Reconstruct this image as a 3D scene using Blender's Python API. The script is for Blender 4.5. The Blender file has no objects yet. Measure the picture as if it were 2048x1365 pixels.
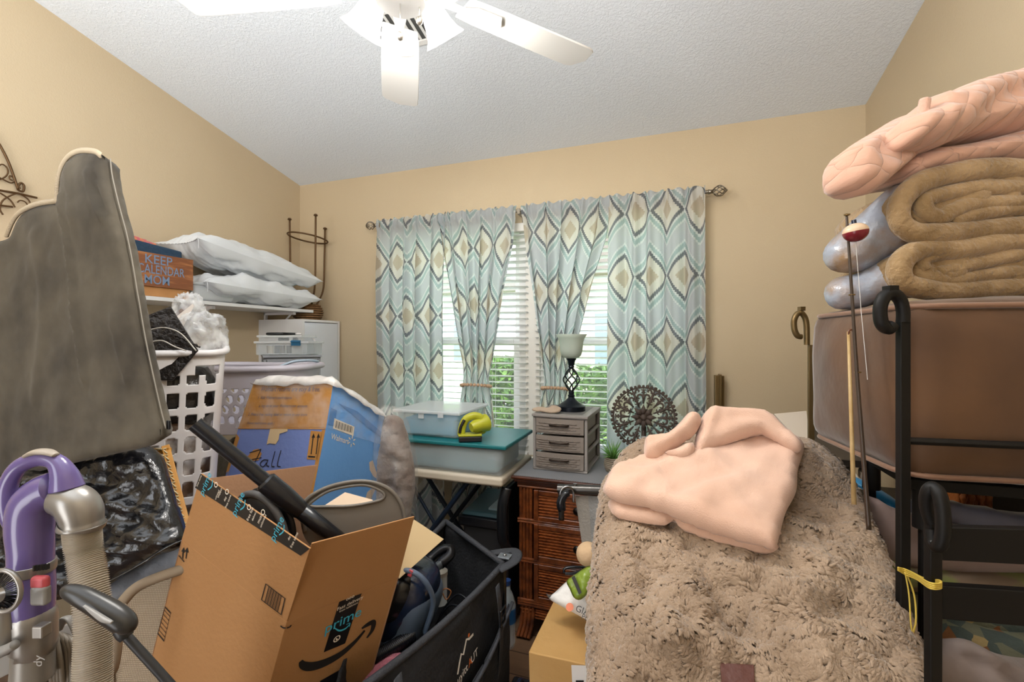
import bpy, bmesh, math, random
import numpy as np
from mathutils import Vector, Matrix, noise as mnoise, geometry as mgeo
random.seed(7)
scene = bpy.context.scene
col = scene.collection
PI = math.pi
# ------------------------------------------------------------------ camera
F = 910.0; CX, CY = 1024.0, 682.5
YAW = math.radians(19.4)
EYE = Vector((0.0, 0.0, 1.35))
FWD = Vector((-math.sin(YAW), math.cos(YAW), 0)); RGT = Vector((math.cos(YAW), math.sin(YAW), 0)); UP = Vector((0, 0, 1))
cd = bpy.data.cameras.new('camera'); cam = bpy.data.objects.new('camera', cd); col.objects.link(cam)
cd.sensor_width = 36.0; cd.lens = F / 2048 * 36.0; cd.clip_start = 0.02
cam.location = EYE; cam.rotation_euler = (PI / 2, 0, YAW)
scene.camera = cam
# ------------------------------------------------------------------ light and exposure
scene.view_settings.view_transform = 'Standard'; scene.view_settings.look = 'None'
scene.view_settings.exposure = 0.15; scene.view_settings.gamma = 1.0
scene.view_settings.use_curve_mapping = False
WORLD_STRENGTH = 5.0
SUN_STRENGTH = 4.0
BULB_W = 9.0
w = bpy.data.worlds.new('sky'); scene.world = w; w.use_nodes = True
wn = w.node_tree; wn.nodes.clear()
wo = wn.nodes.new('ShaderNodeOutputWorld'); wb = wn.nodes.new('ShaderNodeBackground')
tc = wn.nodes.new('ShaderNodeTexCoord'); sp = wn.nodes.new('ShaderNodeSeparateXYZ'); cr_ = wn.nodes.new('ShaderNodeValToRGB')
mr_ = wn.nodes.new('ShaderNodeMapRange'); mr_.inputs[1].default_value = -1; mr_.inputs[2].default_value = 1
wn.links.new(tc.outputs['Generated'], sp.inputs[0]); wn.links.new(sp.outputs['Z'], mr_.inputs[0]); wn.links.new(mr_.outputs[0], cr_.inputs[0])
e = cr_.color_ramp.elements
e[0].position = 0.0; e[0].color = (.95, .93, .90, 1)
e[1].position = 1.0; e[1].color = (.62, .78, 1.0, 1)
q = cr_.color_ramp.elements.new(.5); q.color = (1.0, 1.0, 1.0, 1)
wn.links.new(cr_.outputs[0], wb.inputs[0]); wb.inputs[1].default_value = WORLD_STRENGTH
wn.links.new(wb.outputs[0], wo.inputs[0])
sd = bpy.data.lights.new('sun', 'SUN'); sd.energy = SUN_STRENGTH; sd.angle = math.radians(2); sd.color = (1, .96, .88)
so = bpy.data.objects.new('sun', sd); col.objects.link(so)
so.rotation_euler = Vector((-.75, -.02, -.66)).to_track_quat('-Z', 'Y').to_euler()

# added fill light with no real source, aimed at the ceiling behind the camera
ad = bpy.data.lights.new('ceiling_fill', 'AREA'); ad.shape = 'RECTANGLE'; ad.size = 2.6; ad.size_y = 1.5; ad.energy = 85; ad.color = (.97, .985, 1)
ao = bpy.data.objects.new('ceiling_fill', ad); col.objects.link(ao); ao.location = (-.85, -.5, 1.95); ao.rotation_euler = Vector((0, .25, 1)).to_track_quat('-Z', 'Y').to_euler()

# ------------------------------------------------------------------ pixel -> place helpers
def ray(px, py):
    return FWD + RGT * ((px - CX) / F) + UP * ((CY - py) / F)
def P(px, py, d):
    return EYE + ray(px, py) * d
def hit(px, py, p0, n):
    r = ray(px, py); return EYE + r * ((p0 - EYE).dot(n) / r.dot(n))
def CF(px, py, d, rz=0.0):      # frame at a point: x to the camera's right, y away, z up
    p = P(px, py, d); m = Matrix((RGT, FWD, UP)).transposed().to_4x4(); m.translation = p
    return m @ Matrix.Rotation(rz, 4, 'Z')
def WF(x, y, z, rz=0.0):
    return Matrix.Translation((x, y, z)) @ Matrix.Rotation(rz, 4, 'Z')
def lin(h):
    h = h.lstrip('#'); o = []
    for i in (0, 2, 4):
        c = int(h[i:i + 2], 16) / 255; o.append(c / 12.92 if c < .04045 else ((c + .055) / 1.055) ** 2.4)
    return (*o, 1)
def cr(pts, n=8, closed=False):   # Catmull-Rom through points (Vectors or tuples of numbers)
    pts = [np.array(p, float) for p in pts]; N = len(pts); out = []
    segs = N if closed else N - 1
    for i in range(segs):
        if closed: a, b, c, d = pts[(i - 1) % N], pts[i], pts[(i + 1) % N], pts[(i + 2) % N]
        else: a, b, c, d = pts[max(i - 1, 0)], pts[i], pts[i + 1], pts[min(i + 2, N - 1)]
        for k in range(n):
            t = k / n
            out.append(.5 * ((2 * b) + (-a + c) * t + (2 * a - 5 * b + 4 * c - d) * t * t + (-a + 3 * b - 3 * c + d) * t ** 3))
    if not closed: out.append(pts[-1])
    return out

# ------------------------------------------------------------------ materials
MATS = {}
def newmat(name):
    m = bpy.data.materials.new(name); m.use_nodes = True; nt = m.node_tree
    b = nt.nodes['Principled BSDF']; return m, nt, b
def N(nt, t, **k):
    n = nt.nodes.new(t)
    for a, v in k.items(): setattr(n, a, v)
    return n
def mat(name, hexc, rough=.6, metal=0.0, bump=None, var=None, sheen=0.0, alpha=1.0, coat=0.0, spec=.5, emit=0.0, coords='Object', stretch=(1, 1, 1), transl=0.0):
    if name in MATS: return MATS[name]
    m, nt, b = newmat(name)
    b.inputs['Base Color'].default_value = lin(hexc); b.inputs['Roughness'].default_value = rough
    b.inputs['Metallic'].default_value = metal; b.inputs['Specular IOR Level'].default_value = spec
    if sheen: b.inputs['Sheen Weight'].default_value = sheen; b.inputs['Sheen Roughness'].default_value = .4
    if coat: b.inputs['Coat Weight'].default_value = coat
    if alpha < 1: b.inputs['Alpha'].default_value = alpha
    if emit: b.inputs['Emission Color'].default_value = lin(hexc); b.inputs['Emission Strength'].default_value = emit
    if bump or var:
        t = N(nt, 'ShaderNodeTexCoord'); mp = N(nt, 'ShaderNodeMapping'); mp.inputs['Scale'].default_value = stretch
        nt.links.new(t.outputs[coords], mp.inputs[0])
    if var:      # (hex, scale, sharpness)
        nz = N(nt, 'ShaderNodeTexNoise'); nz.inputs['Scale'].default_value = var[1]; nz.inputs['Detail'].default_value = 5
        rp = N(nt, 'ShaderNodeValToRGB'); sh = var[2] if len(var) > 2 else .2
        rp.color_ramp.elements[0].position = .5 - sh; rp.color_ramp.elements[1].position = .5 + sh
        rp.color_ramp.elements[0].color = lin(hexc); rp.color_ramp.elements[1].color = lin(var[0])
        nt.links.new(mp.outputs[0], nz.inputs[0]); nt.links.new(nz.outputs[0], rp.inputs[0]); nt.links.new(rp.outputs[0], b.inputs['Base Color'])
    if bump:     # (scale, strength[, detail])
        nz = N(nt, 'ShaderNodeTexNoise'); nz.inputs['Scale'].default_value = bump[0]; nz.inputs['Detail'].default_value = bump[2] if len(bump) > 2 else 3
        bp = N(nt, 'ShaderNodeBump'); bp.inputs['Strength'].default_value = bump[1]; bp.inputs['Distance'].default_value = .01
        nt.links.new(mp.outputs[0], nz.inputs[0]); nt.links.new(nz.outputs[0], bp.inputs['Height']); nt.links.new(bp.outputs[0], b.inputs['Normal'])
    if transl:
        o = nt.nodes['Material Output']; tr = N(nt, 'ShaderNodeBsdfTranslucent'); tr.inputs[0].default_value = lin(hexc)
        mx = N(nt, 'ShaderNodeMixShader'); mx.inputs[0].default_value = transl
        nt.links.new(b.outputs[0], mx.inputs[1]); nt.links.new(tr.outputs[0], mx.inputs[2]); nt.links.new(mx.outputs[0], o.inputs[0])
    MATS[name] = m; return m
def clear(name, hexc, a=.35, rough=.15, bump=None):   # thin clear plastic or glass
    if name in MATS: return MATS[name]
    m, nt, b = newmat(name); o = nt.nodes['Material Output']
    b.inputs['Base Color'].default_value = lin(hexc); b.inputs['Roughness'].default_value = rough
    tr = N(nt, 'ShaderNodeBsdfTransparent'); mx = N(nt, 'ShaderNodeMixShader'); mx.inputs[0].default_value = a
    nt.links.new(tr.outputs[0], mx.inputs[1]); nt.links.new(b.outputs[0], mx.inputs[2]); nt.links.new(mx.outputs[0], o.inputs[0])
    if bump:
        nz = N(nt, 'ShaderNodeTexNoise'); nz.inputs['Scale'].default_value = bump[0]; bp = N(nt, 'ShaderNodeBump'); bp.inputs['Strength'].default_value = bump[1]
        t = N(nt, 'ShaderNodeTexCoord'); nt.links.new(t.outputs['Object'], nz.inputs[0]); nt.links.new(nz.outputs[0], bp.inputs['Height']); nt.links.new(bp.outputs[0], b.inputs['Normal'])
        if len(bump) > 2:
            rp = N(nt, 'ShaderNodeMapRange'); rp.inputs[1].default_value = .35; rp.inputs[2].default_value = .7; rp.inputs[3].default_value = max(0, a - bump[2]); rp.inputs[4].default_value = min(1, a + bump[2])
            nt.links.new(nz.outputs[0], rp.inputs[0]); nt.links.new(rp.outputs[0], mx.inputs[0])
    MATS[name] = m; return m

# ------------------------------------------------------------------ objects
def tag(o, label=None, cat=None, group=None, kind=None):
    if label: o['label'] = label
    if cat: o['category'] = cat
    if group: o['group'] = group
    if kind: o['kind'] = kind
    return o
def thing(name, label, cat, loc=(0, 0, 0), group=None):
    o = bpy.data.objects.new(name, None); col.objects.link(o); o.location = loc; o.empty_display_size = .05
    o['_l'] = list(loc)
    return tag(o, label, cat, group)
def copy_tree(o, parent=None):
    c = o.copy(); col.objects.link(c); c.parent = parent
    for ch in list(o.children): copy_tree(ch, c)
    return c
def wloc(o):
    v = Vector((0, 0, 0))
    while o is not None: v += Vector(o.location); o = o.parent
    return v
class MB:
    def __init__(s, M=None): s.v = []; s.f = []; s.uv = None; s.M = M
    def add(s, vs, fs, M=None):
        b = len(s.v); T = s.M
        for v in vs:
            v = Vector(v)
            if M is not None: v = M @ v
            if T is not None: v = T @ v
            s.v.append(v)
        s.f += [tuple(i + b for i in f) for f in fs]; return s
    def box(s, c, sz, M=None):
        x, y, z = sz[0] / 2, sz[1] / 2, sz[2] / 2; c = Vector(c)
        vs = [c + Vector((a * x, b * y, d * z)) for d in (-1, 1) for b in (-1, 1) for a in (-1, 1)]
        return s.hexa(vs, M)
    def b2(s, lo, hi, M=None):
        lo = Vector(lo); hi = Vector(hi); return s.box((lo + hi) / 2, hi - lo, M)
    def hexa(s, vs, M=None):
        return s.add(vs, [(0, 2, 3, 1), (4, 5, 7, 6), (0, 1, 5, 4), (2, 6, 7, 3), (0, 4, 6, 2), (1, 3, 7, 5)], M)
    def slab(s, p, th):      # quad p (4 points) given thickness along -normal
        p = [Vector(q) for q in p]; n = (p[1] - p[0]).cross(p[3] - p[0]).normalized() * th
        a = p; b = [q - n for q in p]
        return s.add(a + b, [(0, 1, 2, 3), (7, 6, 5, 4), (0, 4, 5, 1), (1, 5, 6, 2), (2, 6, 7, 3), (3, 7, 4, 0)])
    def prism(s, poly, z0, z1, M=None):
        n = len(poly)
        vs = [(x, y, z0) for x, y in poly] + [(x, y, z1) for x, y in poly]
        return s.add(vs, [tuple(range(n - 1, -1, -1)), tuple(range(n, 2 * n))] + [(i, (i + 1) % n, n + (i + 1) % n, n + i) for i in range(n)], M)
    def tube(s, pts, r, n=10, closed=False, flat=1.0, M=None, caps=True):
        pts = [Vector(p) for p in pts]; m = len(pts)
        rs = r if hasattr(r, '__len__') else [r] * m
        vs = []; fs = []; prev = None
        for i in range(m):
            if closed: t = pts[(i + 1) % m] - pts[i - 1]
            else: t = pts[min(i + 1, m - 1)] - pts[max(i - 1, 0)]
            if t.length < 1e-9: t = Vector((0, 0, 1))
            t.normalize()
            if prev is None:
                a = Vector((0, 0, 1)) if abs(t.z) < .9 else Vector((1, 0, 0))
                u = t.cross(a).normalized()
            else:
                u = (prev - t * prev.dot(t))
                u = u.normalized() if u.length > 1e-6 else t.orthogonal().normalized()
            prev = u; w_ = t.cross(u)
            for k in range(n):
                an = 2 * PI * k / n; vs.append(pts[i] + (u * math.cos(an) + w_ * math.sin(an) * flat) * rs[i])
        for i in range(m if closed else m - 1):
            j = (i + 1) % m
            for k in range(n): fs.append((i * n + k, i * n + (k + 1) % n, j * n + (k + 1) % n, j * n + k))
        if not closed and caps: fs += [tuple(range(n - 1, -1, -1)), tuple((m - 1) * n + k for k in range(n))]
        return s.add(vs, fs, M)
    def cyl(s, a, b, r, r2=None, n=20, M=None):
        return s.tube([a, b], [r, r if r2 is None else r2], n, M=M)
    def lathe(s, prof, n=28, M=None, caps=False):
        vs = [(r * math.cos(2 * PI * k / n), r * math.sin(2 * PI * k / n), z) for r, z in prof for k in range(n)]
        fs = [(i * n + k, i * n + (k + 1) % n, (i + 1) * n + (k + 1) % n, (i + 1) * n + k) for i in range(len(prof) - 1) for k in range(n)]
        if caps: fs += [tuple(range(n - 1, -1, -1)), tuple((len(prof) - 1) * n + k for k in range(n))]
        return s.add(vs, fs, M)
    def ball(s, c, r, sc=(1, 1, 1), n=14, M=None):
        prof = [(max(1e-4, math.sin(PI * i / (n // 2 + 1))) * r, -math.cos(PI * i / (n // 2 + 1)) * r) for i in range(n // 2 + 2)]
        T = Matrix.Translation(Vector(c)) @ Matrix.Diagonal((*sc, 1))
        return s.lathe(prof, n, (M @ T) if M is not None else T)
    def text(s, txt, size, O, ex, ey, off=.001, shear=0.0, align='CENTER', bold=0.0):
        vs, fs = text_geo(txt, align, bold); ex = Vector(ex).normalized(); ey = Vector(ey).normalized(); n = ex.cross(ey).normalized()
        return s.add([Vector(O) + ex * (x + shear * y) * size + ey * y * size + n * off for x, y in vs], fs)
    def quad_on(s, fc, uvs, off=.001):
        return s.add([fc.at(u, v, off) for u, v in uvs], [tuple(range(len(uvs)))])
    def stroke(s, fc, pts, w0, off=.0015, n=6):   # tapered stroke on a face; pts of (u,v[,width])
        pp = cr([(p[0], p[1], p[2] if len(p) > 2 else w0) for p in pts], n)
        P3 = [fc.at(p[0], p[1], off) for p in pp]; vs = []; nn = fc.n
        for i, p in enumerate(P3):
            t = (P3[min(i + 1, len(P3) - 1)] - P3[max(i - 1, 0)]).normalized(); u = t.cross(nn).normalized() * pp[i][2] / 2
            vs += [p + u, p - u]
        return s.add(vs, [(2 * i, 2 * i + 1, 2 * i + 3, 2 * i + 2) for i in range(len(P3) - 1)])
    def build(s, name, m, parent=None, smooth=False, bevel=0.0, seg=2, solid=0.0, sub=0, angle=40):
        L = wloc(parent) if parent is not None else None
        if parent is None and s.v:
            xs = [v.x for v in s.v]; ys = [v.y for v in s.v]; zs = [v.z for v in s.v]
            L = Vector(((min(xs) + max(xs)) / 2, (min(ys) + max(ys)) / 2, min(zs)))
        me = bpy.data.meshes.new(name)
        me.from_pydata([tuple(v - L) for v in s.v], [], s.f); me.update()
        o = bpy.data.objects.new(name, me); col.objects.link(o)
        if parent is None: o.location = L
        else: o.parent = parent
        if m: me.materials.append(m)
        if s.uv is not None:
            ul = me.uv_layers.new(name='UVMap'); vi = np.zeros(len(me.loops), dtype=np.int32); me.loops.foreach_get('vertex_index', vi)
            ul.data.foreach_set('uv', np.array(s.uv, dtype=np.float32)[vi].ravel())
        if smooth:
            for p in me.polygons: p.use_smooth = True
            if smooth == 'auto':
                bm = bmesh.new(); bm.from_mesh(me)
                for e_ in bm.edges:
                    if len(e_.link_faces) == 2 and e_.calc_face_angle(0) > math.radians(angle): e_.smooth = False
                bm.to_mesh(me); bm.free()
        if solid:
            md = o.modifiers.new('s', 'SOLIDIFY'); md.thickness = solid; md.offset = 0
        if bevel:
            md = o.modifiers.new('b', 'BEVEL'); md.width = bevel; md.segments = seg; md.limit_method = 'ANGLE'; md.angle_limit = math.radians(40)
            for p in me.polygons: p.use_smooth = True
            md.harden_normals = True
        if sub:
            md = o.modifiers.new('u', 'SUBSURF'); md.levels = sub; md.render_levels = sub
        return o
_T = {}
def text_geo(txt, align, bold=0.0):
    k = (txt, align, bold)
    if k in _T: return _T[k]
    c = bpy.data.curves.new('t', 'FONT'); c.body = txt; c.size = 1; c.align_x = align; c.align_y = 'CENTER'; c.offset = bold; c.resolution_u = 3
    o = bpy.data.objects.new('t', c); col.objects.link(o); dg = bpy.context.evaluated_depsgraph_get()
    me = bpy.data.meshes.new_from_object(o.evaluated_get(dg)); vs = [(v.co.x, v.co.y) for v in me.vertices]; fs = [tuple(p.vertices) for p in me.polygons]
    bpy.data.objects.remove(o); bpy.data.curves.remove(c); bpy.data.meshes.remove(me); _T[k] = (vs, fs); return _T[k]
class Face:      # bilinear patch: p00 lower left, p10 lower right, p11 upper right, p01 upper left
    def __init__(s, p00, p10, p11, p01):
        s.p = [Vector(q) for q in (p00, p10, p11, p01)]; s.n = (s.p[1] - s.p[0]).cross(s.p[3] - s.p[0]).normalized()
        s.W = ((s.p[1] - s.p[0]).length + (s.p[2] - s.p[3]).length) / 2; s.H = ((s.p[3] - s.p[0]).length + (s.p[2] - s.p[1]).length) / 2
    def at(s, u, v, off=0.0):
        a, b, c, d = s.p; return a * (1 - u) * (1 - v) + b * u * (1 - v) + c * u * v + d * (1 - u) * v + s.n * off
    def inv(s, px, py):      # where the sight line through a pixel meets the face
        q_ = hit(px, py, s.p[0], s.n); u = v = .5
        for _ in range(8):
            e_ = q_ - s.at(u, v); du = (s.at(u + .01, v) - s.at(u, v)) * 100; dv = (s.at(u, v + .01) - s.at(u, v)) * 100
            a, b, c = du.dot(du), du.dot(dv), dv.dot(dv); x, y = e_.dot(du), e_.dot(dv); D_ = a * c - b * b; u += (x * c - y * b) / D_; v += (y * a - x * b) / D_
        return (u, v)
    def px(s, pts): return [s.inv(p[0], p[1]) + tuple(p[2:]) for p in pts]
    def text(s, mb, txt, u, v, size, ang=0.0, off=.001, shear=0.0, align='CENTER', bold=0.0, sx=1.0):
        vs, fs = text_geo(txt, align, bold); ca, sa = math.cos(ang), math.sin(ang)
        out = []
        for x, y in vs:
            x = (x + shear * y) * size * sx; y = y * size; X = x * ca - y * sa; Y = x * sa + y * ca
            out.append(s.at(u + X / s.W, v + Y / s.H, off))
        return mb.add(out, fs)

def seg_dist(Q, A, closed=False):
    Q = np.asarray(Q, float); A = np.asarray(A, float); B = np.roll(A, -1, 0) if closed else A[1:]; A0 = A if closed else A[:-1]
    best = np.full(len(Q), 1e9)
    for a, b in zip(A0, B):
        ab = b - a; L = max((ab * ab).sum(), 1e-12); t = np.clip(((Q - a) @ ab) / L, 0, 1); d = np.sqrt((((a + t[:, None] * ab) - Q) ** 2).sum(1)); best = np.minimum(best, d)
    return best
def cloth(name, outline, plane, m, parent=None, T=(.02, .02), R=None, res=.012, ridges=(), nz=(.0, 1), smooth=6, bend=None, fn=None, seed=0, mode='px'):
    """closed soft body: outline seen in the plane (p0, n), padded front and back, folds along ridges"""
    p0, n = Vector(plane[0]), Vector(plane[1]).normalized()
    if n.dot(EYE - p0) < 0: n = -n
    e1 = UP.cross(n)
    e1 = e1.normalized() if e1.length > 1e-3 else RGT.copy()
    e2 = n.cross(e1).normalized()
    def to2(px, py):
        q_ = hit(px, py, p0, n) - p0; return (q_.dot(e1), q_.dot(e2))
    oc = [to2(*p) for p in outline] if mode == 'px' else list(outline)
    oc = np.array(cr(oc, smooth, True)) if smooth > 1 else np.array(oc)
    # resample border evenly
    seg = np.sqrt(((np.roll(oc, -1, 0) - oc) ** 2).sum(1)); cum = np.concatenate([[0], np.cumsum(seg)]); tot = cum[-1]; nb = max(12, int(tot / res))
    tt = np.arange(nb) / nb * tot; oc2 = np.vstack([oc, oc[:1]]); bx = np.interp(tt, cum, oc2[:, 0]); by = np.interp(tt, cum, oc2[:, 1]); B = np.stack([bx, by], 1)
    lo, hi = B.min(0), B.max(0)
    gx = np.arange(lo[0], hi[0], res); gy = np.arange(lo[1], hi[1], res * .866)
    G = np.array([(x + (res / 2 if j % 2 else 0), y) for j, y in enumerate(gy) for x in gx])
    ins = np.zeros(len(G), bool); j = nb - 1
    for i in range(nb):
        xi, yi = B[i]; xj, yj = B[j]
        c = ((yi > G[:, 1]) != (yj > G[:, 1])) & (G[:, 0] < (xj - xi) * (G[:, 1] - yi) / (yj - yi + 1e-15) + xi); ins ^= c; j = i
    G = G[ins]; G = G[seg_dist(G, B, True) > res * .55]
    allp = [Vector(p) for p in B] + [Vector(p) for p in G]
    vs, _, fs, *_r = mgeo.delaunay_2d_cdt(allp, [(i, (i + 1) % nb) for i in range(nb)], [], 1, 1e-7)
    V = np.array([(v[0], v[1]) for v in vs]); d = seg_dist(V, B, True)
    Rr = R or max(T); x = np.clip(d / Rr, 0, 1); prof = np.sqrt(np.clip(1 - (1 - x) ** 2, 0, 1))
    h = prof * T[0]; hb = prof * T[1]; amp, sc = nz
    if amp:
        nv = np.array([mnoise.fractal(Vector((p[0] * sc, p[1] * sc, seed * 3.1)), .6, 2.0, 4) for p in V]); h = h + nv * amp * x
    for rd in ridges:
        pl = np.array(cr([to2(*p) for p in rd[0]], 5)) if mode == 'px' else np.array(cr(rd[0], 5)); dd = seg_dist(V, pl); h = h + rd[2] * np.exp(-(dd / rd[1]) ** 2) * np.minimum(1, d / (res * 2) + (.4 if len(rd) > 3 else 0))
    base = np.zeros(len(V))
    if bend: base = np.array([bend(p[0], p[1]) for p in V])
    if fn: h = h + np.array([fn(p[0], p[1]) for p in V]) * x
    fv = [p0 + e1 * float(V[i][0]) + e2 * float(V[i][1]) + n * float(h[i] + base[i]) for i in range(len(V))]
    bi = {}; bv = []; uvb = []
    for i in range(len(V)):
        if d[i] < 1e-5: bi[i] = i
        else:
            bi[i] = len(V) + len(bv); bv.append(p0 + e1 * float(V[i][0]) + e2 * float(V[i][1]) + n * float(base[i] - hb[i])); uvb.append(V[i])
    F1 = [tuple(f) for f in fs]; F2 = [tuple(bi[k] for k in reversed(f)) for f in fs]
    a, b, c = (V[F1[0][k]] for k in (0, 1, 2))
    if (b[0] - a[0]) * (c[1] - a[1]) - (b[1] - a[1]) * (c[0] - a[0]) < 0: F1 = [f[::-1] for f in F1]; F2 = [f[::-1] for f in F2]
    mb = MB(); mb.v = fv + bv; mb.f = F1 + F2; mb.uv = np.vstack([V, np.array(uvb)]) if uvb else V
    o = mb.build(name, m, parent, smooth=True)
    o_front[name] = (fv, F1, n, B)
    return o
o_front = {}
FACE = lambda px, py, d, dx=0, dz=0: (P(px, py, d), -(FWD + RGT * dx) + UP * dz)   # plane looking at the camera, turned by dx, tipped by dz

def flatten_corner(p, a, b, c):   # slide p along its sight line into the plane of a, b, c
    n = (b - a).cross(c - a).normalized(); r = p - EYE; return EYE + r * ((a - EYE).dot(n) / r.dot(n))
# ================================================================== ROOM
D = 2.6; XL, XR = -2.545, .868; YB = -1.6
def zc(y): return 2.476 + .217 * (D - y)          # the ceiling climbs towards the camera
wallm = mat('painted wall', '#c6b496', .75, bump=(220, .12), var=('#c1ae8f', 1.2))
ceilm, nt, b = newmat('textured ceiling'); b.inputs['Base Color'].default_value = lin('#dfe5ec'); b.inputs['Roughness'].default_value = .9
t = N(nt, 'ShaderNodeTexCoord'); nz = N(nt, 'ShaderNodeTexNoise'); nz.inputs['Scale'].default_value = 95; nz.inputs['Detail'].default_value = 3; nz.inputs['Distortion'].default_value = .8
rp = N(nt, 'ShaderNodeMapRange'); rp.inputs[1].default_value = .42; rp.inputs[2].default_value = .62
bp = N(nt, 'ShaderNodeBump'); bp.inputs['Strength'].default_value = .35; bp.inputs['Distance'].default_value = .004
nt.links.new(t.outputs['Object'], nz.inputs[0]); nt.links.new(nz.outputs[0], rp.inputs[0]); nt.links.new(rp.outputs[0], bp.inputs['Height']); nt.links.new(bp.outputs[0], b.inputs['Normal'])
def back(px, py, off=0.0): return hit(px, py, Vector((0, D - off, 0)), Vector((0, 1, 0)))
WX0, WX1 = -1.06, .215        # window opening
WX0 = back(765, 600).x; WX1 = back(1392, 600).x; WZ0, WZ1 = .66, 2.06
MX = back(1062, 700).x         # the post between the two windows
T_ = .14
mb = MB()
mb.b2((XL - T_, D, 0), (WX0, D + T_, 2.476)); mb.b2((WX1, D, 0), (XR + T_, D + T_, 2.476))
mb.b2((WX0, D, WZ1), (WX1, D + T_, 2.476)); mb.b2((WX0, D, 0), (WX1, D + T_, WZ0))
tag(mb.build('wall_back', wallm), kind='structure')
def side(x0, x1):
    m_ = MB(); vs = []
    for x in (x0, x1):
        vs += [(x, YB, 0), (x, D + T_, 0), (x, D + T_, 2.476 - .03), (x, YB, zc(YB) + .001)]
    return m_.add(vs, [(0, 1, 2, 3), (7, 6, 5, 4), (0, 4, 5, 1), (1, 5, 6, 2), (2, 6, 7, 3), (3, 7, 4, 0)])
tag(side(XL - T_, XL).build('wall_left', wallm), kind='structure')
tag(side(XR, XR + T_).build('wall_right', wallm), kind='structure')
mb = MB(); a, b_ = zc(YB), zc(D + T_)
mb.hexa([(XL - T_, YB, a), (XR + T_, YB, a), (XL - T_, D + T_, b_), (XR + T_, D + T_, b_), (XL - T_, YB, a + .1), (XR + T_, YB, a + .1), (XL - T_, D + T_, b_ + .1), (XR + T_, D + T_, b_ + .1)])
tag(mb.build('ceiling', ceilm), kind='structure')
floorm, nt, b = newmat('brown plank floor'); b.inputs['Roughness'].default_value = .45
t = N(nt, 'ShaderNodeTexCoord'); mp = N(nt, 'ShaderNodeMapping'); mp.inputs['Scale'].default_value = (1, 6, 1); nz = N(nt, 'ShaderNodeTexNoise'); nz.inputs['Scale'].default_value = 5; nz.inputs['Detail'].default_value = 8
br = N(nt, 'ShaderNodeTexBrick'); br.inputs['Scale'].default_value = 1; br.inputs['Brick Width'].default_value = 1.2; br.inputs['Row Height'].default_value = .13; br.inputs['Mortar Size'].default_value = .003
br.inputs['Color1'].default_value = lin('#8a6a50'); br.inputs['Color2'].default_value = lin('#765840'); br.inputs['Mortar'].default_value = lin('#3a2a20')
mx = N(nt, 'ShaderNodeMix', data_type='RGBA', blend_type='MULTIPLY'); mx.inputs[0].default_value = .6
nt.links.new(t.outputs['Object'], br.inputs[0]); nt.links.new(t.outputs['Object'], mp.inputs[0]); nt.links.new(mp.outputs[0], nz.inputs[0]); nt.links.new(br.outputs[0], mx.inputs[6]); nt.links.new(nz.outputs[0], mx.inputs[7]); nt.links.new(mx.outputs[2], b.inputs[0])
tag(MB().b2((XL - T_, YB, -.1), (XR + T_, D + T_, 0)).build('floor', floorm), kind='structure')
m_ = MB(); m_.b2((XL - T_, YB - .1, 0), (-1.6, YB, 3.5)); m_.b2((-.7, YB - .1, 0), (XR + T_, YB, 3.5)); m_.b2((-1.6, YB - .1, 2.1), (-.7, YB, 3.5)); tag(m_.build('wall_rear', wallm), kind='structure')
whitet = mat('white trim paint', '#e6e3dc', .4)
mb = MB(); mb.b2((XL, D - .012, 0), (XR, D, .09)); tag(mb.build('baseboard_back', whitet, bevel=.003), kind='structure')
mb = MB(); mb.b2((XL, YB, 0), (XL + .012, D - .012, .09)); tag(mb.build('baseboard_left', whitet, bevel=.003), kind='structure')
mb = MB(); mb.b2((XR - .012, YB, 0), (XR, D - .012, .09)); tag(mb.build('baseboard_right', whitet, bevel=.003), kind='structure')
# windows: two double hung units with a wide post between
glass = clear('window glass', '#ffffff', .06, .02)
vinyl = mat('white vinyl', '#eeeeec', .35)
def window(i, x0, x1):
    w_ = tag(thing('window_%d' % i, None, None, (x0, D + .02, WZ0)), kind='structure')
    mb = MB(); y0, y1 = D + .045, D + .12; s = .045; zm = (WZ0 + WZ1) / 2 - .02
    for a, c in (((x0, y0, WZ0), (x0 + s, y1, WZ1)), ((x1 - s, y0, WZ0), (x1, y1, WZ1)), ((x0 + s, y0, WZ0), (x1 - s, y1, WZ0 + s)), ((x0 + s, y0, WZ1 - s), (x1 - s, y1, WZ1))): mb.b2(a, c)
    mb.build('window_frame', vinyl, w_, bevel=.003)
    for nm, za, zb, yy in (('lower_sash', WZ0 + s, zm + .03, D + .06), ('upper_sash', zm - .01, WZ1 - s, D + .09)):
        mb = MB(); q = .04; xa, xb = x0 + s, x1 - s
        mb.b2((xa, yy, za), (xa + q, yy + .028, zb)); mb.b2((xb - q, yy, za), (xb, yy + .028, zb)); mb.b2((xa + q, yy, za), (xb - q, yy + .028, za + q)); mb.b2((xa + q, yy, zb - q), (xb - q, yy + .028, zb))
        sa = mb.build(nm, vinyl, w_, bevel=.003)
        MB().b2((xa + q, yy + .012, za + q), (xb - q, yy + .016, zb - q)).build('pane', glass, sa)
    return w_
window(1, WX0, MX - .045); window(2, MX + .045, WX1)
mb = MB(); mb.b2((MX - .045, D + .03, WZ0), (MX + .045, D + T_, WZ1)); tag(mb.build('trim_1', whitet, bevel=.003), kind='structure')
mb = MB(); mb.b2((WX0 - .04, D - .035, WZ0 - .03), (WX1 + .04, D + .045, WZ0)); tag(mb.build('trim_2', whitet, bevel=.004), kind='structure')
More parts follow.
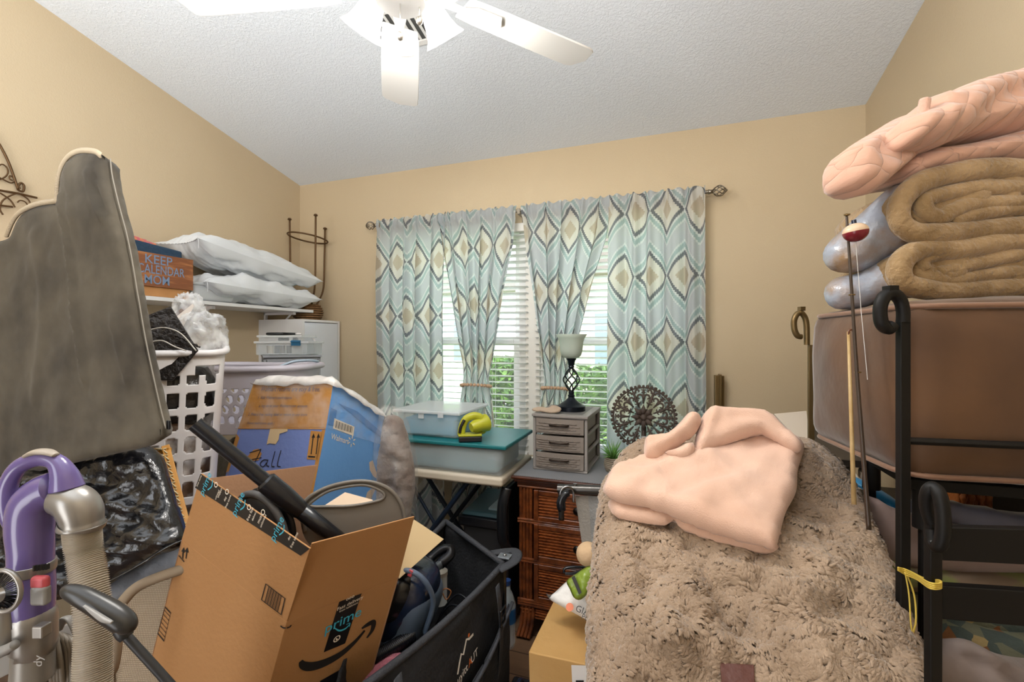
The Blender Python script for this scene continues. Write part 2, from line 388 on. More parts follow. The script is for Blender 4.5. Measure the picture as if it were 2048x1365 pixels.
# blinds
slatm = mat('white blind slat', '#f4f4f2', .45, transl=.35)
def blind(label, x0, x1):
    t_ = thing('window_blind', label, 'blind', ((x0 + x1) / 2, D + .02, WZ1), None)
    MB().b2((x0, D - .008, WZ1 - .05), (x1, D + .042, WZ1)).build('headrail', whitet, t_, bevel=.003)
    mb = MB(); z = WZ1 - .075; sl = math.radians(12)
    while z > WZ0 + .04:
        dz = math.sin(sl) * .024; dy = math.cos(sl) * .024; yc = D + .018
        vs = [(x0 + .004, yc - dy, z + dz), (x1 - .004, yc - dy, z + dz), (x0 + .004, yc, z + .003), (x1 - .004, yc, z + .003), (x0 + .004, yc + dy, z - dz), (x1 - .004, yc + dy, z - dz)]
        b0 = [(a, c, q_ - .0028) for a, c, q_ in vs]
        mb.add(vs + b0, [(0, 1, 3, 2), (2, 3, 5, 4), (6, 8, 9, 7), (8, 10, 11, 9), (0, 6, 7, 1), (4, 5, 11, 10), (0, 2, 8, 6), (2, 4, 10, 8), (1, 7, 9, 3), (3, 9, 11, 5)]); z -= .0385
    mb.build('slats', slatm, t_)
    MB().b2((x0 + .004, D - .004, WZ0 + .005), (x1 - .004, D + .04, WZ0 + .022)).build('bottom_rail', whitet, t_, bevel=.003)
    for f in (.22, .78):
        x = x0 + (x1 - x0) * f
        mb = MB(); mb.cyl((x, D - .0065, WZ0 + .02), (x, D - .0065, WZ1 - .05), .0011, n=6); mb.cyl((x, D + .0425, WZ0 + .02), (x, D + .0425, WZ1 - .05), .0011, n=6)
        mb.build('ladder_cord', whitet, t_)
blind('white slatted blind on the left window, between the left curtain and the centre post', WX0 + .005, MX - .02)
blind('white slatted blind on the right window, behind the lamp and the right-hand curtains', MX + .02, WX1 - .005)
# outdoors
grass = mat('lawn grass', '#5f9a2a', .9, var=('#86bb3c', 3), bump=(60, .6))
tag(MB().b2((-14, D + .5, -.45), (9, 24, -.35)).build('ground', grass), kind='structure')
walk = mat('pale concrete', '#c9c2b6', .8, var=('#b9b2a6', 8))
tag(MB().b2((-14, 6.4, -.35), (9, 7.5, -.33)).build('sidewalk', walk), kind='structure')
def house(name, label, x0, x1, y, zt, hexc, roofhex):
    h = thing(name, label, 'house', ((x0 + x1) / 2, y, -.35))
    sid, nt, b = newmat('siding ' + hexc); b.inputs['Base Color'].default_value = lin(hexc)
    wv = N(nt, 'ShaderNodeTexWave', wave_type='BANDS', bands_direction='Z', wave_profile='SAW'); wv.inputs['Scale'].default_value = 1.6; t = N(nt, 'ShaderNodeTexCoord'); bp = N(nt, 'ShaderNodeBump'); bp.inputs['Strength'].default_value = .8; bp.inputs['Distance'].default_value = .03
    nt.links.new(t.outputs['Object'], wv.inputs[0]); nt.links.new(wv.outputs[0], bp.inputs['Height']); nt.links.new(bp.outputs[0], b.inputs['Normal'])
    MB().b2((x0, y, -.35), (x1, y + 6, zt)).build('wall', sid, h)
    mb = MB(); xm = (x0 + x1) / 2; e_ = .4
    mb.add([(x0 - e_, y - e_, zt), (x1 + e_, y - e_, zt), (x1 + e_, y + 6.4, zt), (x0 - e_, y + 6.4, zt), (xm, y - e_, zt + 2.2), (xm, y + 6.4, zt + 2.2)], [(0, 1, 4), (2, 3, 5), (1, 2, 5, 4), (3, 0, 4, 5), (3, 2, 1, 0)])
    mb.build('roof', mat('roof ' + roofhex, roofhex, .85, bump=(12, .5)), h)
    dk = mat('dark house window', '#7d8b95', .15)
    for f in (.22, .55, .82):
        x = x0 + (x1 - x0) * f
        wn_ = MB(); wn_.b2((x - .55, y - .06, .75), (x + .55, y, 2.0)); wo_ = wn_.build('window', whitet, h); MB().b2((x - .47, y - .075, .83), (x + .47, y - .06, 1.92)).build('pane', dk, wo_)
    return h
house('house', 'beige sided house across the lawn, seen through the right window blind', -2.6, 4.5, 9.5, 2.7, '#d9c9b4', '#7b7069')
house('house', 'white house across the lawn, seen through the left window blind', -11.5, -3.6, 11.0, 2.6, '#e8e8e6', '#8d8580')
leafm = mat('shrub leaf', '#2f5a1c', .5, var=('#6f9a30', 7, .3)); barkm = mat('dark bark', '#4a3826', .9, bump=(40, .6))
def shrub(label, x, y, z0, h, rr, n, seed):
    random.seed(seed); t_ = thing('shrub', label, 'shrub', (x, y, z0))
    mb = MB()
    for k in range(5):
        a = 2 * PI * k / 5; mb.tube([(x, y, z0), (x + .1 * math.cos(a), y + .1 * math.sin(a), z0 + h * .45), (x + rr * .6 * math.cos(a), y + rr * .6 * math.sin(a), z0 + h * .85)], [.022, .014, .005], 6)
    mb.build('stem', barkm, t_)
    mb = MB()
    for i in range(n):
        a = random.uniform(0, 2 * PI); hh = random.uniform(.12, 1); r = rr * math.sqrt(random.random()) * (1.05 - .75 * abs(hh - .45))
        c = Vector((x + r * math.cos(a), y + r * math.sin(a), z0 + h * hh)); L = random.uniform(.035, .06)
        d1 = Vector((random.gauss(0, 1), random.gauss(0, 1), random.gauss(0, .6))).normalized(); d2 = d1.orthogonal().normalized(); d2 = Matrix.Rotation(random.uniform(0, 6), 3, d1) @ d2
        mb.add([c - d1 * L, c + d2 * L * .35, c + d1 * L, c - d2 * L * .35 + d2.cross(d1) * .01], [(0, 1, 2), (0, 2, 3)])
    mb.build('foliage', leafm, t_)
p = hit(1010, 800, Vector((0, 3.9, 0)), Vector((0, 1, 0))); shrub('dark green shrub outside, seen left of the centre window post', p.x, 3.9, -.35, 1.55, .36, 4200, 1)
p = hit(1185, 800, Vector((0, 3.7, 0)), Vector((0, 1, 0))); shrub('dark green shrub outside, seen just right of the table lamp', p.x + .15, 3.7, -.35, 1.5, .42, 4200, 2)
p = hit(905, 850, Vector((0, 4.2, 0)), Vector((0, 1, 0))); shrub('low dark shrub outside, seen between the left pair of curtains', p.x - .1, 4.5, -.35, .95, .4, 2500, 3)

# ================================================================== CURTAINS
def curtain_material():
    m, nt, b = newmat('ikat diamond curtain'); L = nt.links
    def M(op, a, b_=None, c=None):
        n = N(nt, 'ShaderNodeMath', operation=op)
        for i, v in enumerate((a, b_, c)):
            if v is None: continue
            if isinstance(v, (int, float)): n.inputs[i].default_value = v
            else: L.new(v, n.inputs[i])
        return n.outputs[0]
    uv = N(nt, 'ShaderNodeUVMap'); sp = N(nt, 'ShaderNodeSeparateXYZ'); L.new(uv.outputs[0], sp.inputs[0]); u, v = sp.outputs[0], sp.outputs[1]
    Hh, hh, Wd = .345, .138, .24
    # ikat jag: stepped threads
    jag = M('MULTIPLY', M('SUBTRACT', M('FRACT', M('MULTIPLY', u, 1 / .0095)), .5), .009)
    v2 = M('ADD', v, jag)
    row = M('ROUND', M('DIVIDE', v2, Hh)); vv = M('ABSOLUTE', M('SUBTRACT', v2, M('MULTIPLY', row, Hh)))
    par = M('MULTIPLY', M('ABSOLUTE', M('MODULO', row, 2)), .5)
    fu = M('FRACT', M('ADD', M('DIVIDE', u, Wd), par)); a = M('MULTIPLY', M('ABSOLUTE', M('SUBTRACT', fu, .5)), 2)
    s = M('ADD', a, M('DIVIDE', vv, hh)); s = M('MINIMUM', s, M('SUBTRACT', 1 + Hh / hh, s)); s = M('DIVIDE', s, 1.752)
    rp = N(nt, 'ShaderNodeValToRGB'); rp.color_ramp.interpolation = 'CONSTANT'; el = rp.color_ramp.elements
    stops = [(0, '#cbc1af'), (.22, '#e4e2da'), (.46, '#82868c'), (.565, '#e2e7e6'), (.63, '#b2c6c7'), (.75, '#e2e7e7'), (.80, '#cbd1d5')]
    el[0].color = lin(stops[0][1]); el[1].position = stops[1][0]; el[1].color = lin(stops[1][1])
    for p_, c in stops[2:]: q_ = el.new(p_); q_.color = lin(c)
    L.new(s, rp.inputs[0]); L.new(rp.outputs[0], b.inputs['Base Color']); b.inputs['Roughness'].default_value = .9; b.inputs['Specular IOR Level'].default_value = .15
    tr = N(nt, 'ShaderNodeBsdfTranslucent'); L.new(rp.outputs[0], tr.inputs[0]); mx = N(nt, 'ShaderNodeMixShader'); mx.inputs[0].default_value = .55
    L.new(b.outputs[0], mx.inputs[1]); L.new(tr.outputs[0], mx.inputs[2]); L.new(mx.outputs[0], nt.nodes['Material Output'].inputs[0])
    return m
curm = curtain_material()
ROD = back(745, 450, .09).z - .005; RODY = D - .09
beadm = mat('pale wooden bead', '#c2a183', .5)
def curtain(label, edges, nf, seed, group=None, tie=None, zbot=.04):
    """edges: list of (z, xl, xr) from the rod down"""
    random.seed(seed); zs = [e_[0] for e_ in edges][::-1]; xl = [e_[1] for e_ in edges][::-1]; xr = [e_[2] for e_ in edges][::-1]
    root = thing('curtain', label, 'curtain', ((edges[0][1] + edges[0][2]) / 2, RODY, zbot), group)
    nu, full = 260, .80; top = ROD + .032; nz_ = 110
    ph = [random.uniform(0, 6) for _ in range(6)]; mb = MB(); uv = []
    for j in range(nz_ + 1):
        z = top + (zbot - top) * j / nz_; a = np.interp(z, zs, xl); c = np.interp(z, zs, xr); wd = c - a
        g = max(0, min(1, (ROD + .035 - z) / .05)); amp0 = .012 + .024 * min(1, (ROD - z + .02) / .35) if z < ROD else .012
        k = 1.0 if tie is None else min(1, abs(z - tie) / .35 + .35)
        for i in range(nu + 1):
            s_ = i / nu; q_ = s_ + .018 * math.sin(2 * PI * s_ * 2 + ph[0]) + .01 * math.sin(2 * PI * 5 * s_ + ph[1] + z * .7)
            wv = math.sin(2 * PI * nf * q_ + ph[2]) + .35 * math.sin(2 * PI * nf * 2.3 * q_ + ph[3] + z)
            hd = math.exp(-((z - ROD) / .055) ** 2)
            fine = .006 * math.sin(2 * PI * nf * 3.1 * s_ + ph[4] + 9 * z) * hd
            y = RODY - .004 + amp0 * k * wv * .62 + fine
            if abs(z - ROD) < .03: y = RODY - .0165 + min(0, amp0 * wv * .5) + fine
            x = a + wd * s_ + .010 * k * math.sin(2 * PI * nf * q_ + ph[5]) * (1 if 0 < i < nu else 0)
            if z > ROD + .015: z_ = z + .006 * math.sin(2 * PI * nf * 2.2 * s_ + ph[3])
            else: z_ = z
            if tie is not None: z_ = z_ + .05 * math.exp(-((z - tie) / .2) ** 2) * (abs(s_ - .5) * 2) ** 2
            mb.v.append(Vector((x, min(y, D - .047), z_))); uv.append((s_ * full * max(.55, (edges[0][2] - edges[0][1]) / .5), top - z + seed * .06))
    for j in range(nz_):
        for i in range(nu):
            q0 = j * (nu + 1) + i; mb.f.append((q0, q0 + 1, q0 + nu + 2, q0 + nu + 1))
    mb.uv = np.array(uv); mb.build('drape', curm, root, smooth=True)
    if tie is not None:
        a = np.interp(tie, zs, xl); c = np.interp(tie, zs, xr); nb = 26; mb = MB()
        for k in range(nb):
            an = 2 * PI * k / nb; mb.ball(((a + c) / 2 + ((c - a) / 2 + .012) * math.cos(an), RODY - .004 + .046 * math.sin(an) - .004, tie - .01 * math.sin(an)), .0105, n=10)
        mb.build('beaded_tieback', beadm, root, smooth=True)
bx = lambda px, py: back(px, py, .09)
zt = ROD
curtain('patterned curtain hanging straight at the left end of the rod', [(zt + .05, bx(757, 460).x, bx(893, 460).x), (1.6, bx(757, 600).x, bx(888, 600).x), (0, bx(765, 900).x, bx(892, 900).x)], 5, 1)
z2 = bx(955, 772).z
curtain('patterned curtain tied with beads, just left of the centre window post', [(zt + .05, bx(878, 440).x, bx(1034, 440).x), (zt - .2, bx(888, 500).x, bx(1026, 500).x), (zt - .45, bx(902, 600).x, bx(1008, 600).x), (z2 + .1, bx(926, 740).x, bx(985, 740).x), (z2, bx(928, 770).x, bx(978, 770).x), (z2 - .12, bx(922, 800).x, bx(985, 800).x), (z2 - .4, bx(912, 870).x, bx(997, 870).x), (0, bx(895, 1000).x, bx(1015, 1000).x)], 5, 2, tie=z2)
z3 = bx(1110, 778).z
curtain('patterned curtain tied with beads, behind the table lamp', [(zt + .05, bx(1042, 430).x, bx(1226, 420).x), (zt - .2, bx(1050, 500).x, bx(1210, 500).x), (zt - .45, bx(1064, 600).x, bx(1180, 600).x), (z3 + .1, bx(1085, 740).x, bx(1138, 740).x), (z3, bx(1089, 775).x, bx(1134, 775).x), (z3 - .12, bx(1080, 820).x, bx(1136, 820).x), (z3 - .4, bx(1068, 870).x, bx(1142, 870).x), (0, bx(1060, 1000).x, bx(1150, 1000).x)], 5, 3, tie=z3)
curtain('patterned curtain hanging straight at the right end of the rod', [(zt + .05, bx(1218, 420).x, bx(1410, 400).x), (1.6, bx(1216, 600).x, bx(1411, 600).x), (0, bx(1213, 900).x, bx(1415, 900).x)], 5, 4)
rodm = mat('brushed nickel rod', '#8f887c', .3, 1.0)
rod = thing('curtain_rod', 'brushed metal curtain rod with twisted cage finials over the window', 'curtain rod', (-.4, RODY, ROD))
xa, xb = bx(757, 450).x, bx(1412, 385).x
MB().cyl((xa - .01, RODY, ROD), (xb + .01, RODY, ROD), .0085, n=16).build('pole', rodm, rod, smooth='auto')
def finial(x, s):
    mb = MB(); mb.cyl((x, RODY, ROD), (x + s * .022, RODY, ROD), .0125, .009, n=14)
    for k in range(7):
        pts = []
        for i in range(15):
            f = i / 14; an = 2 * PI * k / 7 + f * 1.9; r = .027 * math.sin(PI * (.06 + .88 * f)) ** .8
            pts.append((x + s * (.022 + .06 * f), RODY + r * math.cos(an), ROD + r * math.sin(an)))
        mb.tube(pts, .0026, 6)
    mb.ball((x + s * .084, RODY, ROD), .006); mb.build('finial', rodm, rod, smooth=True)
finial(xa - .01, -1); finial(xb + .01, 1)
for x in (xa + .02, bx(1038, 430).x, xb - .02):
    mb = MB(); mb.b2((x - .009, RODY - .003, ROD - .02), (x + .009, D, ROD - .008)); mb.b2((x - .009, D - .006, ROD - .05), (x + .009, D, ROD + .025)); mb.b2((x - .009, RODY - .012, ROD - .02), (x + .009, RODY - .009, ROD + .012)); mb.build('bracket', rodm, rod, bevel=.001)

# ================================================================== CEILING FAN AND VENT
fanw = mat('fan white', '#e4e2de', .35); bellg = mat('frosted lamp glass', '#ffffff', .5, transl=.6, emit=1.6)
brass = mat('chain nickel', '#b9b4aa', .3, .8)
HUB = Vector((-.631, .964, 0)); ZB = 2.235
fan = thing('ceiling_fan', 'white five-blade ceiling fan with frosted bell lamp shades', 'ceiling fan', (HUB.x, HUB.y, ZB))
hm = Matrix.Translation((HUB.x, HUB.y, 0))
zt_ = zc(HUB.y)
MB().lathe([(.0, zt_ - .11), (.03, zt_ - .11), (.06, zt_ - .07), (.072, zt_ - .02), (.072, zt_ + .02)], 32, hm).build('canopy', fanw, fan, smooth='auto')
MB().lathe([(.013, ZB + .12), (.013, zt_ - .1)], 16, hm).build('downrod', fanw, fan, smooth=True)
MB().lathe([(.0, ZB + .15), (.03, ZB + .15), (.05, ZB + .125), (.115, ZB + .1), (.135, ZB + .06), (.13, ZB + .02), (.09, ZB - .005), (.06, ZB - .012), (.06, ZB - .05), (.0, ZB - .055)], 40, hm).build('motor_housing', fanw, fan, smooth='auto')
for k in range(5):
    an = math.radians(123.2 + 72 * k + (0 if k else 0)); A = hm @ Matrix.Translation((0, 0, ZB)) @ Matrix.Rotation(an, 4, 'Z') @ Matrix.Rotation(math.radians(9), 4, 'X')
    half = [(.17, .048), (.22, .054), (.36, .060), (.52, .064), (.565, .064), (.58, .054), (.586, .034), (.596, .0)]
    o_ = half + [(x, -y) for x, y in half[-2::-1]]
    bl = MB().prism(o_, -.003, .003, A).build('blade', fanw, fan, bevel=.0015)
    mb = MB(); mb.prism([(.10, .02), (.17, .012), (.20, .035), (.27, .038), (.29, .0), (.27, -.038), (.20, -.035), (.17, -.012), (.10, -.02)], -.010, -.0035, A); mb.build('blade_iron', fanw, bl, bevel=.002)
ZK = ZB + .03
MB().lathe([(.0, ZK - .07), (.03, ZK - .065), (.052, ZK - .04), (.055, ZK), (.05, ZK + .012)], 32, hm).build('light_kit', fanw, fan, smooth='auto')
for k in range(4):
    an = math.radians(123 + 90 * k - 50); dirv = Vector((math.cos(an), math.sin(an), 0)); c0 = Vector((HUB.x, HUB.y, ZK - .03)) + dirv * .05
    mb = MB(); c1 = c0 + dirv * .035 + Vector((0, 0, .01)); mb.tube([c0, c0 + dirv * .02 + Vector((0, 0, .012)), c1], .009, 10); ar = mb.build('lamp_arm', fanw, fan, smooth=True)
    ax = (dirv * .7 + Vector((0, 0, -.7))).normalized(); R_ = Vector((0, 0, -1)).rotation_difference(ax).to_matrix().to_4x4(); A = Matrix.Translation(c1) @ R_
    mb = MB(); mb.lathe([(.0, .012), (.02, .01), (.024, -.012), (.022, -.02)], 20, A); mb.build('lamp_socket', fanw, ar, smooth='auto')
    prof = [(.021, -.012), (.030, -.030), (.037, -.052), (.042, -.075), (.050, -.098), (.064, -.118), (.061, -.1185), (.047, -.098), (.039, -.075), (.034, -.052), (.027, -.030), (.018, -.012)]
    prof = [(r * .9, z * .86) for r, z in prof]
    MB().lathe(prof, 32, A).build('lamp_shade', bellg, ar, smooth=True)
    ld = bpy.data.lights.new('bulb', 'POINT'); ld.energy = BULB_W; ld.color = (1, .96, .90); ld.shadow_soft_size = .05
    lo_ = bpy.data.objects.new('bulb', ld); col.objects.link(lo_); lo_.location = A @ Vector((0, 0, -.108))
for dx, zz in ((.0, .10), (.03, .05)):
    mb = MB(); x, y = HUB.x + dx * 1.2, HUB.y + dx; mb.cyl((x, y, ZK - .06), (x, y, ZK - .06 - zz), .0012, n=6); mb.ball((x, y, ZK - .065 - zz), .009, (1, 1, 1.2)); mb.build('pull_chain', brass, fan, smooth=True)
# vent in the sloped ceiling
cn = Vector((0, -.217, -1)).normalized()
vc = hit(812, 52, Vector((0, D, 2.476)), Vector((0, .217, 1)).normalized())
ve = Vector((1, 0, 0)); vf = cn.cross(ve).normalized(); VM = Matrix((ve, vf, cn)).transposed().to_4x4(); VM.translation = vc
ventm = mat('vent paint', '#dcdcda', .4); darkm = mat('vent duct dark', '#4c4c4a', .9)
vt = thing('ceiling_vent', 'white louvred air vent in the ceiling behind the fan', 'vent', vc)
hx, hy = .17, .10
mb = MB()
for a, c in (((-hx, -hy, 0), (hx, -hy + .025, .008)), ((-hx, hy - .025, 0), (hx, hy, .008)), ((-hx, -hy + .025, 0), (-hx + .025, hy - .025, .008)), ((hx - .025, -hy + .025, 0), (hx, hy - .025, .008))): mb.b2(a, c, VM)
mb.build('frame', ventm, vt, bevel=.002)
MB().b2((-hx + .025, -hy + .025, .0005), (hx - .025, hy - .025, .0015), VM).build('duct', darkm, vt)
for k in range(9):
    x = -hx + .045 + k * (2 * hx - .09) / 8; MB().box((x, 0, .005), (.012, 2 * hy - .05, .0012), VM @ Matrix.Translation((0, 0, 0))).build('slat', ventm, vt)
# ================================================================== LEFT SIDE: shelf on the left wall and what stands on it
cardm = mat('corrugated cardboard', '#a97c4e', .8, var=('#a17345', 3, .3), bump=(90, .12))
cardin = mat('cardboard inside', '#9a7456', .85, bump=(90, .15))
inkm = mat('black ink', '#1e1a18', .6); cyan = mat('cyan ink', '#3fa9c4', .5); whitei = mat('white ink', '#e6dccb', .6)
whitep = mat('white plastic', '#e4e1e2', .35); whitelam = mat('white laminate', '#dcdcdc', .4)
SX = XL + .30
sh = thing('wall_shelf', 'long white wall shelf on the left wall carrying pillows and a wooden sign', 'shelf', (XL + .15, 1.6, 1.535))
MB().b2((XL, .9, 1.537), (SX, 2.41, 1.555)).build('shelf_board', whitelam, sh, bevel=.001)
for y in (1.15, 1.75, 2.3):
    mb = MB(); mb.b2((XL, y - .01, 1.30), (XL + .012, y + .01, 1.535)); mb.b2((XL, y - .01, 1.52), (XL + .25, y + .01, 1.536)); mb.tube([(XL + .01, y, 1.33), (XL + .22, y, 1.525)], .006, 6); mb.build('bracket', whitep, sh)
# wooden keepsake crate with the sign board
cedar, nt, b = newmat('cedar board'); b.inputs['Roughness'].default_value = .55
t = N(nt, 'ShaderNodeTexCoord'); mp = N(nt, 'ShaderNodeMapping'); mp.inputs['Scale'].default_value = (1, 1, 9); nz = N(nt, 'ShaderNodeTexWave'); nz.inputs['Scale'].default_value = 3.2; nz.inputs['Distortion'].default_value = 7; nz.inputs['Detail'].default_value = 3; nz.inputs['Detail Scale'].default_value = 1.2
rp = N(nt, 'ShaderNodeValToRGB'); rp.color_ramp.elements[0].color = lin('#7d4a2a'); rp.color_ramp.elements[1].color = lin('#b97b4a')
nt.links.new(t.outputs['Object'], mp.inputs[0]); nt.links.new(mp.outputs[0], nz.inputs[0]); nt.links.new(nz.outputs[0], rp.inputs[0]); nt.links.new(rp.outputs[0], b.inputs[0])
cr8 = thing('wooden_crate', 'cedar crate with hand-lettered KEEP CALENDAR MOM sign on the shelf', 'crate', (SX - .1, 1.4, 1.556))
pine = mat('pale pine', '#c38e58', .6, var=('#b07c48', 9))
y0, y1 = 1.16, 1.602
mb = MB(); mb.b2((SX - .02, y0, 1.556), (SX - .006, y1 - .01, 1.75)); mb.b2((SX - .2, y0, 1.556), (SX - .186, y1 - .01, 1.75)); mb.b2((SX - .186, y1 - .024, 1.556), (SX - .02, y1 - .01, 1.75)); mb.b2((SX - .186, y0, 1.556), (SX - .02, y0 + .014, 1.75)); mb.b2((SX - .186, y0 + .014, 1.556), (SX - .02, y1 - .024, 1.57))
mb.build('crate_body', pine, cr8, bevel=.001)
MB().b2((SX - .006, y0, 1.60), (SX + .006, y1, 1.752)).build('sign_board', cedar, cr8, bevel=.001)
fc = Face((SX + .006, y0, 1.60), (SX + .006, y1, 1.60), (SX + .006, y1, 1.752), (SX + .006, y0, 1.752))
steel = mat('lettering paint', '#6f86a4', .3)
mb = MB(); uu = lambda y: (y - y0) / (y1 - y0)
for s_, y, z, w_ in (('KEEP', 1.441, .80, .118), ('CALENDAR', 1.455, .50, .206), ('MOM', 1.435, .19, .107)):
    g_ = text_geo(s_, 'CENTER', .006)[0]; wd_ = max(v[0] for v in g_) - min(v[0] for v in g_); fc.text(mb, s_, uu(y), z, .058, sx=w_ / (wd_ * .058), bold=.006)
mb.build('lettering', steel, cr8)
navy = mat('navy cloth', '#1f3a52', .8, bump=(60, .3))
f = hit(378, 520, Vector((SX - .03, 0, 0)), Vector((1, 0, 0)))
mb = MB(); mb.hexa([(SX - .10, 1.2, 1.58), (SX - .03, 1.2, 1.58), (SX - .10, 1.57, 1.58), (SX - .03, 1.57, 1.58), (SX - .10, 1.2, 1.822), (SX - .03, 1.2, 1.822), (SX - .10, 1.575, 1.79), (SX - .03, 1.575, 1.79)])
tag(mb.build('folded_cloth', navy, bevel=.008, seg=3), 'folded navy cloth standing up out of the cedar crate', 'cloth')
pinkp = mat('pink patterned paper', '#c8647a', .7, var=('#d98a5a', 60, .1))
for k, (dx, dy, z, hc) in enumerate(((-.11, 0, 1.855, 0), (-.13, -.03, 1.868, 0), (-.15, -.05, 1.878, 0))):
    mb = MB(); a = -.14
    mb.hexa([(SX + dx - .008, 1.18, 1.59), (SX + dx + .008, 1.18, 1.59), (SX + dx - .008, 1.50 + dy, 1.59), (SX + dx + .008, 1.50 + dy, 1.59), (SX + dx - .008, 1.18, z), (SX + dx + .008, 1.18, z), (SX + dx - .008, 1.50 + dy, z - .035), (SX + dx + .008, 1.50 + dy, z - .035)])
    tag(mb.build('paper_folder', pinkp, bevel=.001), ('pink and orange patterned folder in the crate, nearest the navy cloth', 'pink and orange patterned folder in the crate, middle of the three', 'pink and orange patterned folder in the crate, nearest the wall')[k], 'folder', 'pink folders in the crate')
# clear food container on the shelf
cplast = clear('clear plastic', '#dfeaf0', .26, .10); cplast2 = clear('cloudy plastic', '#e8edf0', .5, .25)
ct = thing('plastic_container', 'clear plastic container on the shelf beside the cedar crate', 'container', (SX - .1, 1.74, 1.556))
def tub(root, lo, hi, m, lidm, wall=.003, taper=.012, lid=.012, over=.008, lidname='lid'):
    (x0, y0, z0), (x1, y1, z1) = lo, hi; a = taper
    mb = MB(); ob = [(x0 + a, y0 + a, z0), (x1 - a, y0 + a, z0), (x1 - a, y1 - a, z0), (x0 + a, y1 - a, z0)]; ot = [(x0, y0, z1), (x1, y0, z1), (x1, y1, z1), (x0, y1, z1)]
    mb.add(ob + ot, [(3, 2, 1, 0), (0, 1, 5, 4), (1, 2, 6, 5), (2, 3, 7, 6), (3, 0, 4, 7)])
    o = mb.build('tub', m, root, bevel=0); md = o.modifiers.new('b', 'BEVEL'); md.width = .018; md.segments = 4; md.limit_method = 'ANGLE'; sm = o.modifiers.new('s', 'SOLIDIFY'); sm.thickness = wall
    for p in o.data.polygons: p.use_smooth = True
    mb = MB(); mb.b2((x0 - over, y0 - over, z1 - lid * .3), (x1 + over, y1 + over, z1 + lid)); l = mb.build(lidname, lidm, root, bevel=.006, seg=3)
    return o, l
tub(ct, (SX - .22, 1.615, 1.557), (SX - .01, 1.86, 1.635), cplast2, cplast2)
tag(MB().b2((SX - .17, 1.64, 1.562), (SX - .05, 1.80, 1.595)).build('folded_paper', mat('taupe paper', '#8d7a70', .8), bevel=.003), 'brownish folded paper inside the clear shelf container', 'paper')
pilm = mat('white pillow cotton', '#d9dde0', .9, bump=(7, .5, 5), sheen=.2)
def pillow(name, label, c, L, W, H, tilt, rz, seed, roll=0):
    M = Matrix.Translation(c) @ Matrix.Rotation(rz, 4, 'Z') @ Matrix.Rotation(tilt, 4, 'Y') @ Matrix.Rotation(roll, 4, 'X'); mb = MB(); nu, nv = 44, 30
    def pt(i, j, s):
        u = -1 + 2 * i / nu; v = -1 + 2 * j / nv; e_ = (1 - abs(u) ** 2.8) * (1 - abs(v) ** 2.8); h = max(0, e_) ** .5
        n_ = mnoise.fractal(Vector((u * 2.2 + seed, v * 2.2, s * 3)), .6, 2, 3) * .028 * min(1, h * 2)
        px_ = u * L / 2 * (1 - .07 * (1 - v * v) * 0 + .0) * (1 - .09 * (1 - abs(v)) * abs(u) * 0 + .03 * abs(v) * 0) ; k = 1 - .08 * (1 - v * v) * u * u
        k2 = 1 - .10 * (1 - u * u) * v * v
        return (px_ * k, v * W / 2 * k2, s * (h * H / 2 + n_))
    top = [pt(i, j, 1) for j in range(nv + 1) for i in range(nu + 1)]; bot = [pt(i, j, -1) for j in range(nv + 1) for i in range(nu + 1)]
    q_ = [(j * (nu + 1) + i, j * (nu + 1) + i + 1, (j + 1) * (nu + 1) + i + 1, (j + 1) * (nu + 1) + i) for j in range(nv) for i in range(nu)]
    mb.add(top, q_, M); mb.add(bot, [f[::-1] for f in q_], M)
    root = thing(name, label, 'pillow', c, 'pillows on the wall shelf'); mb.build('cushion', pilm, root, smooth=True)
    mb = MB(); pts = [Vector(pt(i, 0, 1)) for i in range(0, nu + 1)]; pts = [p + Vector((0, -.002, .002 * math.sin(k * 2.3))) for k, p in enumerate(pts)]; mb.tube([M @ p for p in pts], .0022, 6); mb.build('seam', pilm, root, smooth=True)
    mb = MB(); p = M @ Vector(pt(nu, 0, 1)); mb.tube(cr([p, p + Vector((.004, 0, -.02)), p + Vector((.0, .003, -.05))], 4), .0012, 5); mb.build('loose_thread', pilm, root)
    return root
pillow('pillow', 'white cotton pillow on top of the other pillow on the shelf', Vector((SX - .12, 2.02, 1.800)), .34, .86, .165, 0, 0, 1, roll=-.13)
pillow('pillow', 'white cotton pillow lying directly on the shelf under another', Vector((SX - .12, 2.04, 1.636)), .34, .80, .155, 0, 0, 5, roll=-.03)
# upturned iron plant stand
bronze = mat('antique bronze', '#5a4126', .45, .6)
ps = thing('plant_stand', 'upturned bronze iron plant stand with wicker foot in the corner', 'plant stand', (-2.32, 2.44, 1.492))
cx_, cy_ = -2.335, 2.455; A3 = [(math.radians(a_)) for a_ in (195, 75, -25)]
mb = MB(); rr = .125
mb.tube([(cx_ + rr * math.cos(2 * PI * k / 40), cy_ + rr * math.sin(2 * PI * k / 40), 2.05 + .018 * math.cos(2 * PI * k / 40 + 2.4)) for k in range(40)], .0055, 8, closed=True); mb.build('ring', bronze, ps, smooth=True)
for k, an in enumerate(A3):
    c, s = math.cos(an), math.sin(an); zt2 = 2.18 if k != 1 else 2.14
    mb = MB(); mb.tube(cr([(cx_ + rr * c * 1.03, cy_ + rr * s * 1.03, zt2), (cx_ + rr * c, cy_ + rr * s, 1.95), (cx_ + rr * .93 * c, cy_ + rr * .93 * s, 1.72), (cx_ + .075 * c, cy_ + .075 * s, 1.62), (cx_ + .055 * c, cy_ + .055 * s, 1.58)], 6), .006, 8); mb.lathe([(0, .0), (.013, .0), (.013, .006), (.008, .012), (.0, .012)], 12, Matrix.Translation((cx_ + rr * c * 1.03, cy_ + rr * s * 1.03, zt2 - .004))); mb.build('leg', bronze, ps, smooth=True)
wick = mat('wicker', '#7a5a38', .8)
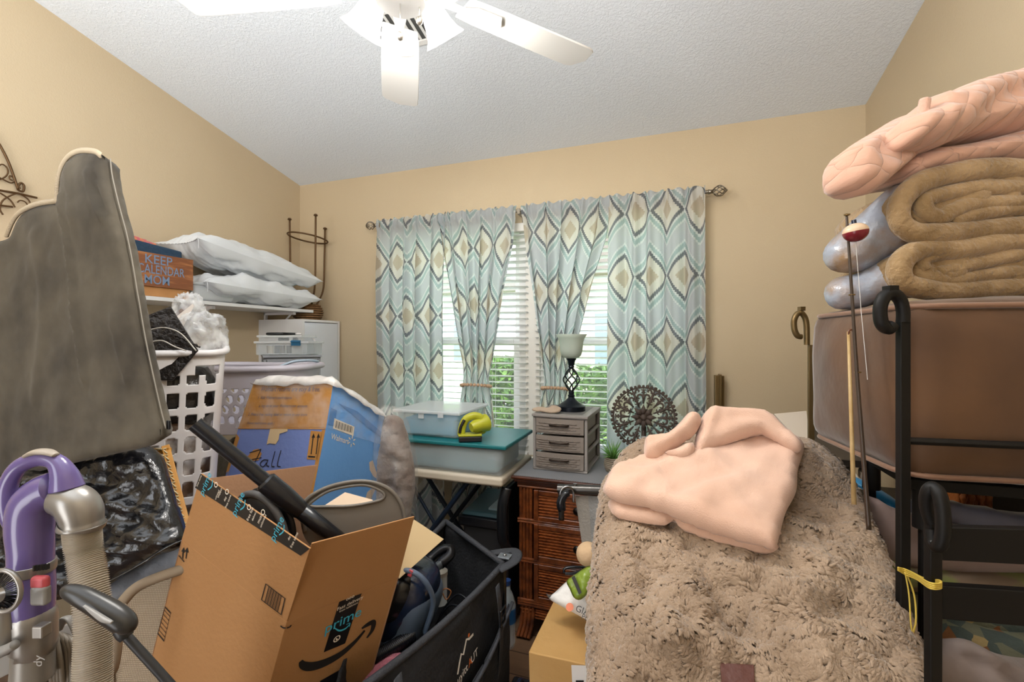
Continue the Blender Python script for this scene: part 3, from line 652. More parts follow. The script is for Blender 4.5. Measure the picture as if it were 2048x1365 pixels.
mb = MB()
for i in range(7):
    z = 1.498 + i * .015; r = .07 + .022 * math.sin(PI * (i + .5) / 7)
    for ph in (0, PI): mb.tube([(cx_ + (r + .004 * math.sin(8 * 2 * PI * k / 64 + ph + i * PI)) * math.cos(2 * PI * k / 64), cy_ + (r + .004 * math.sin(8 * 2 * PI * k / 64 + ph + i * PI)) * math.sin(2 * PI * k / 64), z) for k in range(64)], .0055, 5, closed=True)
mb.lathe([(.0, 1.50), (.068, 1.50), (.088, 1.545), (.07, 1.598), (0, 1.598)], 24, Matrix.Translation((cx_, cy_, 0))); mb.build('wicker_bowl', wick, ps, smooth=True)
# white cabinet in the corner
cb = thing('cabinet', 'narrow white laminate cabinet standing in the back left corner', 'cabinet', (-2.36, 2.4, 0))
x1, ya, yb, zt2 = -2.18, 2.25, 2.585, 1.488
mb = MB()
for lo, hi in (((XL, ya, .0), (x1, ya + .016, zt2)), ((XL, yb - .016, 0), (x1, yb, zt2)), ((XL, ya + .016, zt2 - .016), (x1, yb - .016, zt2)), ((XL, ya + .016, 0), (x1, yb - .016, .05)), ((XL, ya + .016, .05), (XL + .006, yb - .016, zt2 - .016))): mb.b2(lo, hi)
mb.build('carcass', whitelam, cb, bevel=.001)
mb = MB().b2((x1 - .018, ya + .018, .055), (x1 - .002, yb - .02, zt2 - .02)); dr = mb.build('door', mat('pale door laminate', '#d4dae2', .35), cb, bevel=.001)
ym = ya + .075; mb = MB(); mb.tube(cr([(x1 - .002, ym, 1.25), (x1 + .022, ym, 1.265), (x1 + .026, ym, 1.31), (x1 + .022, ym, 1.355), (x1 - .002, ym, 1.37)], 5), .007, 8, flat=.7); mb.build('handle', whitep, dr, smooth=True)
# grey weave drawer tower with the sewing things
greyp = mat('grey resin', '#8e9298', .5, bump=(30, .15)); dgrey = mat('dark grey resin', '#6c6a69', .6)
dkbronze = mat('oil rubbed handle', '#3a2f28', .35, .7)
def drawer_tower(label, M, W, Dp, H, nd, dm, fm=None, solid_side=False):
    """M: frame at the front-left-bottom corner (x right, y back, z up)"""
    fm = fm or dm; o = M.translation.copy(); t_ = thing('drawer_tower', label, 'drawers', M @ Vector((W / 2, Dp / 2, 0)))
    mb = MB(M); p = .014; step = (H - .022) / nd
    mb.b2((0, 0, 0), (W, Dp, .012)); mb.b2((0, Dp - .006, .012), (W, Dp, H - .012))
    for x in (0, W - p):
        for y in (.0, Dp - .02): mb.b2((x, y, .012), (x + p, y + .02, H - .012))
        for k in range(1, nd): mb.b2((x, .02, k * step + .004), (x + p, Dp - .02, k * step + .016))
        if solid_side: mb.b2((x + p / 2 - .001, .02, .012), (x + p / 2 + .001, Dp - .02, H - .012))
    mb.b2((0, 0, H - .022), (W, Dp, H - .010)); mb.build('frame', dm, t_, bevel=.003)
    mb = MB(M); n = 16; pts = [(-.004 + (W + .008) * i / n, -.010 - .010 * math.sin(PI * i / n)) for i in range(n + 1)] + [(W + .004, Dp + .002), (-.004, Dp + .002)]
    mb.prism(pts, H - .012, H); tp = mb.build('top', dm, t_, bevel=.003); mb = MB(M); mb.b2((.03, .03, H - .0005), (W - .03, Dp - .03, H + .0008)); mb.build('tray_recess', dgrey, tp)
    for k in range(nd):
        z0, z1 = k * step + .014, (k + 1) * step + .008; mb = MB(M); pts = [(p + .002 + (W - 2 * p - .004) * i / n, -.004 - .010 * math.sin(PI * i / n)) for i in range(n + 1)]
        poly = pts + [(W - p - .002, .006), (p + .002, .006)]; mb.prism(poly, z0, z1 - .004)
        mb.b2((p + .004, .006, z0 + .004), (W - p - .004, Dp - .03, z1 - .02)); d = mb.build('drawer', fm, t_, bevel=.0015)
        mb = MB(M); rows = max(3, int((z1 - z0 - .02) / .011))     # woven relief on the drawer front
        for r in range(rows):
            z = z0 + .009 + r * (z1 - z0 - .022) / rows
            for c in range(7):
                a0 = (c + (.5 if r % 2 else 0)) / 7.5; a1 = a0 + .125
                if a1 > .985: continue
                a0 = max(a0, .02); ps_ = []
                for q_ in range(5):
                    f_ = a0 + (a1 - a0) * q_ / 4; ps_.append((p + .002 + (W - 2 * p - .004) * f_, -.004 - .010 * math.sin(PI * f_) - .0018 * math.sin(PI * q_ / 4), z))
                mb.tube(ps_, .0034, 5, flat=.5)
        mb.build('weave', fm, d, smooth=True)
        mb = MB(M); zh = (z0 + z1) / 2 + .004; hw = min(.045, W * .2)
        mb.tube([(W / 2 - hw, -.014, zh), (W / 2 - hw * .9, -.024, zh), (W / 2, -.028, zh), (W / 2 + hw * .9, -.024, zh), (W / 2 + hw, -.014, zh)], .0045, 8); mb.build('handle', dkbronze, d, smooth=True)
    return t_
# the tower stands against the left wall, drawers to the room
T1 = P(445, 703, 2.52); T2 = P(520, 705, 2.35)
Mx = WF(-2.05, 1.72, .70, math.radians(90 - 12))
MZ = Matrix.Translation(Vector((P(527, 712, 2.40).x, P(527, 712, 2.40).y, 0))) @ Matrix.Rotation(math.radians(50), 4, 'Z')
TOWER_H = P(527, 712, 2.40).z
drawer_tower('pale grey woven-look plastic drawer tower under the sewing boxes', MZ, .28, .30, TOWER_H, 7, greyp, greyp, True)
def onz(px, py, z): r = ray(px, py); return EYE + r * ((z - 1.35) / r.z)
cen = MZ @ Vector((.14, .15, TOWER_H + .002))
SBM = Matrix.Translation(cen) @ Matrix.Rotation(YAW + math.radians(0), 4, 'Z')
sb = thing('sewing_box', 'clear plastic sewing box with blue latch on the grey drawer tower', 'box', cen)
mb = MB(SBM)
for lo, hi in (((-.14, -.10, .0), (.14, -.097, .062)), ((-.14, .097, 0), (.14, .10, .062)), ((-.14, -.097, 0), (-.137, .097, .062)), ((.137, -.097, 0), (.14, .097, .062)), ((-.137, -.097, 0), (.137, .097, .003))): mb.b2(lo, hi)
mb.build('tub', cplast, sb)
MB(SBM).b2((-.15, -.108, .062), (.15, .108, .074)).build('lid', cplast2, sb, bevel=.003)
bluec = mat('blue latch', '#1d5f86', .4)
mb = MB(SBM); mb.b2((.06, -.118, .05), (.11, -.1075, .080)); mb.b2((.058, -.122, .068), (.112, -.114, .076)); mb.build('latch', bluec, sb, bevel=.002)
for k, (x, hc, lb) in enumerate(((-.105, '#8f7668', 'taupe'), (-.08, '#d9cbb4', 'cream'), (-.045, '#2f333b', 'charcoal'), (-.015, '#6e5a4c', 'brown'), (.022, '#23262e', 'black'))):
    t_ = thing('thread_spool', lb + ' thread spool in the clear sewing box', 'spool', SBM @ Vector((x, -.06 + (.03 if k == 0 else 0), .003)), 'thread spools in the sewing box')
    A = SBM @ Matrix.Translation((x, -.06 + (.03 if k == 0 else 0), .0035)); mb = MB(A); mb.lathe([(0, .002), (.013, .002), (.013, .048), (0, .048)], 16); mb.build('thread', mat('thread ' + hc, hc, .8, bump=(300, .4)), t_, smooth='auto')
    MB(A).lathe([(0, 0), (.015, 0), (.015, .003), (0, .003)], 16).build('spool_rim', whitep, t_, smooth='auto'); MB(A).lathe([(0, .047), (.015, .047), (.015, .050), (0, .050)], 16).build('spool_rim', whitep, t_, smooth='auto')
s2 = thing('bobbin_case', 'flat clear bobbin case stacked on the clear sewing box', 'case', SBM @ Vector((-.02, 0, .0745)))
mb = MB(SBM); mb.b2((-.13, -.09, .0745), (.10, .09, .095)); mb.build('tray', cplast, s2, bevel=.002); MB(SBM).b2((-.14, -.098, .095), (.11, .098, .107)).build('lid', cplast2, s2, bevel=.003)
for x, hc in ((-.03, '#3b3f45'), (0.0, '#2c3036'), (.05, '#66707a')): MB(SBM).cyl((x, -.07, .086), (x + .024, -.07, .086), .008).build('bobbin', mat('bobbin ' + hc, hc, .5), s2, smooth='auto')
sc = thing('fabric_shears', 'black handled shears lying on the bobbin case', 'scissors', SBM @ Vector((0, -.02, .1075)))
mb = MB(SBM); mb.tube(cr([(-.11, -.04, .116), (-.06, -.06, .116), (-.02, -.035, .116), (-.06, -.005, .116), (-.1, -.012, .116)], 6, True), .008, 8, closed=True); mb.tube([(-.03, -.035, .116), (.06, -.05, .116)], [.009, .006], 8); mb.build('grip', mat('black rubber', '#17181a', .5), sc, smooth=True)
MB(SBM).tube([(.055, -.05, .116), (.085, -.052, .116)], [.006, .004], 8).build('tip_cap', whitep, sc, smooth=True)

# ================================================================== LAUNDRY BASKETS
def rrect(a, c, r, s):     # rounded rectangle perimeter, s in 0..1
    seg = [2 * (a - r), PI * r / 2, 2 * (c - r), PI * r / 2] * 2; L = sum(seg); t_ = (s % 1) * L; k = 0
    while t_ > seg[k]: t_ -= seg[k]; k += 1
    cs = [(-1, -1), (1, -1), (1, 1), (-1, 1)]
    if k % 2 == 0:
        e_ = k // 2; x0, y0 = [(-(a - r), -c), (a, -(c - r)), (a - r, c), (-a, c - r)][e_]; dx, dy = [(1, 0), (0, 1), (-1, 0), (0, -1)][e_]; return (x0 + dx * t_, y0 + dy * t_)
    e_ = k // 2; cx, cy = [(a - r, -(c - r)), (a - r, c - r), (-(a - r), c - r), (-(a - r), -(c - r))][e_]; an = [-PI / 2, 0, PI / 2, PI][e_] + t_ / r
    return (cx + r * math.cos(an), cy + r * math.sin(an))
def basket(name, label, M, a, c, r, H, bot, hole, m, rimz, nu, nv, grp=None, rim=.012, shift=(0, 0)):
    t_ = thing(name, label, 'laundry basket', M.translation, grp); mb = MB(M)
    def pt(i, j):
        s_ = i / nu; x, y = rrect(a, c, r, s_); f = j / nv; k = bot + (1 - bot) * f; z = f * (H + rimz(x, y))
        return (x * k + shift[0] * (1 - f), y * k + shift[1] * (1 - f), z)
    mb.v = [M @ Vector(pt(i, j)) for j in range(nv + 1) for i in range(nu)]
    L = 4 * (a + c) - 8 * r + 2 * PI * r
    for j in range(nv):
        for i in range(nu):
            if hole((i + .5) / nu * L, (j + .5) / nv * H): continue
            mb.f.append((j * nu + i, j * nu + (i + 1) % nu, (j + 1) * nu + (i + 1) % nu, (j + 1) * nu + i))
    mb.build('body', m, t_, smooth=True, solid=.0035)
    mb = MB(M); mb.tube([Vector(pt(i, nv)) * 1 + Vector((rrect(a, c, r, i / nu)[0] * .03, rrect(a, c, r, i / nu)[1] * .03, 0)) for i in range(0, nu, 3)], rim, 8, closed=True); mb.build('rim', m, t_, smooth=True)
    mb = MB(M); mb.prism([(rrect(a, c, r, i / 40)[0] * bot + shift[0], rrect(a, c, r, i / 40)[1] * bot + shift[1]) for i in range(40)], 0, .004); mb.build('base', m, t_)
    return t_
def hole_tall(s, z):
    if z > .535: return .038 < (s - .115) < .118 and z < .567 and abs(z - .551) < .0165   # hand slot
    if z < .03: return False
    col_ = (s - .008) % .056; rw = (z - .02) % .078
    if (.27 - .03) < (s % 1.0) < .29: return False
    if s < .12 and z > .30 and s < .055: return False
    cxx, czz = col_ - .028, rw - .039
    return abs(cxx) < .0175 and abs(czz) < .0265 and (abs(cxx) / .0175) ** 6 + (abs(czz) / .0265) ** 6 < 1.0
HM = CF(348, 706, 1.66); HM.translation = HM.translation - Vector((0, 0, .61)); 
HM = HM @ Matrix.Rotation(math.radians(34), 4, 'Z')
basket('laundry_hamper', 'tall white slotted laundry hamper stuffed with plastic-wrapped things', HM, .155, .15, .07, .61, .86, hole_tall, whitep, lambda x, y: .0 + .045 * max(0, (x + .0) / .155) ** 2 * max(0, .5 + y / .3), 280, 152, shift=(-.015, 0))
bagclear = clear('clear crinkled bag', '#f2f4f6', .42, .12, bump=(22, 1.0, .25))
darkstuff = mat('dark crinkled film', '#33302e', .3, bump=(26, 1.0)); tanstuff = mat('brown packing paper', '#8a6f5a', .5, bump=(14, .9), var=('#dcd8d6', 11, .06))
def lump(name, label, cat, M, sz, m, seed, amp=.18, fr=2.2, n=24, group=None, kind=None):
    mb = MB(M); vs = []; nn = n
    for i in range(nn + 1):
        th = PI * i / nn
        for j in range(2 * nn):
            ph = PI * j / nn; d = Vector((math.sin(th) * math.cos(ph), math.sin(th) * math.sin(ph), math.cos(th)))
            k = 1 + amp * mnoise.fractal(d * fr + Vector((seed, 0, 0)), .6, 2, 4)
            e_ = .75; q_ = Vector([math.copysign(abs(c) ** e_, c) for c in d]); vs.append((q_.x * sz[0] * k, q_.y * sz[1] * k, q_.z * sz[2] * k))
    fs = [(i * 2 * nn + j, (i + 1) * 2 * nn + j, (i + 1) * 2 * nn + (j + 1) % (2 * nn), i * 2 * nn + (j + 1) % (2 * nn)) for i in range(nn) for j in range(2 * nn)]
    mb.add(vs, fs); o = mb.build(name, m, None, smooth=True); return tag(o, label, cat, group, kind)
lump('wrapped_bundle', 'brown paper bundle showing through the lower slots of the hamper', 'bundle', HM @ Matrix.Translation((-.01, 0, .19)), (.118, .115, .20), tanstuff, 1, .07)
lump('wrapped_bundle', 'dark film-wrapped bundle showing through the upper slots of the hamper', 'bundle', HM @ Matrix.Translation((.0, .0, .46)), (.13, .125, .115), darkstuff, 2, .06)
lump('plastic_bag', 'clear crinkled plastic bag bulging out of the top of the hamper', 'bag', HM @ Matrix.Translation((.08, .0, .66)), (.085, .095, .10), bagclear, 3, .14, 3.2, 30)
lump('plastic_bag', 'knotted clear bag peak rising behind the dark tray in the hamper', 'bag', HM @ Matrix.Translation((.045, .05, .76)), (.05, .045, .07), bagclear, 8, .3, 3.0, 24)
# dark hammered tray standing in the hamper
tray = thing('serving_tray', 'dark hammered metal tray tipped up in the hamper', 'tray', P(370, 690, 1.6))
trm = mat('dark hammered metal', '#2d2825', .35, .5, bump=(45, .9))
def leaf(root, name, pts, d, m, th=.006, bev=.002):
    q_ = [P(*p) if len(p) == 3 else P(p[0], p[1], d) for p in pts]; n = (q_[1] - q_[0]).cross(q_[2] - q_[0]).normalized()
    if n.dot(EYE - q_[0]) < 0: q_ = q_[::-1]; n = -n
    k = len(q_); mb = MB(); mb.add(q_ + [p - n * th for p in q_], [tuple(range(k)), tuple(range(2 * k - 1, k - 1, -1))] + [(i, k + i, k + (i + 1) % k, (i + 1) % k) for i in range(k)])
    return mb.build(name, m, root, bevel=bev)
leaf(tray, 'tray_plate', [(290, 632, 1.56), (341, 612, 1.60), (396, 700, 1.56), (345, 760, 1.52), (300, 760, 1.5)], 0, trm, .010, .003)
mb = MB()
for i in range(26): mb.ball(P(352 + i * 1.9 + 2 * math.sin(i), 672 + (i * .9), 1.545), .0035, n=6)
mb.build('bead_row', trm, tray, smooth=True)
for k, (pts, lb) in enumerate((([(300, 660), (330, 656), (362, 668), (392, 702)], 'pale cord arching over the dark tray'), ([(303, 684), (325, 682), (350, 694), (372, 702)], 'pale cord curling low in front of the dark tray'))):
    tag(MB().tube(cr([P(x, y, 1.53) for x, y in pts], 8), .0022, 6).build('cord', mat('pale cord', '#c9c4bb', .6), smooth=True), lb, 'cord')
booklet = mat('white booklet', '#ddd4cc', .6)
bk = thing('booklet', 'thin white booklets poking out behind the dark tray', 'booklet', P(370, 640, 1.68))
leaf(bk, 'cover', [(352, 634, 1.66), (385, 608, 1.68), (388, 612, 1.68), (362, 660, 1.66)], 0, booklet, .003, .0005)
leaf(bk, 'pages', [(345, 630, 1.68), (379, 606, 1.70), (383, 611, 1.70), (360, 655, 1.68)], 0, mat('brown booklet', '#7a5c52', .6), .003, .0005)
# wide basket with round holes
greyb = mat('lavender grey plastic', '#b7b3bd', .4)
def hole_round(s, z):
    rowh = .045; k = int(z / rowh)
    if z > .20 or z < .045: return False
    x = (s + (.026 if k % 2 else 0)) % .052 - .026; y = z - (k + .5) * rowh
    return x * x / (.0165 ** 2) + y * y / (.0175 ** 2) < 1
OM = CF(512, 735, 2.12); OM.translation = OM.translation - Vector((0, 0, .285))
ob = basket('laundry_basket', 'wide oval basket with round holes behind the shipping box', OM, .27, .19, .15, .285, .80, hole_round, greyb, lambda x, y: .006 * abs(x) / .27, 400, 72, rim=.014)
# soft liner: the pale far wall seen through its holes is the basket itself; blue-grey handle at the right end
mb = MB(OM); mb.tube(cr([(.17, -.13, .292), (.22, -.10, .315), (.262, -.03, .318), (.268, .04, .31)], 6), .012, 8, flat=.5); mb.build('handle', mat('blue grey grip', '#a3b4c4', .4), ob, smooth=True)

bb_ = mat('black bag film', '#15161a', .3, bump=(18, .8), coat=.2)
lump('trash_bag', 'black plastic bag propping up the wide oval laundry basket', 'bag', Matrix.Translation((OM.translation.x, OM.translation.y, OM.translation.z / 2)), (.20, .17, OM.translation.z / 2 * .97), bb_, 11, .05, 2.5, 24)
lump('trash_bag', 'black plastic bag beneath the tall laundry hamper', 'bag', Matrix.Translation((HM.translation.x, HM.translation.y, HM.translation.z / 2)), (.15, .13, HM.translation.z / 2 * .96), bb_, 12, .05, 2.5, 20)
# ================================================================== GREY SUEDE COVER, BLACK BAG, YELLOW FRAME
suede = mat('grey suede', '#36312a', .95, var=('#625b4e', 6, .2), bump=(9, .2, 6), sheen=.12)
gc = thing('suede_cover', 'grey suede padded cover with whipstitched curved edge, standing on the left', 'cover', P(150, 900, 1.2))
def gbend(u, v): return .03 * math.sin(u * 4.0) - .05 * u * u
pl = FACE(150, 640, 1.18, dx=.25)
gout = [(-60, 480), (-12, 470), (12, 428), (55, 408), (112, 402), (118, 350), (138, 318), (168, 306), (205, 309), (221, 318), (224, 350), (236, 400), (262, 490), (283, 600), (300, 690), (325, 800), (340, 858), (334, 882), (300, 893), (200, 915), (100, 938), (0, 962), (-60, 975)]
# corners are kept by doubling the point
gout2 = []
for p in gout:
    gout2.append(p)
    if p in ((112, 402), (340, 858), (-60, 480), (-60, 975), (221, 318)): gout2.append((p[0] + .4, p[1] + .4))
cloth('cover_front', gout2, pl, suede, gc, T=(.010, .05), R=.03, res=.014, nz=(.006, 5), ridges=[([(125, 395), (150, 520), (165, 640), (185, 760)], .010, .012), ([(205, 360), (215, 400), (232, 430)], .006, -.010), ([(190, 350), (205, 395), (225, 440)], .006, .010), ([(60, 470), (80, 600), (60, 800)], .02, .006), ([(140, 330), (160, 480)], .01, .006), ([(250, 640), (280, 760)], .012, .008)], bend=gbend)
lt = mat('whipstitch cord', '#b3a48c', .7)
n_ = Vector(pl[1]).normalized(); e1 = UP.cross(n_).normalized(); e2 = n_.cross(e1)
def onp(px, py, off=.0):
    q_ = hit(px, py, pl[0], n_); u = (q_ - pl[0]).dot(e1); v = (q_ - pl[0]).dot(e2); return q_ + n_ * (gbend(u, v) + off)
mb = MB(); path = cr([onp(x, y, .004) for x, y in [(-12, 470), (12, 428), (55, 408), (112, 402)]], 22) + cr([onp(x, y, .004) for x, y in [(112, 402), (118, 350), (138, 318), (168, 306), (205, 309), (221, 318)]], 18)
path = [Vector(p) for p in path]; L = 0; last = None
acc = []; step = .012
for a, c in zip(path[:-1], path[1:]):
    k = max(1, round((c - a).length / step))
    for i in range(k): acc.append(a.lerp(c, i / k))
for i in range(1, len(acc) - 1):
    t_ = (acc[i + 1] - acc[i - 1]).normalized(); u = t_.cross(n_).normalized(); mb.tube([acc[i] - u * .006 - t_ * .003 + n_ * .003, acc[i] + n_ * .006, acc[i] + u * .006 + t_ * .003 + n_ * .003], .0026, 5)
mb.build('whipstitch', lt, gc, smooth=True)
mb = MB(); mb.add([onp(112, 401, -.03), onp(118, 345, -.03), onp(135, 322, -.05), onp(72, 401, -.10)], [(0, 1, 2, 3)]); mb.build('lining_flap', suede, gc, solid=.004)
MB().tube(cr([onp(x, y, -.012) for x, y in [(222, 318), (226, 350), (240, 405), (264, 490), (285, 600), (302, 690), (327, 800), (341, 856)]], 6), .0016, 6).build('edge_piping', mat('pale piping', '#8a847a', .8), gc, smooth=True)
MB().box(onp(340, 850, -.02), (.010, .006, .022)).build('zip_pull', mat('black plastic', '#15161a', .35), gc, bevel=.002)
# scrolled wall decoration on the left wall
wd = thing('wall_scrollwork', 'dark bronze wire scrollwork hanging on the left wall', 'wall decoration', (XL + .02, 1.05, 1.9))
def lw(px, py): return hit(px, py, Vector((XL + .015, 0, 0)), Vector((1, 0, 0)))
for pts, r in (([(-30, 250), (-10, 275), (15, 320), (37, 381)], .0045), ([(37, 381), (46, 383), (48, 372), (42, 366), (37, 372), (40, 378)], .004), ([(-30, 376), (0, 381), (35, 387), (74, 396)], .0045),
               ([(-25, 360), (0, 359), (14, 350), (15, 338), (5, 329), (-5, 335), (-8, 350), (8, 360), (22, 366), (30, 362)], .0028), ([(30, 364), (26, 355), (20, 352), (19, 358), (25, 361)], .0028),
               ([(37, 386), (20, 392), (5, 402), (0, 418), (6, 430)], .003), ([(37, 386), (55, 398), (60, 406)], .003), ([(0, 386), (20, 400), (30, 415)], .003), ([(35, 405), (40, 401), (50, 404), (56, 412)], .0025), ([(-20, 410), (0, 411), (25, 414)], .004), ([(-30, 300), (-15, 310), (-8, 328)], .003)):
    MB().tube(cr([lw(*p) for p in pts], 7), r, 6).build('scroll', bronze, wd, smooth=True)
# black bag over the pile beneath the cover
blackbag = mat('black bin bag film', '#111114', .22, bump=(22, .9, 6), coat=.3)
cloth('bin_bag', [(-80, 960), (0, 950), (120, 925), (250, 898), (300, 893), (322, 925), (335, 975), (366, 1072), (356, 1098), (300, 1118), (240, 1150), (215, 1172), (120, 1200), (0, 1230), (-80, 1300)], FACE(150, 1030, 1.22, dx=.2, dz=.35), blackbag, None, T=(.04, .05), R=.06, res=.012, nz=(.05, 9), seed=4,
      ridges=[([(0, 1000), (120, 1010), (260, 1060), (360, 1090)], .012, .018), ([(60, 1080), (200, 1100), (340, 1100)], .010, .02), ([(120, 960), (240, 1000), (340, 1040)], .01, .012), ([(0, 1130), (150, 1120), (300, 1110)], .009, -.02)])
tag(bpy.data.objects['bin_bag'], 'shiny crinkled black bin bag under the grey suede cover', 'bag')
blk = mat('black strap', '#141416', .4)
tag(MB().tube(cr([P(200, 1172, 1.02), P(270, 1135, 1.04), P(325, 1100, 1.1), P(368, 1080, 1.14)], 6), [.006] * 6 + [.012] * 6 + [.016] * 7, 8, flat=.25).build('plastic_strap', blackbag, smooth=True), 'black folded plastic strap running below the bin bag', 'strap')
# yellow wooden loom frame with strings
ylw = mat('yellow varnished wood', '#c9913a', .4, var=('#b97f2c', 20))
lf = thing('wooden_loom', 'yellow wooden frame laced with string beside the bin bag', 'frame', P(345, 1060, 1.30))
def beam(root, name, a, c, w, th, m, bev=.002):
    a, c = Vector(a), Vector(c); z = (c - a).normalized(); x = z.cross(EYE - a).normalized(); y = z.cross(x); L = (c - a).length
    M = Matrix((x, y, z)).transposed().to_4x4(); M.translation = a; return MB(M).b2((-w / 2, -th / 2, 0), (w / 2, th / 2, L)).build(name, m, root, bevel=bev)
beam(lf, 'rail', P(331, 893, 1.33), P(375, 1062, 1.22), .020, .014, ylw); beam(lf, 'rail', P(288, 898, 1.34), P(330, 1062, 1.23), .020, .014, ylw)
beam(lf, 'end_rail', P(283, 905, 1.335), P(340, 902, 1.325), .018, .014, ylw)
strm = mat('cream string', '#d9c9a0', .8)
mb = MB()
for k in range(12):
    f = k / 12; a = P(331, 893, 1.32).lerp(P(375, 1062, 1.21), f + .03); c = P(288, 898, 1.33).lerp(P(330, 1062, 1.22), f + .05)
    a2 = P(331, 893, 1.32).lerp(P(375, 1062, 1.21), f + .09); m_ = (a + c) / 2
    mb.tube([a, a.lerp(c, .22), a.lerp(c, .5)], .0018, 5); mb.tube([a2, a.lerp(c, .18), a.lerp(c, .5) + Vector((0, 0, .006))], .0018, 5); mb.ball(a.lerp(c, .2), .004, n=6)
mb.build('string_lacing', strm, lf, smooth=True)

# ================================================================== RETURNS BOX (blue and brown)
blu = mat('box blue print', '#6d7fb8', .6, bump=(60, .1)); blu2 = mat('box bright blue', '#6ba3e2', .5, bump=(60, .1)); brn = mat('box brown print', '#b07c3c', .65, bump=(60, .1)); kraft = mat('kraft edge', '#b8904f', .75)
rb = thing('shipping_box', 'blue and brown returns box marked Fall, wrapped in clear film', 'box', P(600, 1100, 1.8))
TL, TR_, TRR = P(508, 764, 1.80), P(667, 765, 1.66), P(770, 832, 1.92)
ML, MR, MRR = P(477, 855, 1.78), P(652, 856, 1.64), P(766, 890, 1.90)
BL, BR, BRR = P(418, 1075, 1.72), P(609, 1075, 1.60), P(752, 1075, 1.86)
TL = flatten_corner(TL, ML, MR, TR_); BL = flatten_corner(BL, ML, MR, BR); TRR = flatten_corner(TRR, MR, MRR, TR_); BRR = flatten_corner(BRR, BR, MR, MRR)
def panel(root, name, q_, m, th=.004): return MB().slab(q_, th).build(name, m, root, bevel=.001)
panel(rb, 'front_flap', [ML, MR, TR_, TL], brn); panel(rb, 'front_panel', [BL, BR, MR, ML], blu)
panel(rb, 'side_flap', [MR, MRR, TRR, TR_], blu2); panel(rb, 'side_panel', [BR, BRR, MRR, MR], blu2)
BK = TL + TRR - TR_; MK = ML + MRR - MR; BB = BL + BRR - BR
panel(rb, 'back_panel', [BRR, BB, BK, TRR], kraft); panel(rb, 'far_side_panel', [BB, BL, TL, BK], kraft); panel(rb, 'bottom_panel', [BB, BRR, BR, BL], kraft)
ff, fp, sf, spn = Face(ML, MR, TR_, TL), Face(BL, BR, MR, ML), Face(MR, MRR, TRR, TR_), Face(BR, BRR, MRR, MR)
pur = mat('purple print ink', '#5d5560', .7)
mb = MB()
for s_, u, v, sz in (('Walmart returns are easy & free:', .13, .84, .027), ('1. Visit Walmart.com/returns.', .12, .65, .017), ('   a. log on to your Walmart.com account.', .14, .47, .017), ('2. Print a free mailing label or return to any store', .07, .28, .0165), ('(Some restrictions apply.)', .09, .09, .015)): ff.text(mb, s_, u, v, sz, align='LEFT', shear=.12, bold=.004, sx=.82 if sz > .02 else .86)
mb.build('returns_lettering', pur, rb)
mb = MB(); mb.quad_on(fp, [(.0, .985), (1, .985), (1, 1.0), (0, 1.0)], .0012); mb.quad_on(fp, [(.955, 0), (1.0, 0), (1.0, .98), (.965, .98)], .0012)
mb.quad_on(fp, fp.px([(614, 919), (636, 921), (645, 864), (622, 862)]), .0012); mb.quad_on(fp, [(.0, .58), (.03, .6), (.05, .90), (.0, .94)], .0012); mb.quad_on(fp, fp.px([(500, 923), (518, 921), (524, 908), (518, 898), (508, 900), (494, 915)]), .0012)
mb.build('kraft_patches', brn, rb)
mb = MB()
for x in (625, 635): mb.quad_on(fp, fp.px([(x - 3, 909), (x - 1, 909), (x + 3.5, 872), (x + 1.5, 872)]), .002); mb.quad_on(fp, fp.px([(x - 1, 876), (x + 6, 876), (x + 3, 867)]), .002)
mb.quad_on(fp, fp.px([(617, 915), (631, 916), (631, 913), (617, 912)]), .002)
mb.build('up_arrows', inkm, rb); mb = MB()
for st in ([(500, 906), (511, 903), (523, 899)], [(523, 899), (518, 910), (513, 920), (508, 932)], [(503, 920), (513, 918), (524, 916)], [(536, 921), (527, 921), (521, 929), (527, 934), (534, 926)], [(537, 920), (534, 930), (539, 934)], [(551, 903), (547, 918), (544, 932), (550, 934)], [(563, 901), (558, 918), (556, 932), (562, 934)]): mb.stroke(fp, fp.px(st), .0035, .002)
mb.build('marker_lettering', inkm, rb)
tp_ = mat('torn paper tape', '#cdb48c', .7)
mb = MB(); mb.quad_on(fp, fp.px([(534, 890), (540, 887), (552, 889), (558, 880), (560, 868), (576, 863), (576, 858.5), (541, 858.5), (538, 872)]), .002); mb.build('torn_tape', tp_, rb)
mb = MB(); spn.text(mb, 'Walmart', *spn.inv(662, 873), .030, align='LEFT', bold=.006, ang=-.03, sx=.9)
for k in range(6):
    a = PI / 2 + k * PI / 3; c_ = spn.inv(703, 883); r0, r1 = .010, .022
    d_ = (math.cos(a), math.sin(a)); mb.stroke(spn, [(c_[0] + d_[0] * r0 / spn.W, c_[1] + d_[1] * r0 / spn.H), (c_[0] + d_[0] * r1 / spn.W, c_[1] + d_[1] * r1 / spn.H)], .0045, .0012)
mb.build('store_lettering', whitei, rb)
mb = MB(); mb.quad_on(spn, spn.px([(738, 925), (745, 921), (753, 947), (752, 957), (746, 953), (739, 940)]), .0012); mb.quad_on(spn, spn.px([(730, 1000), (734, 985), (745, 975), (750, 980), (742, 998), (736, 1003)]), .0012); mb.build('pale_print', mat('pale print', '#d8c5b0', .6), rb)
mb = MB(); mb.quad_on(sf, [(.02, .08), (.12, .08), (.12, .45), (.02, .45)], .0012); mb.quad_on(sf, [(.12, .62), (.45, .66), (.98, .38), (.98, .18), (.6, .40)], .0012); mb.build('dark_blue_print', mat('mid blue print', '#3f7dc0', .5), rb)
mb = MB(); mb.quad_on(sf, [(.10, .03), (.44, .0), (.44, .24), (.10, .26)], .0012); mb.build('barcode_label', whitei, rb)
mb = MB()
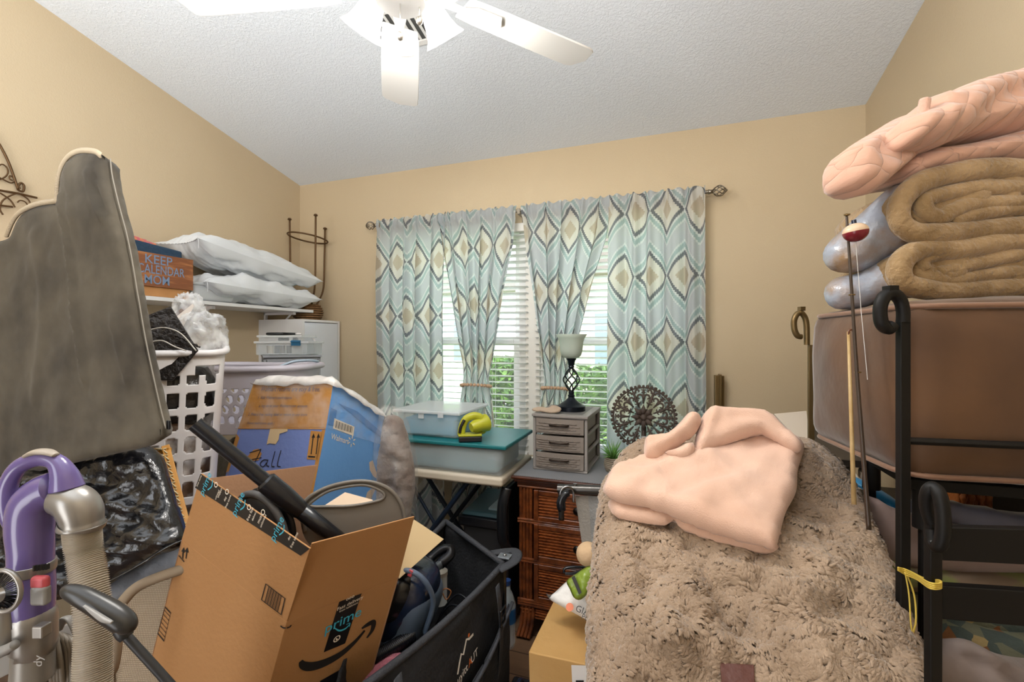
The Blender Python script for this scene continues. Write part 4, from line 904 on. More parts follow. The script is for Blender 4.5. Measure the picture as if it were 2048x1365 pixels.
for k in range(18):
    u = .13 + k * .016; mb.quad_on(sf, [(u, .06), (u + .005 + .005 * (k % 3 == 0), .06), (u + .005 + .005 * (k % 3 == 0), .22), (u, .22)], .002)
mb.build('barcode', inkm, rb)
film = clear('shrink film', '#eef4fa', .10, .08, bump=(18, 1.0, .10))
mb = MB(); a = .006; mb.quad_on(ff, [(-.02, -.02), (1.01, -.02), (1.01, 1.01), (-.02, 1.01)], a); mb.quad_on(sf, [(0, -.02), (1.01, -.02), (1.01, 1.01), (0, 1.01)], a); mb.build('film_wrap', film, rb)
cloudf = clear('crumpled white film', '#f0ece8', .72, .3, bump=(12, .8, .2))
mb = MB(); nu_ = 24
ring = [TL, TR_, TRR, BK]; fcT = Face(*ring)
for j in range(nu_ + 1):
    for i in range(nu_ + 1):
        u, v = -.03 + 1.06 * i / nu_, -.03 + 1.06 * j / nu_; e_ = min(u + .03, 1.03 - u, v + .03, 1.03 - v); mb.v.append(fcT.at(u, v, 0) + Vector((0, 0, -.014 + .045 * min(1, e_ / .12) ** .5 + .016 * mnoise.noise(Vector((u * 6, v * 6, 2))))))
mb.f = [(j * (nu_ + 1) + i, j * (nu_ + 1) + i + 1, (j + 1) * (nu_ + 1) + i + 1, (j + 1) * (nu_ + 1) + i) for j in range(nu_) for i in range(nu_)]
mb.build('crumpled_film_top', cloudf, rb, smooth=True, solid=.002)
# fur throw in a clear bag
furm = mat('taupe fur', '#8a7a70', .95, bump=(40, 1.0, 6), var=('#6e6058', 14, .2), sheen=.3)
fb = thing('bagged_throw', 'taupe fur throw stored in a clear plastic bag by the folding table', 'bagged throw', P(800, 1100, 1.86))
fo = [(770, 835), (800, 835), (815, 870), (828, 930), (830, 985), (822, 1030), (812, 1250), (780, 1290), (755, 1250), (752, 960), (760, 880)]
cloth('fur_throw', fo, FACE(795, 960, 1.90), furm, fb, T=(.05, .08), R=.06, res=.014, nz=(.02, 12))
fo2 = [(762, 812), (785, 812), (806, 826), (822, 870), (834, 930), (836, 990), (828, 1060), (835, 1330), (790, 1345), (745, 1330), (742, 960), (752, 860)]
cloth('clear_bag', fo2, FACE(795, 960, 1.88), clear('throw bag film', '#e6e2de', .18, .12, bump=(14, 1.0, .14)), fb, T=(.07, .12), R=.07, res=.016, nz=(.03, 10))

# ================================================================== SMILE-PRINT BOX with its contents
pb = thing('shipping_box', 'large open brown cardboard box with black tape and printed smile arrow', 'box', P(560, 1365, 1.05))
Nn, Ll, Rr = P(573, 1245, .95), P(363, 1080, 1.12), P(798, 1155, 1.13)
dn = P(312, 1278, 1.13) - Ll; Bk = Ll + Rr - Nn
dn = dn * 1.25
fl = -dn / 1.25 * .62
panel(pb, 'left_panel', [Ll + dn, Nn + dn, Nn, Ll], cardm); panel(pb, 'right_panel', [Nn + dn, Rr + dn, Rr, Nn], cardm)
panel(pb, 'back_panel', [Rr + dn, Bk + dn, Bk, Rr], cardin); panel(pb, 'far_panel', [Bk + dn, Ll + dn, Ll, Bk], cardin); panel(pb, 'bottom_panel', [Bk + dn, Rr + dn, Nn + dn, Ll + dn], cardm)
FA = [Ll, Nn, P(620, 1098, .93), P(402, 948, 1.12)]; FA[3] = flatten_corner(FA[3], FA[0], FA[1], FA[2]); panel(pb, 'flap', FA, cardm)
FB = [Nn + (Rr - Nn) * .01, Rr, P(829, 1034, 1.13), P(624, 1088, .95)]; FB[2] = flatten_corner(FB[2], FB[0], FB[1], FB[3]); panel(pb, 'flap', FB, cardm)
FC = [P(600, 1060, 1.40), P(415, 1060, 1.22), P(418, 957, 1.24), P(634, 930, 1.46)]; panel(pb, 'flap', FC, cardin)
FD = [P(795, 1160, 1.2), P(820, 1045, 1.24), P(830, 1042, 1.30), P(887, 1080, 1.40)]
panel(pb, 'flap', [P(799, 1158, 1.19), P(888, 1079, 1.36), P(829, 1040, 1.36), P(770, 1080, 1.22)], mat('cream lined cardboard', '#d3b98e', .7))
fa, la, ra = Face(*FA), Face(Ll + dn, Nn + dn, Nn, Ll), Face(Nn + dn, Rr + dn, Rr, Nn)
tapem = mat('black printed tape', '#1b191b', .3)
for fc_, q_ in ((fa, [(391, 976), (602, 1112), (620, 1098), (402, 948)]), (ra, [(647, 1305), (690, 1287), (723, 1187), (678, 1204)]), (ra, [(640, 1362), (681, 1339), (672, 1385), (630, 1395)])): m_ = MB(); m_.quad_on(fc_, fc_.px(q_), .0012); m_.build('black_tape', tapem, pb)
A1 = PI / 2 - .12
for x, y in ((413, 968), (478, 1008), (556, 1058)):
    mb = MB(); u, v = fa.inv(x, y); fa.text(mb, 'prime', u, v, .026, ang=A1, off=.002, bold=.004); mb.stroke(fa, fa.px([(x + 4, y + 12), (x + 12, y + 5), (x + 14, y - 8)]), .003, .002); mb.build('tape_lettering', cyan, pb)
mb = MB(); u, v = ra.inv(687, 1240); ra.text(mb, 'prime', u, v, .036, ang=.10, off=.002, bold=.005)
mb.stroke(ra, ra.px([(669, 1256, .002), (678, 1261, .004), (690, 1257, .004), (699, 1248, .002)]), .004, .002); mb.stroke(ra, ra.px([(692, 1249), (699, 1246), (698, 1253)]), .0018, .002)
mb.build('tape_lettering', cyan, pb)
for x, y, s_, z in ((400, 962, 'free same', .008), (441, 986, 'video', .012), (436, 990, 'unlimited', .007), (458, 1003, 'free same', .009), (452, 998, 'day', .009), (502, 1028, 'free fast', .011), (510, 1032, 'delivery', .008), (528, 1042, 'unlimited', .009), (522, 1036, 'music', .012), (590, 1080, 'free same', .010), (580, 1076, 'day', .008)):
    mb = MB(); u, v = fa.inv(x, y); fa.text(mb, s_, u, v, z, ang=A1, off=.002); mb.build('tape_print', whitei, pb)
for x, y in ((434, 970), (456, 984), (500, 1015), (528, 1025)): mb = MB(); u, v = fa.inv(x, y); fa.text(mb, 'O', u, v, .018, ang=A1, off=.002, bold=.01); mb.build('tape_print', whitei, pb)
for x, y, s_, z in ((700, 1206, 'Fast delivery', .012), (697, 1214, 'from fulfillment', .007), (673, 1278, 'O', .022), (700, 1195, 'ooo', .012)): mb = MB(); u, v = ra.inv(x, y); ra.text(mb, s_, u, v, z, ang=.10, off=.002, bold=.004 if z > .01 else 0); mb.build('tape_print', whitei, pb)
mb = MB(); mb.quad_on(ra, ra.px([(671, 1281), (671, 1275), (676, 1278)]), .0024)
mb.build('tape_print', whitei, pb)
mb = MB()     # the big smile, its arrow head, the up arrows and the barcodes
mb.stroke(ra, ra.px([(601, 1322, .008), (606, 1330, .016), (622, 1333, .021), (648, 1326, .021), (680, 1309, .017), (708, 1285, .012), (729, 1261, .006)]), .02, .0016, 10)
mb.stroke(ra, ra.px([(723, 1257, .006), (735, 1249, .012), (746, 1245, .013), (744, 1260, .011), (733, 1276, .005)]), .012, .0016, 8)
mb.build('smile_arrow', inkm, pb); mb = MB()
for x in (366, 373):
    mb.quad_on(la, la.px([(x - 1, 1117), (x + 1, 1118), (x + 2.4, 1102), (x + .6, 1101)]), .0015); mb.quad_on(la, la.px([(x - 2.5, 1103), (x + 5, 1106), (x + 3, 1095)]), .0015)
mb.quad_on(la, la.px([(358, 1112), (369, 1125), (370, 1123.5), (359, 1110.5)]), .0015)
def barcode_px(mb, fc, c4, n, along=True):     # c4: four pixel corners, bars run between sides 0-3 and 1-2
    q_ = [Vector(fc.inv(*p) + (0,)) for p in c4]; B_ = lambda a, b: (q_[0] * (1 - a) * (1 - b) + q_[1] * a * (1 - b) + q_[2] * a * b + q_[3] * (1 - a) * b)[:2]
    for r_ in ((0, 0, 1, .04), (0, .96, 1, 1), (0, 0, .04, 1), (.96, 0, 1, 1)): mb.quad_on(fc, [B_(r_[0], r_[1]), B_(r_[2], r_[1]), B_(r_[2], r_[3]), B_(r_[0], r_[3])], .0015)
    for k in range(n):
        a = .17 + .66 * k / n; w_ = .66 / n * (.3 + .35 * ((k * 7) % 3 == 0))
        if not along: a = (k + 1) / (n + 1); w_ = .02
        r_ = [(a, 0), (a + w_, 0), (a + w_, 1), (a, 1)]
        if not along: r_ = [(0, a), (1, a), (1, a + w_), (0, a + w_)]
        mb.quad_on(fc, [B_(*p) for p in r_], .0015)
mb.build('up_arrows', inkm, pb)
mb = MB(); barcode_px(mb, fa, [(523, 1200), (564, 1231), (572, 1197), (532, 1167)], 16); mb.build('barcode', inkm, pb)
mb = MB(); barcode_px(mb, la, [(316, 1268), (329, 1284), (343, 1226), (331, 1213)], 6, False); mb.build('barcode', inkm, pb)
mb = MB()
mb.stroke(la, la.px([(562, 1252), (568, 1256), (573, 1256)]), .003, .0016); mb.stroke(ra, ra.px([(573, 1256), (579, 1254), (582, 1250)]), .003, .0016)
mb.build('box_print', inkm, pb)
# black telescopic wand
blkg = mat('gloss black plastic', '#16181d', .22); blkm = mat('matte black plastic', '#1f1f21', .45)
wd2 = thing('vacuum_wand', 'gloss black telescopic vacuum tube sticking out of the open box', 'vacuum tube', P(670, 1075, 1.1))
a, c = P(390, 848, 1.02), P(545, 975, 1.08); c2 = P(720, 1115, 1.16)
mb = MB(); mb.tube([a, c], .0165, 24, caps=False); mb.tube([c, a], .0145, 24, caps=False); mb.build('upper_tube', blkg, wd2, smooth=True)
ax = (c - a).normalized(); mb = MB(); mb.tube([c - ax * .025, c - ax * .02, c + ax * .03, c + ax * .075, c + ax * .09], [.019, .024, .025, .022, .020], 24); mb.build('joint_collar', blkg, wd2, smooth='auto')
MB().tube([c + ax * .06 + UP * .024, c + ax * .10 + UP * .024], .008, 10, flat=.6).build('release_button', mat('dark steel button', '#4c535e', .3), wd2, smooth=True)
MB().tube([c + ax * .05, c2], .0195, 24).build('lower_tube', blkg, wd2, smooth=True)
# round fan lying in the box
fn = thing('desk_fan', 'round black desk fan with ribbed grille inside the open box', 'fan', P(540, 1060, 1.12))
nin = -Face(*FA).n; fcn = hit(540, 1042, Ll + nin * .105, nin); nx = (nin + UP * .25).normalized(); Rf = Vector((0, 0, 1)).rotation_difference(nx).to_matrix().to_4x4(); FMt = Matrix.Translation(fcn) @ Rf; R0 = .082
mb = MB(FMt); mb.tube([(R0 * math.cos(2 * PI * k / 48), R0 * math.sin(2 * PI * k / 48), 0) for k in range(48)], .007, 10, closed=True); mb.build('outer_ring', blkm, fn, smooth=True)
mb = MB(FMt); mb.tube([(R0 * 1.04 * math.cos(2 * PI * k / 48), R0 * 1.04 * math.sin(2 * PI * k / 48), -.025) for k in range(48)], .009, 10, closed=True); mb.build('housing_ring', mat('grey ring', '#5a5a5c', .4), fn, smooth=True)
mb = MB(FMt)
for k in range(60):
    an = 2 * PI * k / 60; mb.tube([(math.cos(an + s_ * .5) * R0 * r_, math.sin(an + s_ * .5) * R0 * r_, z) for s_, r_, z in ((0, 1.0, 0), (.3, .8, .018), (.7, .5, .024), (1, .28, .02))], .0016, 5)
mb.build('grille_ribs', blkm, fn, smooth=True)
MB(FMt).lathe([(0, .028), (.028, .026), (.032, .016), (.03, .0)], 24).build('grille_badge', blkg, fn, smooth='auto')
mb = MB(FMt); mb.lathe([(R0, -.025), (R0 * .8, -.045), (R0 * .4, -.055), (0, -.055)], 40); mb.build('motor_housing', blkm, fn, smooth='auto')
# taupe lid with a handle hole
tm = mat('taupe plastic', '#6b655d', .35)
lid = thing('carry_tray', 'taupe plastic rounded tray with oval handle opening, in the box', 'tray', P(715, 1080, 1.12))
oc = cr([(610, 1075), (603, 1010), (640, 978), (695, 962), (745, 962), (785, 980), (808, 1015), (814, 1050), (806, 1078), (720, 1105), (650, 1105)], 7, True)
ic = cr([(620, 1008), (655, 984), (700, 973), (735, 972), (765, 985), (766, 998), (742, 1006), (700, 1013), (650, 1014), (628, 1014)], 7, True)
pc, pnn = P(710, 1040, 1.17), (-(FWD) + UP * .15 + RGT * .25).normalized()
def ringplate(root, name, outer, inner, p0, n, m, th, bev):
    if n.dot(EYE - p0) < 0: n = -n
    O = [hit(x, y, p0, n) for x, y in outer]; I = [hit(x, y, p0, n) for x, y in inner]; Mn = len(O); e1 = UP.cross(n).normalized(); e2 = n.cross(e1)
    t2 = lambda v: Vector(((v - p0).dot(e1), (v - p0).dot(e2)))
    vs = [t2(v) for v in O + I]; k = len(I)
    ed = [(i, (i + 1) % Mn) for i in range(Mn)] + [(Mn + i, Mn + (i + 1) % k) for i in range(k)]
    r_ = mgeo.delaunay_2d_cdt(vs, ed, [], 0, 1e-7); V2, F2 = r_[0], r_[2]
    Ip = np.array([tuple(t2(v)) for v in I]); Op = np.array([tuple(t2(v)) for v in O])
    def inside(c, B):
        ins = False; j = len(B) - 1
        for i in range(len(B)):
            if (B[i][1] > c[1]) != (B[j][1] > c[1]) and c[0] < (B[j][0] - B[i][0]) * (c[1] - B[i][1]) / (B[j][1] - B[i][1] + 1e-15) + B[i][0]: ins = not ins
            j = i
        return ins
    mb = MB(); keep = []
    for f in F2:
        c = sum((Vector(V2[i]) for i in f), Vector((0, 0))) / len(f)
        if inside(c, Op) and not inside(c, Ip): keep.append(tuple(f))
    mb.v = [p0 + e1 * v[0] + e2 * v[1] for v in V2]; mb.f = keep
    o = mb.build(name, m, root); md = o.modifiers.new('s', 'SOLIDIFY'); md.thickness = th; md.offset = 0
    if bev: md = o.modifiers.new('b', 'BEVEL'); md.width = bev; md.segments = 3; md.limit_method = 'ANGLE'
    for p in o.data.polygons: p.use_smooth = True
    return o
ringplate(lid, 'tray_plate', [tuple(p) for p in oc], [tuple(p) for p in ic], pc, pnn, tm, .012, .004)
mb = MB(); mb.tube(cr([hit(x, y, pc + pnn * .008, pnn) for x, y in [(610, 1065), (606, 1012), (642, 981), (696, 965), (744, 965), (783, 983), (805, 1016), (811, 1060)]], 8), .005, 8); mb.build('raised_rim', tm, lid, smooth=True)
mb = MB(); mb.tube(cr([hit(x, y, pc + pnn * .008, pnn) for x, y in [tuple(p) for p in ic[::7]]], 6, True), .004, 8, closed=True); mb.build('handle_rim', tm, lid, smooth=True)
tag(leaf(None, 'packing_card', [(620, 1030, 1.25), (690, 985, 1.30), (745, 1000, 1.3), (770, 1050, 1.25)], 0, mat('cream card', '#dcc3a8', .7), .003, .0005), 'cream card seen through the opening of the taupe tray', 'card')
# ================================================================== NEAR LEFT: upright vacuum, hamper, cane
purp = mat('lilac gloss plastic', '#66588f', .22, coat=.4); silv = mat('silver plastic', '#96928d', .3, .6); hosem = mat('ribbed hose', '#a59a8a', .45); grym = mat('grey plastic', '#8b8986', .4)
vc_ = thing('upright_vacuum', 'lilac and silver upright vacuum with looped handle, lower left', 'vacuum cleaner', P(90, 1360, .62))
d0 = .62
def TP(pts, d=d0, n=8): return cr([tuple(P(p[0], p[1], p[3] if len(p) > 3 else d)) + (p[2] / F * (p[3] if len(p) > 3 else d),) for p in pts], n)
def vt_(name, pts, m, parent, n=24, d=d0, **k):
    r_ = TP(pts, d); return MB().tube([p[:3] for p in r_], [p[3] for p in r_], n, **k).build(name, m, parent, smooth=True)
vt_('wand_body', [(62, 1142, 35), (62, 1100, 35), (60, 1050, 37), (66, 1010, 37), (88, 985, 34), (112, 975, 32)], purp, vc_)
vt_('handle_loop', [(24, 1065, 8), (17, 1040, 12), (14, 1000, 15), (20, 962, 15), (42, 932, 15), (80, 918, 15), (112, 925, 16), (128, 950, 22), (134, 978, 28)], purp, vc_)
vt_('handle_inlay', [(52, 913, 8), (72, 905, 12), (95, 905, 12), (112, 911, 8)], mat('warm grey inlay', '#a59a8c', .35), vc_, flat=.5, d=.615)
vt_('silver_elbow', [(118, 998, 30), (132, 1000, 33), (150, 1008, 36), (161, 1025, 36), (164, 1046, 34), (164, 1050, 38), (164, 1054, 38)], silv, vc_)
hp = cr([tuple(P(x, y, dd)) for x, y, dd in [(163, 1046, .62), (168, 1100, .62), (180, 1170, .61), (187, 1250, .60), (186, 1330, .59), (184, 1420, .58), (176, 1560, .58), (150, 1640, .60)]], 70)
MB().tube(hp, [.0195 + .0014 * math.sin(i * 2 * PI / 4.0) for i in range(len(hp))], 20).build('hose', hosem, vc_, smooth=True)
vt_('vent_collar', [(62, 1126, 37.5), (62, 1131, 38), (62, 1140, 38), (62, 1145, 37.5)], silv, vc_)
mb = MB()
for k in range(5):
    px_ = 70 + k * 6.2; mb.box(P(px_, 1137 - k * .8, d0 - .027 + .002 * abs(k - 0)), (.0026, .004, .007), None)
mb.build('vent_slot', blkm, vc_)
vt_('lower_body', [(63, 1145, 35), (63, 1190, 36), (63, 1240, 34)], purp, vc_)
vt_('clamp_collar', [(64, 1236, 36), (66, 1242, 37), (67, 1290, 36), (66, 1296, 34)], silv, vc_)
vt_('lower_sleeve', [(66, 1296, 32), (66, 1330, 33), (65, 1358, 34)], mat('dull nickel', '#8e8a84', .35, .4), vc_)
vt_('inner_tube', [(45, 1355, 11), (45, 1800, 11), (45, 2550, 11)], whitep, vc_)
fl0 = P(60, 1360, .62); MB(WF(fl0.x, fl0.y, 0, YAW)).b2((-.14, -.10, 0), (.14, .12, .09)).build('floor_head', purp, vc_, bevel=.02, seg=3)
MB(WF(fl0.x, fl0.y, 0, YAW)).cyl((0.01, .06, .09), (0.01, .06, .78), .055).build('dust_bin', grym, vc_, smooth='auto')
redb = mat('coral button', '#c4545c', .35)
Mq = CF(76, 1168, d0 - .029); mb = MB(Mq); mb.b2((-.011, -.002, -.008), (.011, .008, .009)); mb.build('release_button', redb, vc_, bevel=.005, seg=4)
Mq = CF(77, 1192, d0 - .029); mb = MB(Mq); mb.b2((-.010, -.003, -.013), (.011, .008, .012)); mb.build('release_lever', grym, vc_, bevel=.004, seg=4)
Mq = CF(79, 1264, d0 - .030); MB(Mq).b2((-.007, -.004, -.008), (.007, .01, .008)).build('clip', silv, vc_, bevel=.002)
mb = MB(); mb.text('dy', .016, P(78, 1322, d0 - .031), UP * 1, -RGT, .001); mb.build('embossed_logo', silv, vc_)
# accessory at the left edge
vt_('tool_tube', [(10, 1180, 20), (12, 1230, 18), (10, 1270, 22), (4, 1300, 24)], silv, vc_, d=.6)
vt_('tool_bracket', [(30, 1290, 9), (12, 1300, 10), (-10, 1310, 12)], grym, vc_, d=.585)
mb = MB(CF(6, 1183, .57)); mb.tube([(.022 * math.cos(2 * PI * k / 30), 0, .026 * math.sin(2 * PI * k / 30)) for k in range(30)], .003, 8, closed=True); mb.build('brush_ring', silv, vc_, smooth=True)
mb = MB(CF(4, 1183, .575))
random.seed(5)
for k in range(90):
    an = 2 * PI * k / 45; r_ = .020; mb.tube([(r_ * math.cos(an), .004 * random.random(), r_ * 1.15 * math.sin(an)), (r_ * .55 * math.cos(an + .1), -.006, r_ * .6 * math.sin(an + .1))], .0008, 4)
mb.build('brush_bristles', blkg, vc_)
# looped power cord
for k, (dx, dy) in enumerate(((0, 0), (9, -2), (18, 4), (27, 8))):
    pass
mb = MB()
for k in range(4):
    o_ = k * 8; mb.tube(cr([P(104 + o_, 1420, .64 + k * .006), P(103 + o_ * .8, 1330, .64), P(100 + o_ * .6, 1290 - k * 3, .64), P(108 + o_ * .9, 1266 + k * 2, .64 + .004 * k), P(122 + o_, 1290, .645), P(128 + o_ * 1.0, 1340, .65), P(130 + o_, 1420, .65)], 8), .0032, 8)
mb.build('power_cord', mat('taupe cord', '#7f776c', .5), vc_, smooth=True)
vt_('cord_hook', [(118, 1262, 6), (128, 1238, 9), (140, 1240, 10), (150, 1262, 9), (156, 1290, 6)], grym, vc_, d=.66, flat=.4)
# cane-like handle
ch = thing('hand_grip', 'dark grey moulded hand grip on a black shaft, in front of the hose', 'handle', P(340, 1365, .6))
dg = mat('charcoal moulded rubber', '#2f2e2d', .3)
vt_('grip', [(124, 1180, 5), (134, 1182, 13), (160, 1192, 18), (190, 1208, 20), (218, 1225, 22), (240, 1240, 22), (252, 1252, 20), (252, 1262, 14)], dg, ch, d=.55)
vt_('grip_inlay', [(168, 1212, 3), (190, 1228, 6), (208, 1240, 7), (224, 1246, 4)], grym, ch, d=.532, flat=.6)
vt_('collar', [(240, 1258, 13), (248, 1268, 14), (254, 1276, 12)], blkm, ch, d=.56)
vt_('shaft', [(246, 1266, 8.5), (300, 1325, 8.5), (360, 1392, 8.5)], blkm, ch, d=.57)
# woven mesh hamper
meshm, nt, b = newmat('woven mesh fabric'); b.inputs['Roughness'].default_value = .8
t = N(nt, 'ShaderNodeUVMap'); w1 = N(nt, 'ShaderNodeTexWave', bands_direction='X'); w1.inputs['Scale'].default_value = 75; w2 = N(nt, 'ShaderNodeTexWave', bands_direction='Y'); w2.inputs['Scale'].default_value = 75
for w_ in (w1, w2): w_.inputs['Distortion'].default_value = 2.0; w_.inputs['Detail Scale'].default_value = .3; nt.links.new(t.outputs[0], w_.inputs[0])
mm = N(nt, 'ShaderNodeMath', operation='MULTIPLY'); nt.links.new(w1.outputs['Fac'], mm.inputs[0]); nt.links.new(w2.outputs['Fac'], mm.inputs[1])
rp = N(nt, 'ShaderNodeValToRGB'); rp.color_ramp.elements[0].color = lin('#83735f'); rp.color_ramp.elements[1].color = lin('#cbb9a0'); nt.links.new(mm.outputs[0], rp.inputs[0]); nt.links.new(rp.outputs[0], b.inputs[0])
bp = N(nt, 'ShaderNodeBump'); bp.inputs['Strength'].default_value = .5; bp.inputs['Distance'].default_value = .002; nt.links.new(mm.outputs[0], bp.inputs['Height']); nt.links.new(bp.outputs[0], b.inputs['Normal'])
wh = thing('mesh_hamper', 'beige woven mesh hamper left of the open brown box', 'hamper', P(300, 1365, .95))
cloth('mesh_panel', [(215, 1192), (250, 1180), (300, 1158), (372, 1140), (420, 1180), (480, 1300), (500, 1480), (240, 1480), (232, 1365), (225, 1260)], FACE(330, 1290, 1.16, dx=.0, dz=.2), meshm, wh, T=(.012, .02), R=.03, res=.02, nz=(.004, 4))
MB().tube(cr([P(245, 1205, 1.06), P(270, 1178, 1.08), P(310, 1158, 1.1), P(374, 1136, 1.12)], 6), .014, 12, flat=.8).build('rolled_rim', meshm, wh, smooth=True)
MB().tube(cr([P(232, 1240, .98), P(236, 1290, .98), P(228, 1340, .98), P(212, 1365, .98), P(205, 1420, .98)], 6), .009, 10, flat=.6).build('side_binding', meshm, wh, smooth=True)
felt = mat('grey felt', '#5e6168', .95, var=('#8a8f98', 8, .15), bump=(30, .8))
tag(cloth('felt_blanket', [(205, 1190), (240, 1150), (300, 1120), (362, 1090), (372, 1135), (330, 1150), (270, 1178), (230, 1205)], FACE(300, 1150, 1.2, dz=.6), felt, None, T=(.02, .10), R=.03, res=.014, nz=(.02, 10)), 'speckled grey felt blanket folded inside the mesh hamper', 'blanket')
# ================================================================== MIDDLE: folding table, bins, dresser, drawer unit, lamp
tabm = mat('almond table plastic', '#d6cbb8', .5); navyt = mat('navy steel tube', '#1d2c40', .35, .3)
ft = thing('folding_table', 'almond topped folding table with crossed dark legs before the curtains', 'table', (-1.2, 2.15, 0))
tx0, tx1, ty0, ty1, tz = -1.62, -.715, 1.90, 2.36, .735
MB().b2((tx0, ty0, tz - .042), (tx1, ty1, tz)).build('tabletop', tabm, ft, bevel=.014, seg=4)
def leg2(a, c, r=.0125): MB().tube([a, c], r, 12).build('leg', navyt, ft, smooth='auto')
for y in (ty0 + .05, ty1 - .06):
    leg2((-1.42, y, tz - .04), (-.90, y + .006, .01)); leg2((-.90, y, tz - .04), (-1.42, y - .012, .01))
for x, z in ((-1.42, .03), (-.90, .03)): MB().tube([(x, ty0 + .05, z), (x, ty1 - .06, z)], .011, 10).build('cross_bar', navyt, ft, smooth='auto')
leg2((-1.28, ty0 + .09, tz - .04), (-1.0, ty0 + .09, .30), .008)
tealp = mat('teal lid plastic', '#1c6f74', .35); cont = mat('pale blue contents', '#6f9aa8', .8, var=('#9fc0c6', 5)); blue_c = mat('bright blue fabric', '#2f8fb4', .8, var=('#4fa8c8', 4))
b1 = thing('storage_bin', 'long clear underbed bin with teal lid on the folding table', 'storage bin', (-1.0, 2.1, tz))
tub(b1, (-1.30, 1.895, tz + .001), (-.705, 2.28, tz + .135), cplast, tealp, taper=.018, lid=.014, over=.014)
tag(MB().b2((-1.26, 1.93, tz + .008), (-.75, 2.25, tz + .115)).build('folded_linens', cont, bevel=.02, seg=4), 'pale blue folded linens inside the teal-lidded bin', 'linens')
zb = tz + .150
b2 = thing('storage_bin', 'clear bin with cloudy white lid stacked on the teal-lidded bin', 'storage bin', (-1.1, 2.1, zb))
tub(b2, (-1.29, 1.93, zb), (-.945, 2.26, zb + .118), cplast, cplast2, taper=.012, lid=.012, over=.012)
tag(MB().b2((-1.265, 1.955, zb + .006), (-.975, 2.23, zb + .085)).build('folded_fabric', blue_c, bevel=.015, seg=4), 'bright blue fabric folded in the white-lidded bin', 'fabric')
mb = MB(); mb.b2((-1.16, 1.925, zb + .09), (-1.13, 1.932, zb + .125)); mb.b2((-1.05, 1.917, zb + .10), (-1.02, 1.924, zb + .128)); mb.build('latch', cplast2, b2, bevel=.002)
# lime rechargeable lantern
lime = mat('lime plastic', '#b3b52e', .35); 
fz = zb + .001; fl_ = thing('flashlight', 'lime and black handheld lantern lying on the teal bin lid', 'flashlight', (-.87, 1.93, fz))
FM = WF(-.885, 1.925, fz, math.radians(28)); S_ = 1.18; FM = FM @ Matrix.Scale(S_, 4)
mb = MB(FM); mb.prism([(-.045, -.024), (.045, -.024), (.05, .024), (-.04, .024)], 0, .022); mb.build('battery_base', blkm, fl_, bevel=.006, seg=3)
mb = MB(FM); mb.prism([(-.046, -.025), (.046, -.025), (.05, .025), (-.041, .025)], .022, .030); mb.build('base_collar', lime, fl_, bevel=.003)
mb = MB(FM); mb.tube(cr([(-.034, 0, .025), (-.030, 0, .055), (-.016, 0, .085), (.010, 0, .098), (.035, 0, .095), (.052, .0, .08)], 6), .012, 14, flat=1.25); mb.build('handle', lime, fl_, smooth=True)
mb = MB(FM); mb.tube(cr([(-.040, -.010, .035), (-.036, -.012, .058), (-.022, -.012, .086)], 6), .0075, 10, flat=.8); mb.build('trigger_grip', blkm, fl_, smooth=True)
HMx = FM @ Matrix.Translation((.035, 0, .062)) @ Matrix.Rotation(math.radians(78), 4, 'Y') @ Matrix.Rotation(math.radians(-25), 4, 'X')
MB(HMx).lathe([(0, -.035), (.018, -.035), (.024, -.02), (.027, .005), (.034, .022), (.035, .036), (.031, .040), (.0, .036)], 28).build('lamp_head', lime, fl_, smooth='auto')
MB(HMx).lathe([(.0, .0375), (.028, .0405), (.030, .037)], 24).build('lens', mat('lens grey', '#4a4d40', .15), fl_, smooth='auto')
MB(FM).tube(cr([(.02, .01, .03), (.055, .012, .03), (.06, .0, .05), (.048, 0, .072)], 5), .006, 10).build('lower_strut', lime, fl_, smooth=True)

# ---- rattan dresser
def rattan():
    m, nt, b = newmat('dark stained rattan'); b.inputs['Roughness'].default_value = .28; b.inputs['Coat Weight'].default_value = .3
    t = N(nt, 'ShaderNodeTexCoord'); nz = N(nt, 'ShaderNodeTexNoise'); nz.inputs['Scale'].default_value = 26; nz.inputs['Detail'].default_value = 4
    rp = N(nt, 'ShaderNodeValToRGB'); rp.color_ramp.elements[0].position = .3; rp.color_ramp.elements[1].position = .72; rp.color_ramp.elements[0].color = lin('#3c1a0e'); rp.color_ramp.elements[1].color = lin('#8a4a24')
    nt.links.new(t.outputs['Object'], nz.inputs[0]); nt.links.new(nz.outputs[0], rp.inputs[0]); nt.links.new(rp.outputs[0], b.inputs[0]); return m
rat = rattan(); ratd = mat('dark rattan wood', '#3a1c10', .4, var=('#552a16', 12)); ratw = mat('woven rattan strip', '#a25b2e', .35, var=('#6e3819', 30, .2), coat=.2)
dr_ = thing('rattan_dresser', 'dark woven rattan dresser under the window, topped with a grey mat', 'dresser', (-.16, 2.2, 0))
rx0, rx1, ry0, ry1 = -.665, .335, 1.985, 2.46; RH = .735
MB().b2((rx0 + .02, ry0 + .02, .11), (rx1 - .02, ry1, RH - .03)).build('carcass', ratd, dr_, bevel=.002)
mb = MB(); mb.b2((rx0 - .03, ry0 - .03, RH - .014), (rx1 + .03, ry1 + .005, RH)); mb.b2((rx0 - .02, ry0 - .02, RH - .028), (rx1 + .02, ry1, RH - .014)); mb.b2((rx0 - .008, ry0 - .008, RH - .045), (rx1 + .008, ry1, RH - .028)); mb.build('top', ratd, dr_, bevel=.005, seg=3)
rows = [(.535, .675), (.355, .520), (.170, .340)]
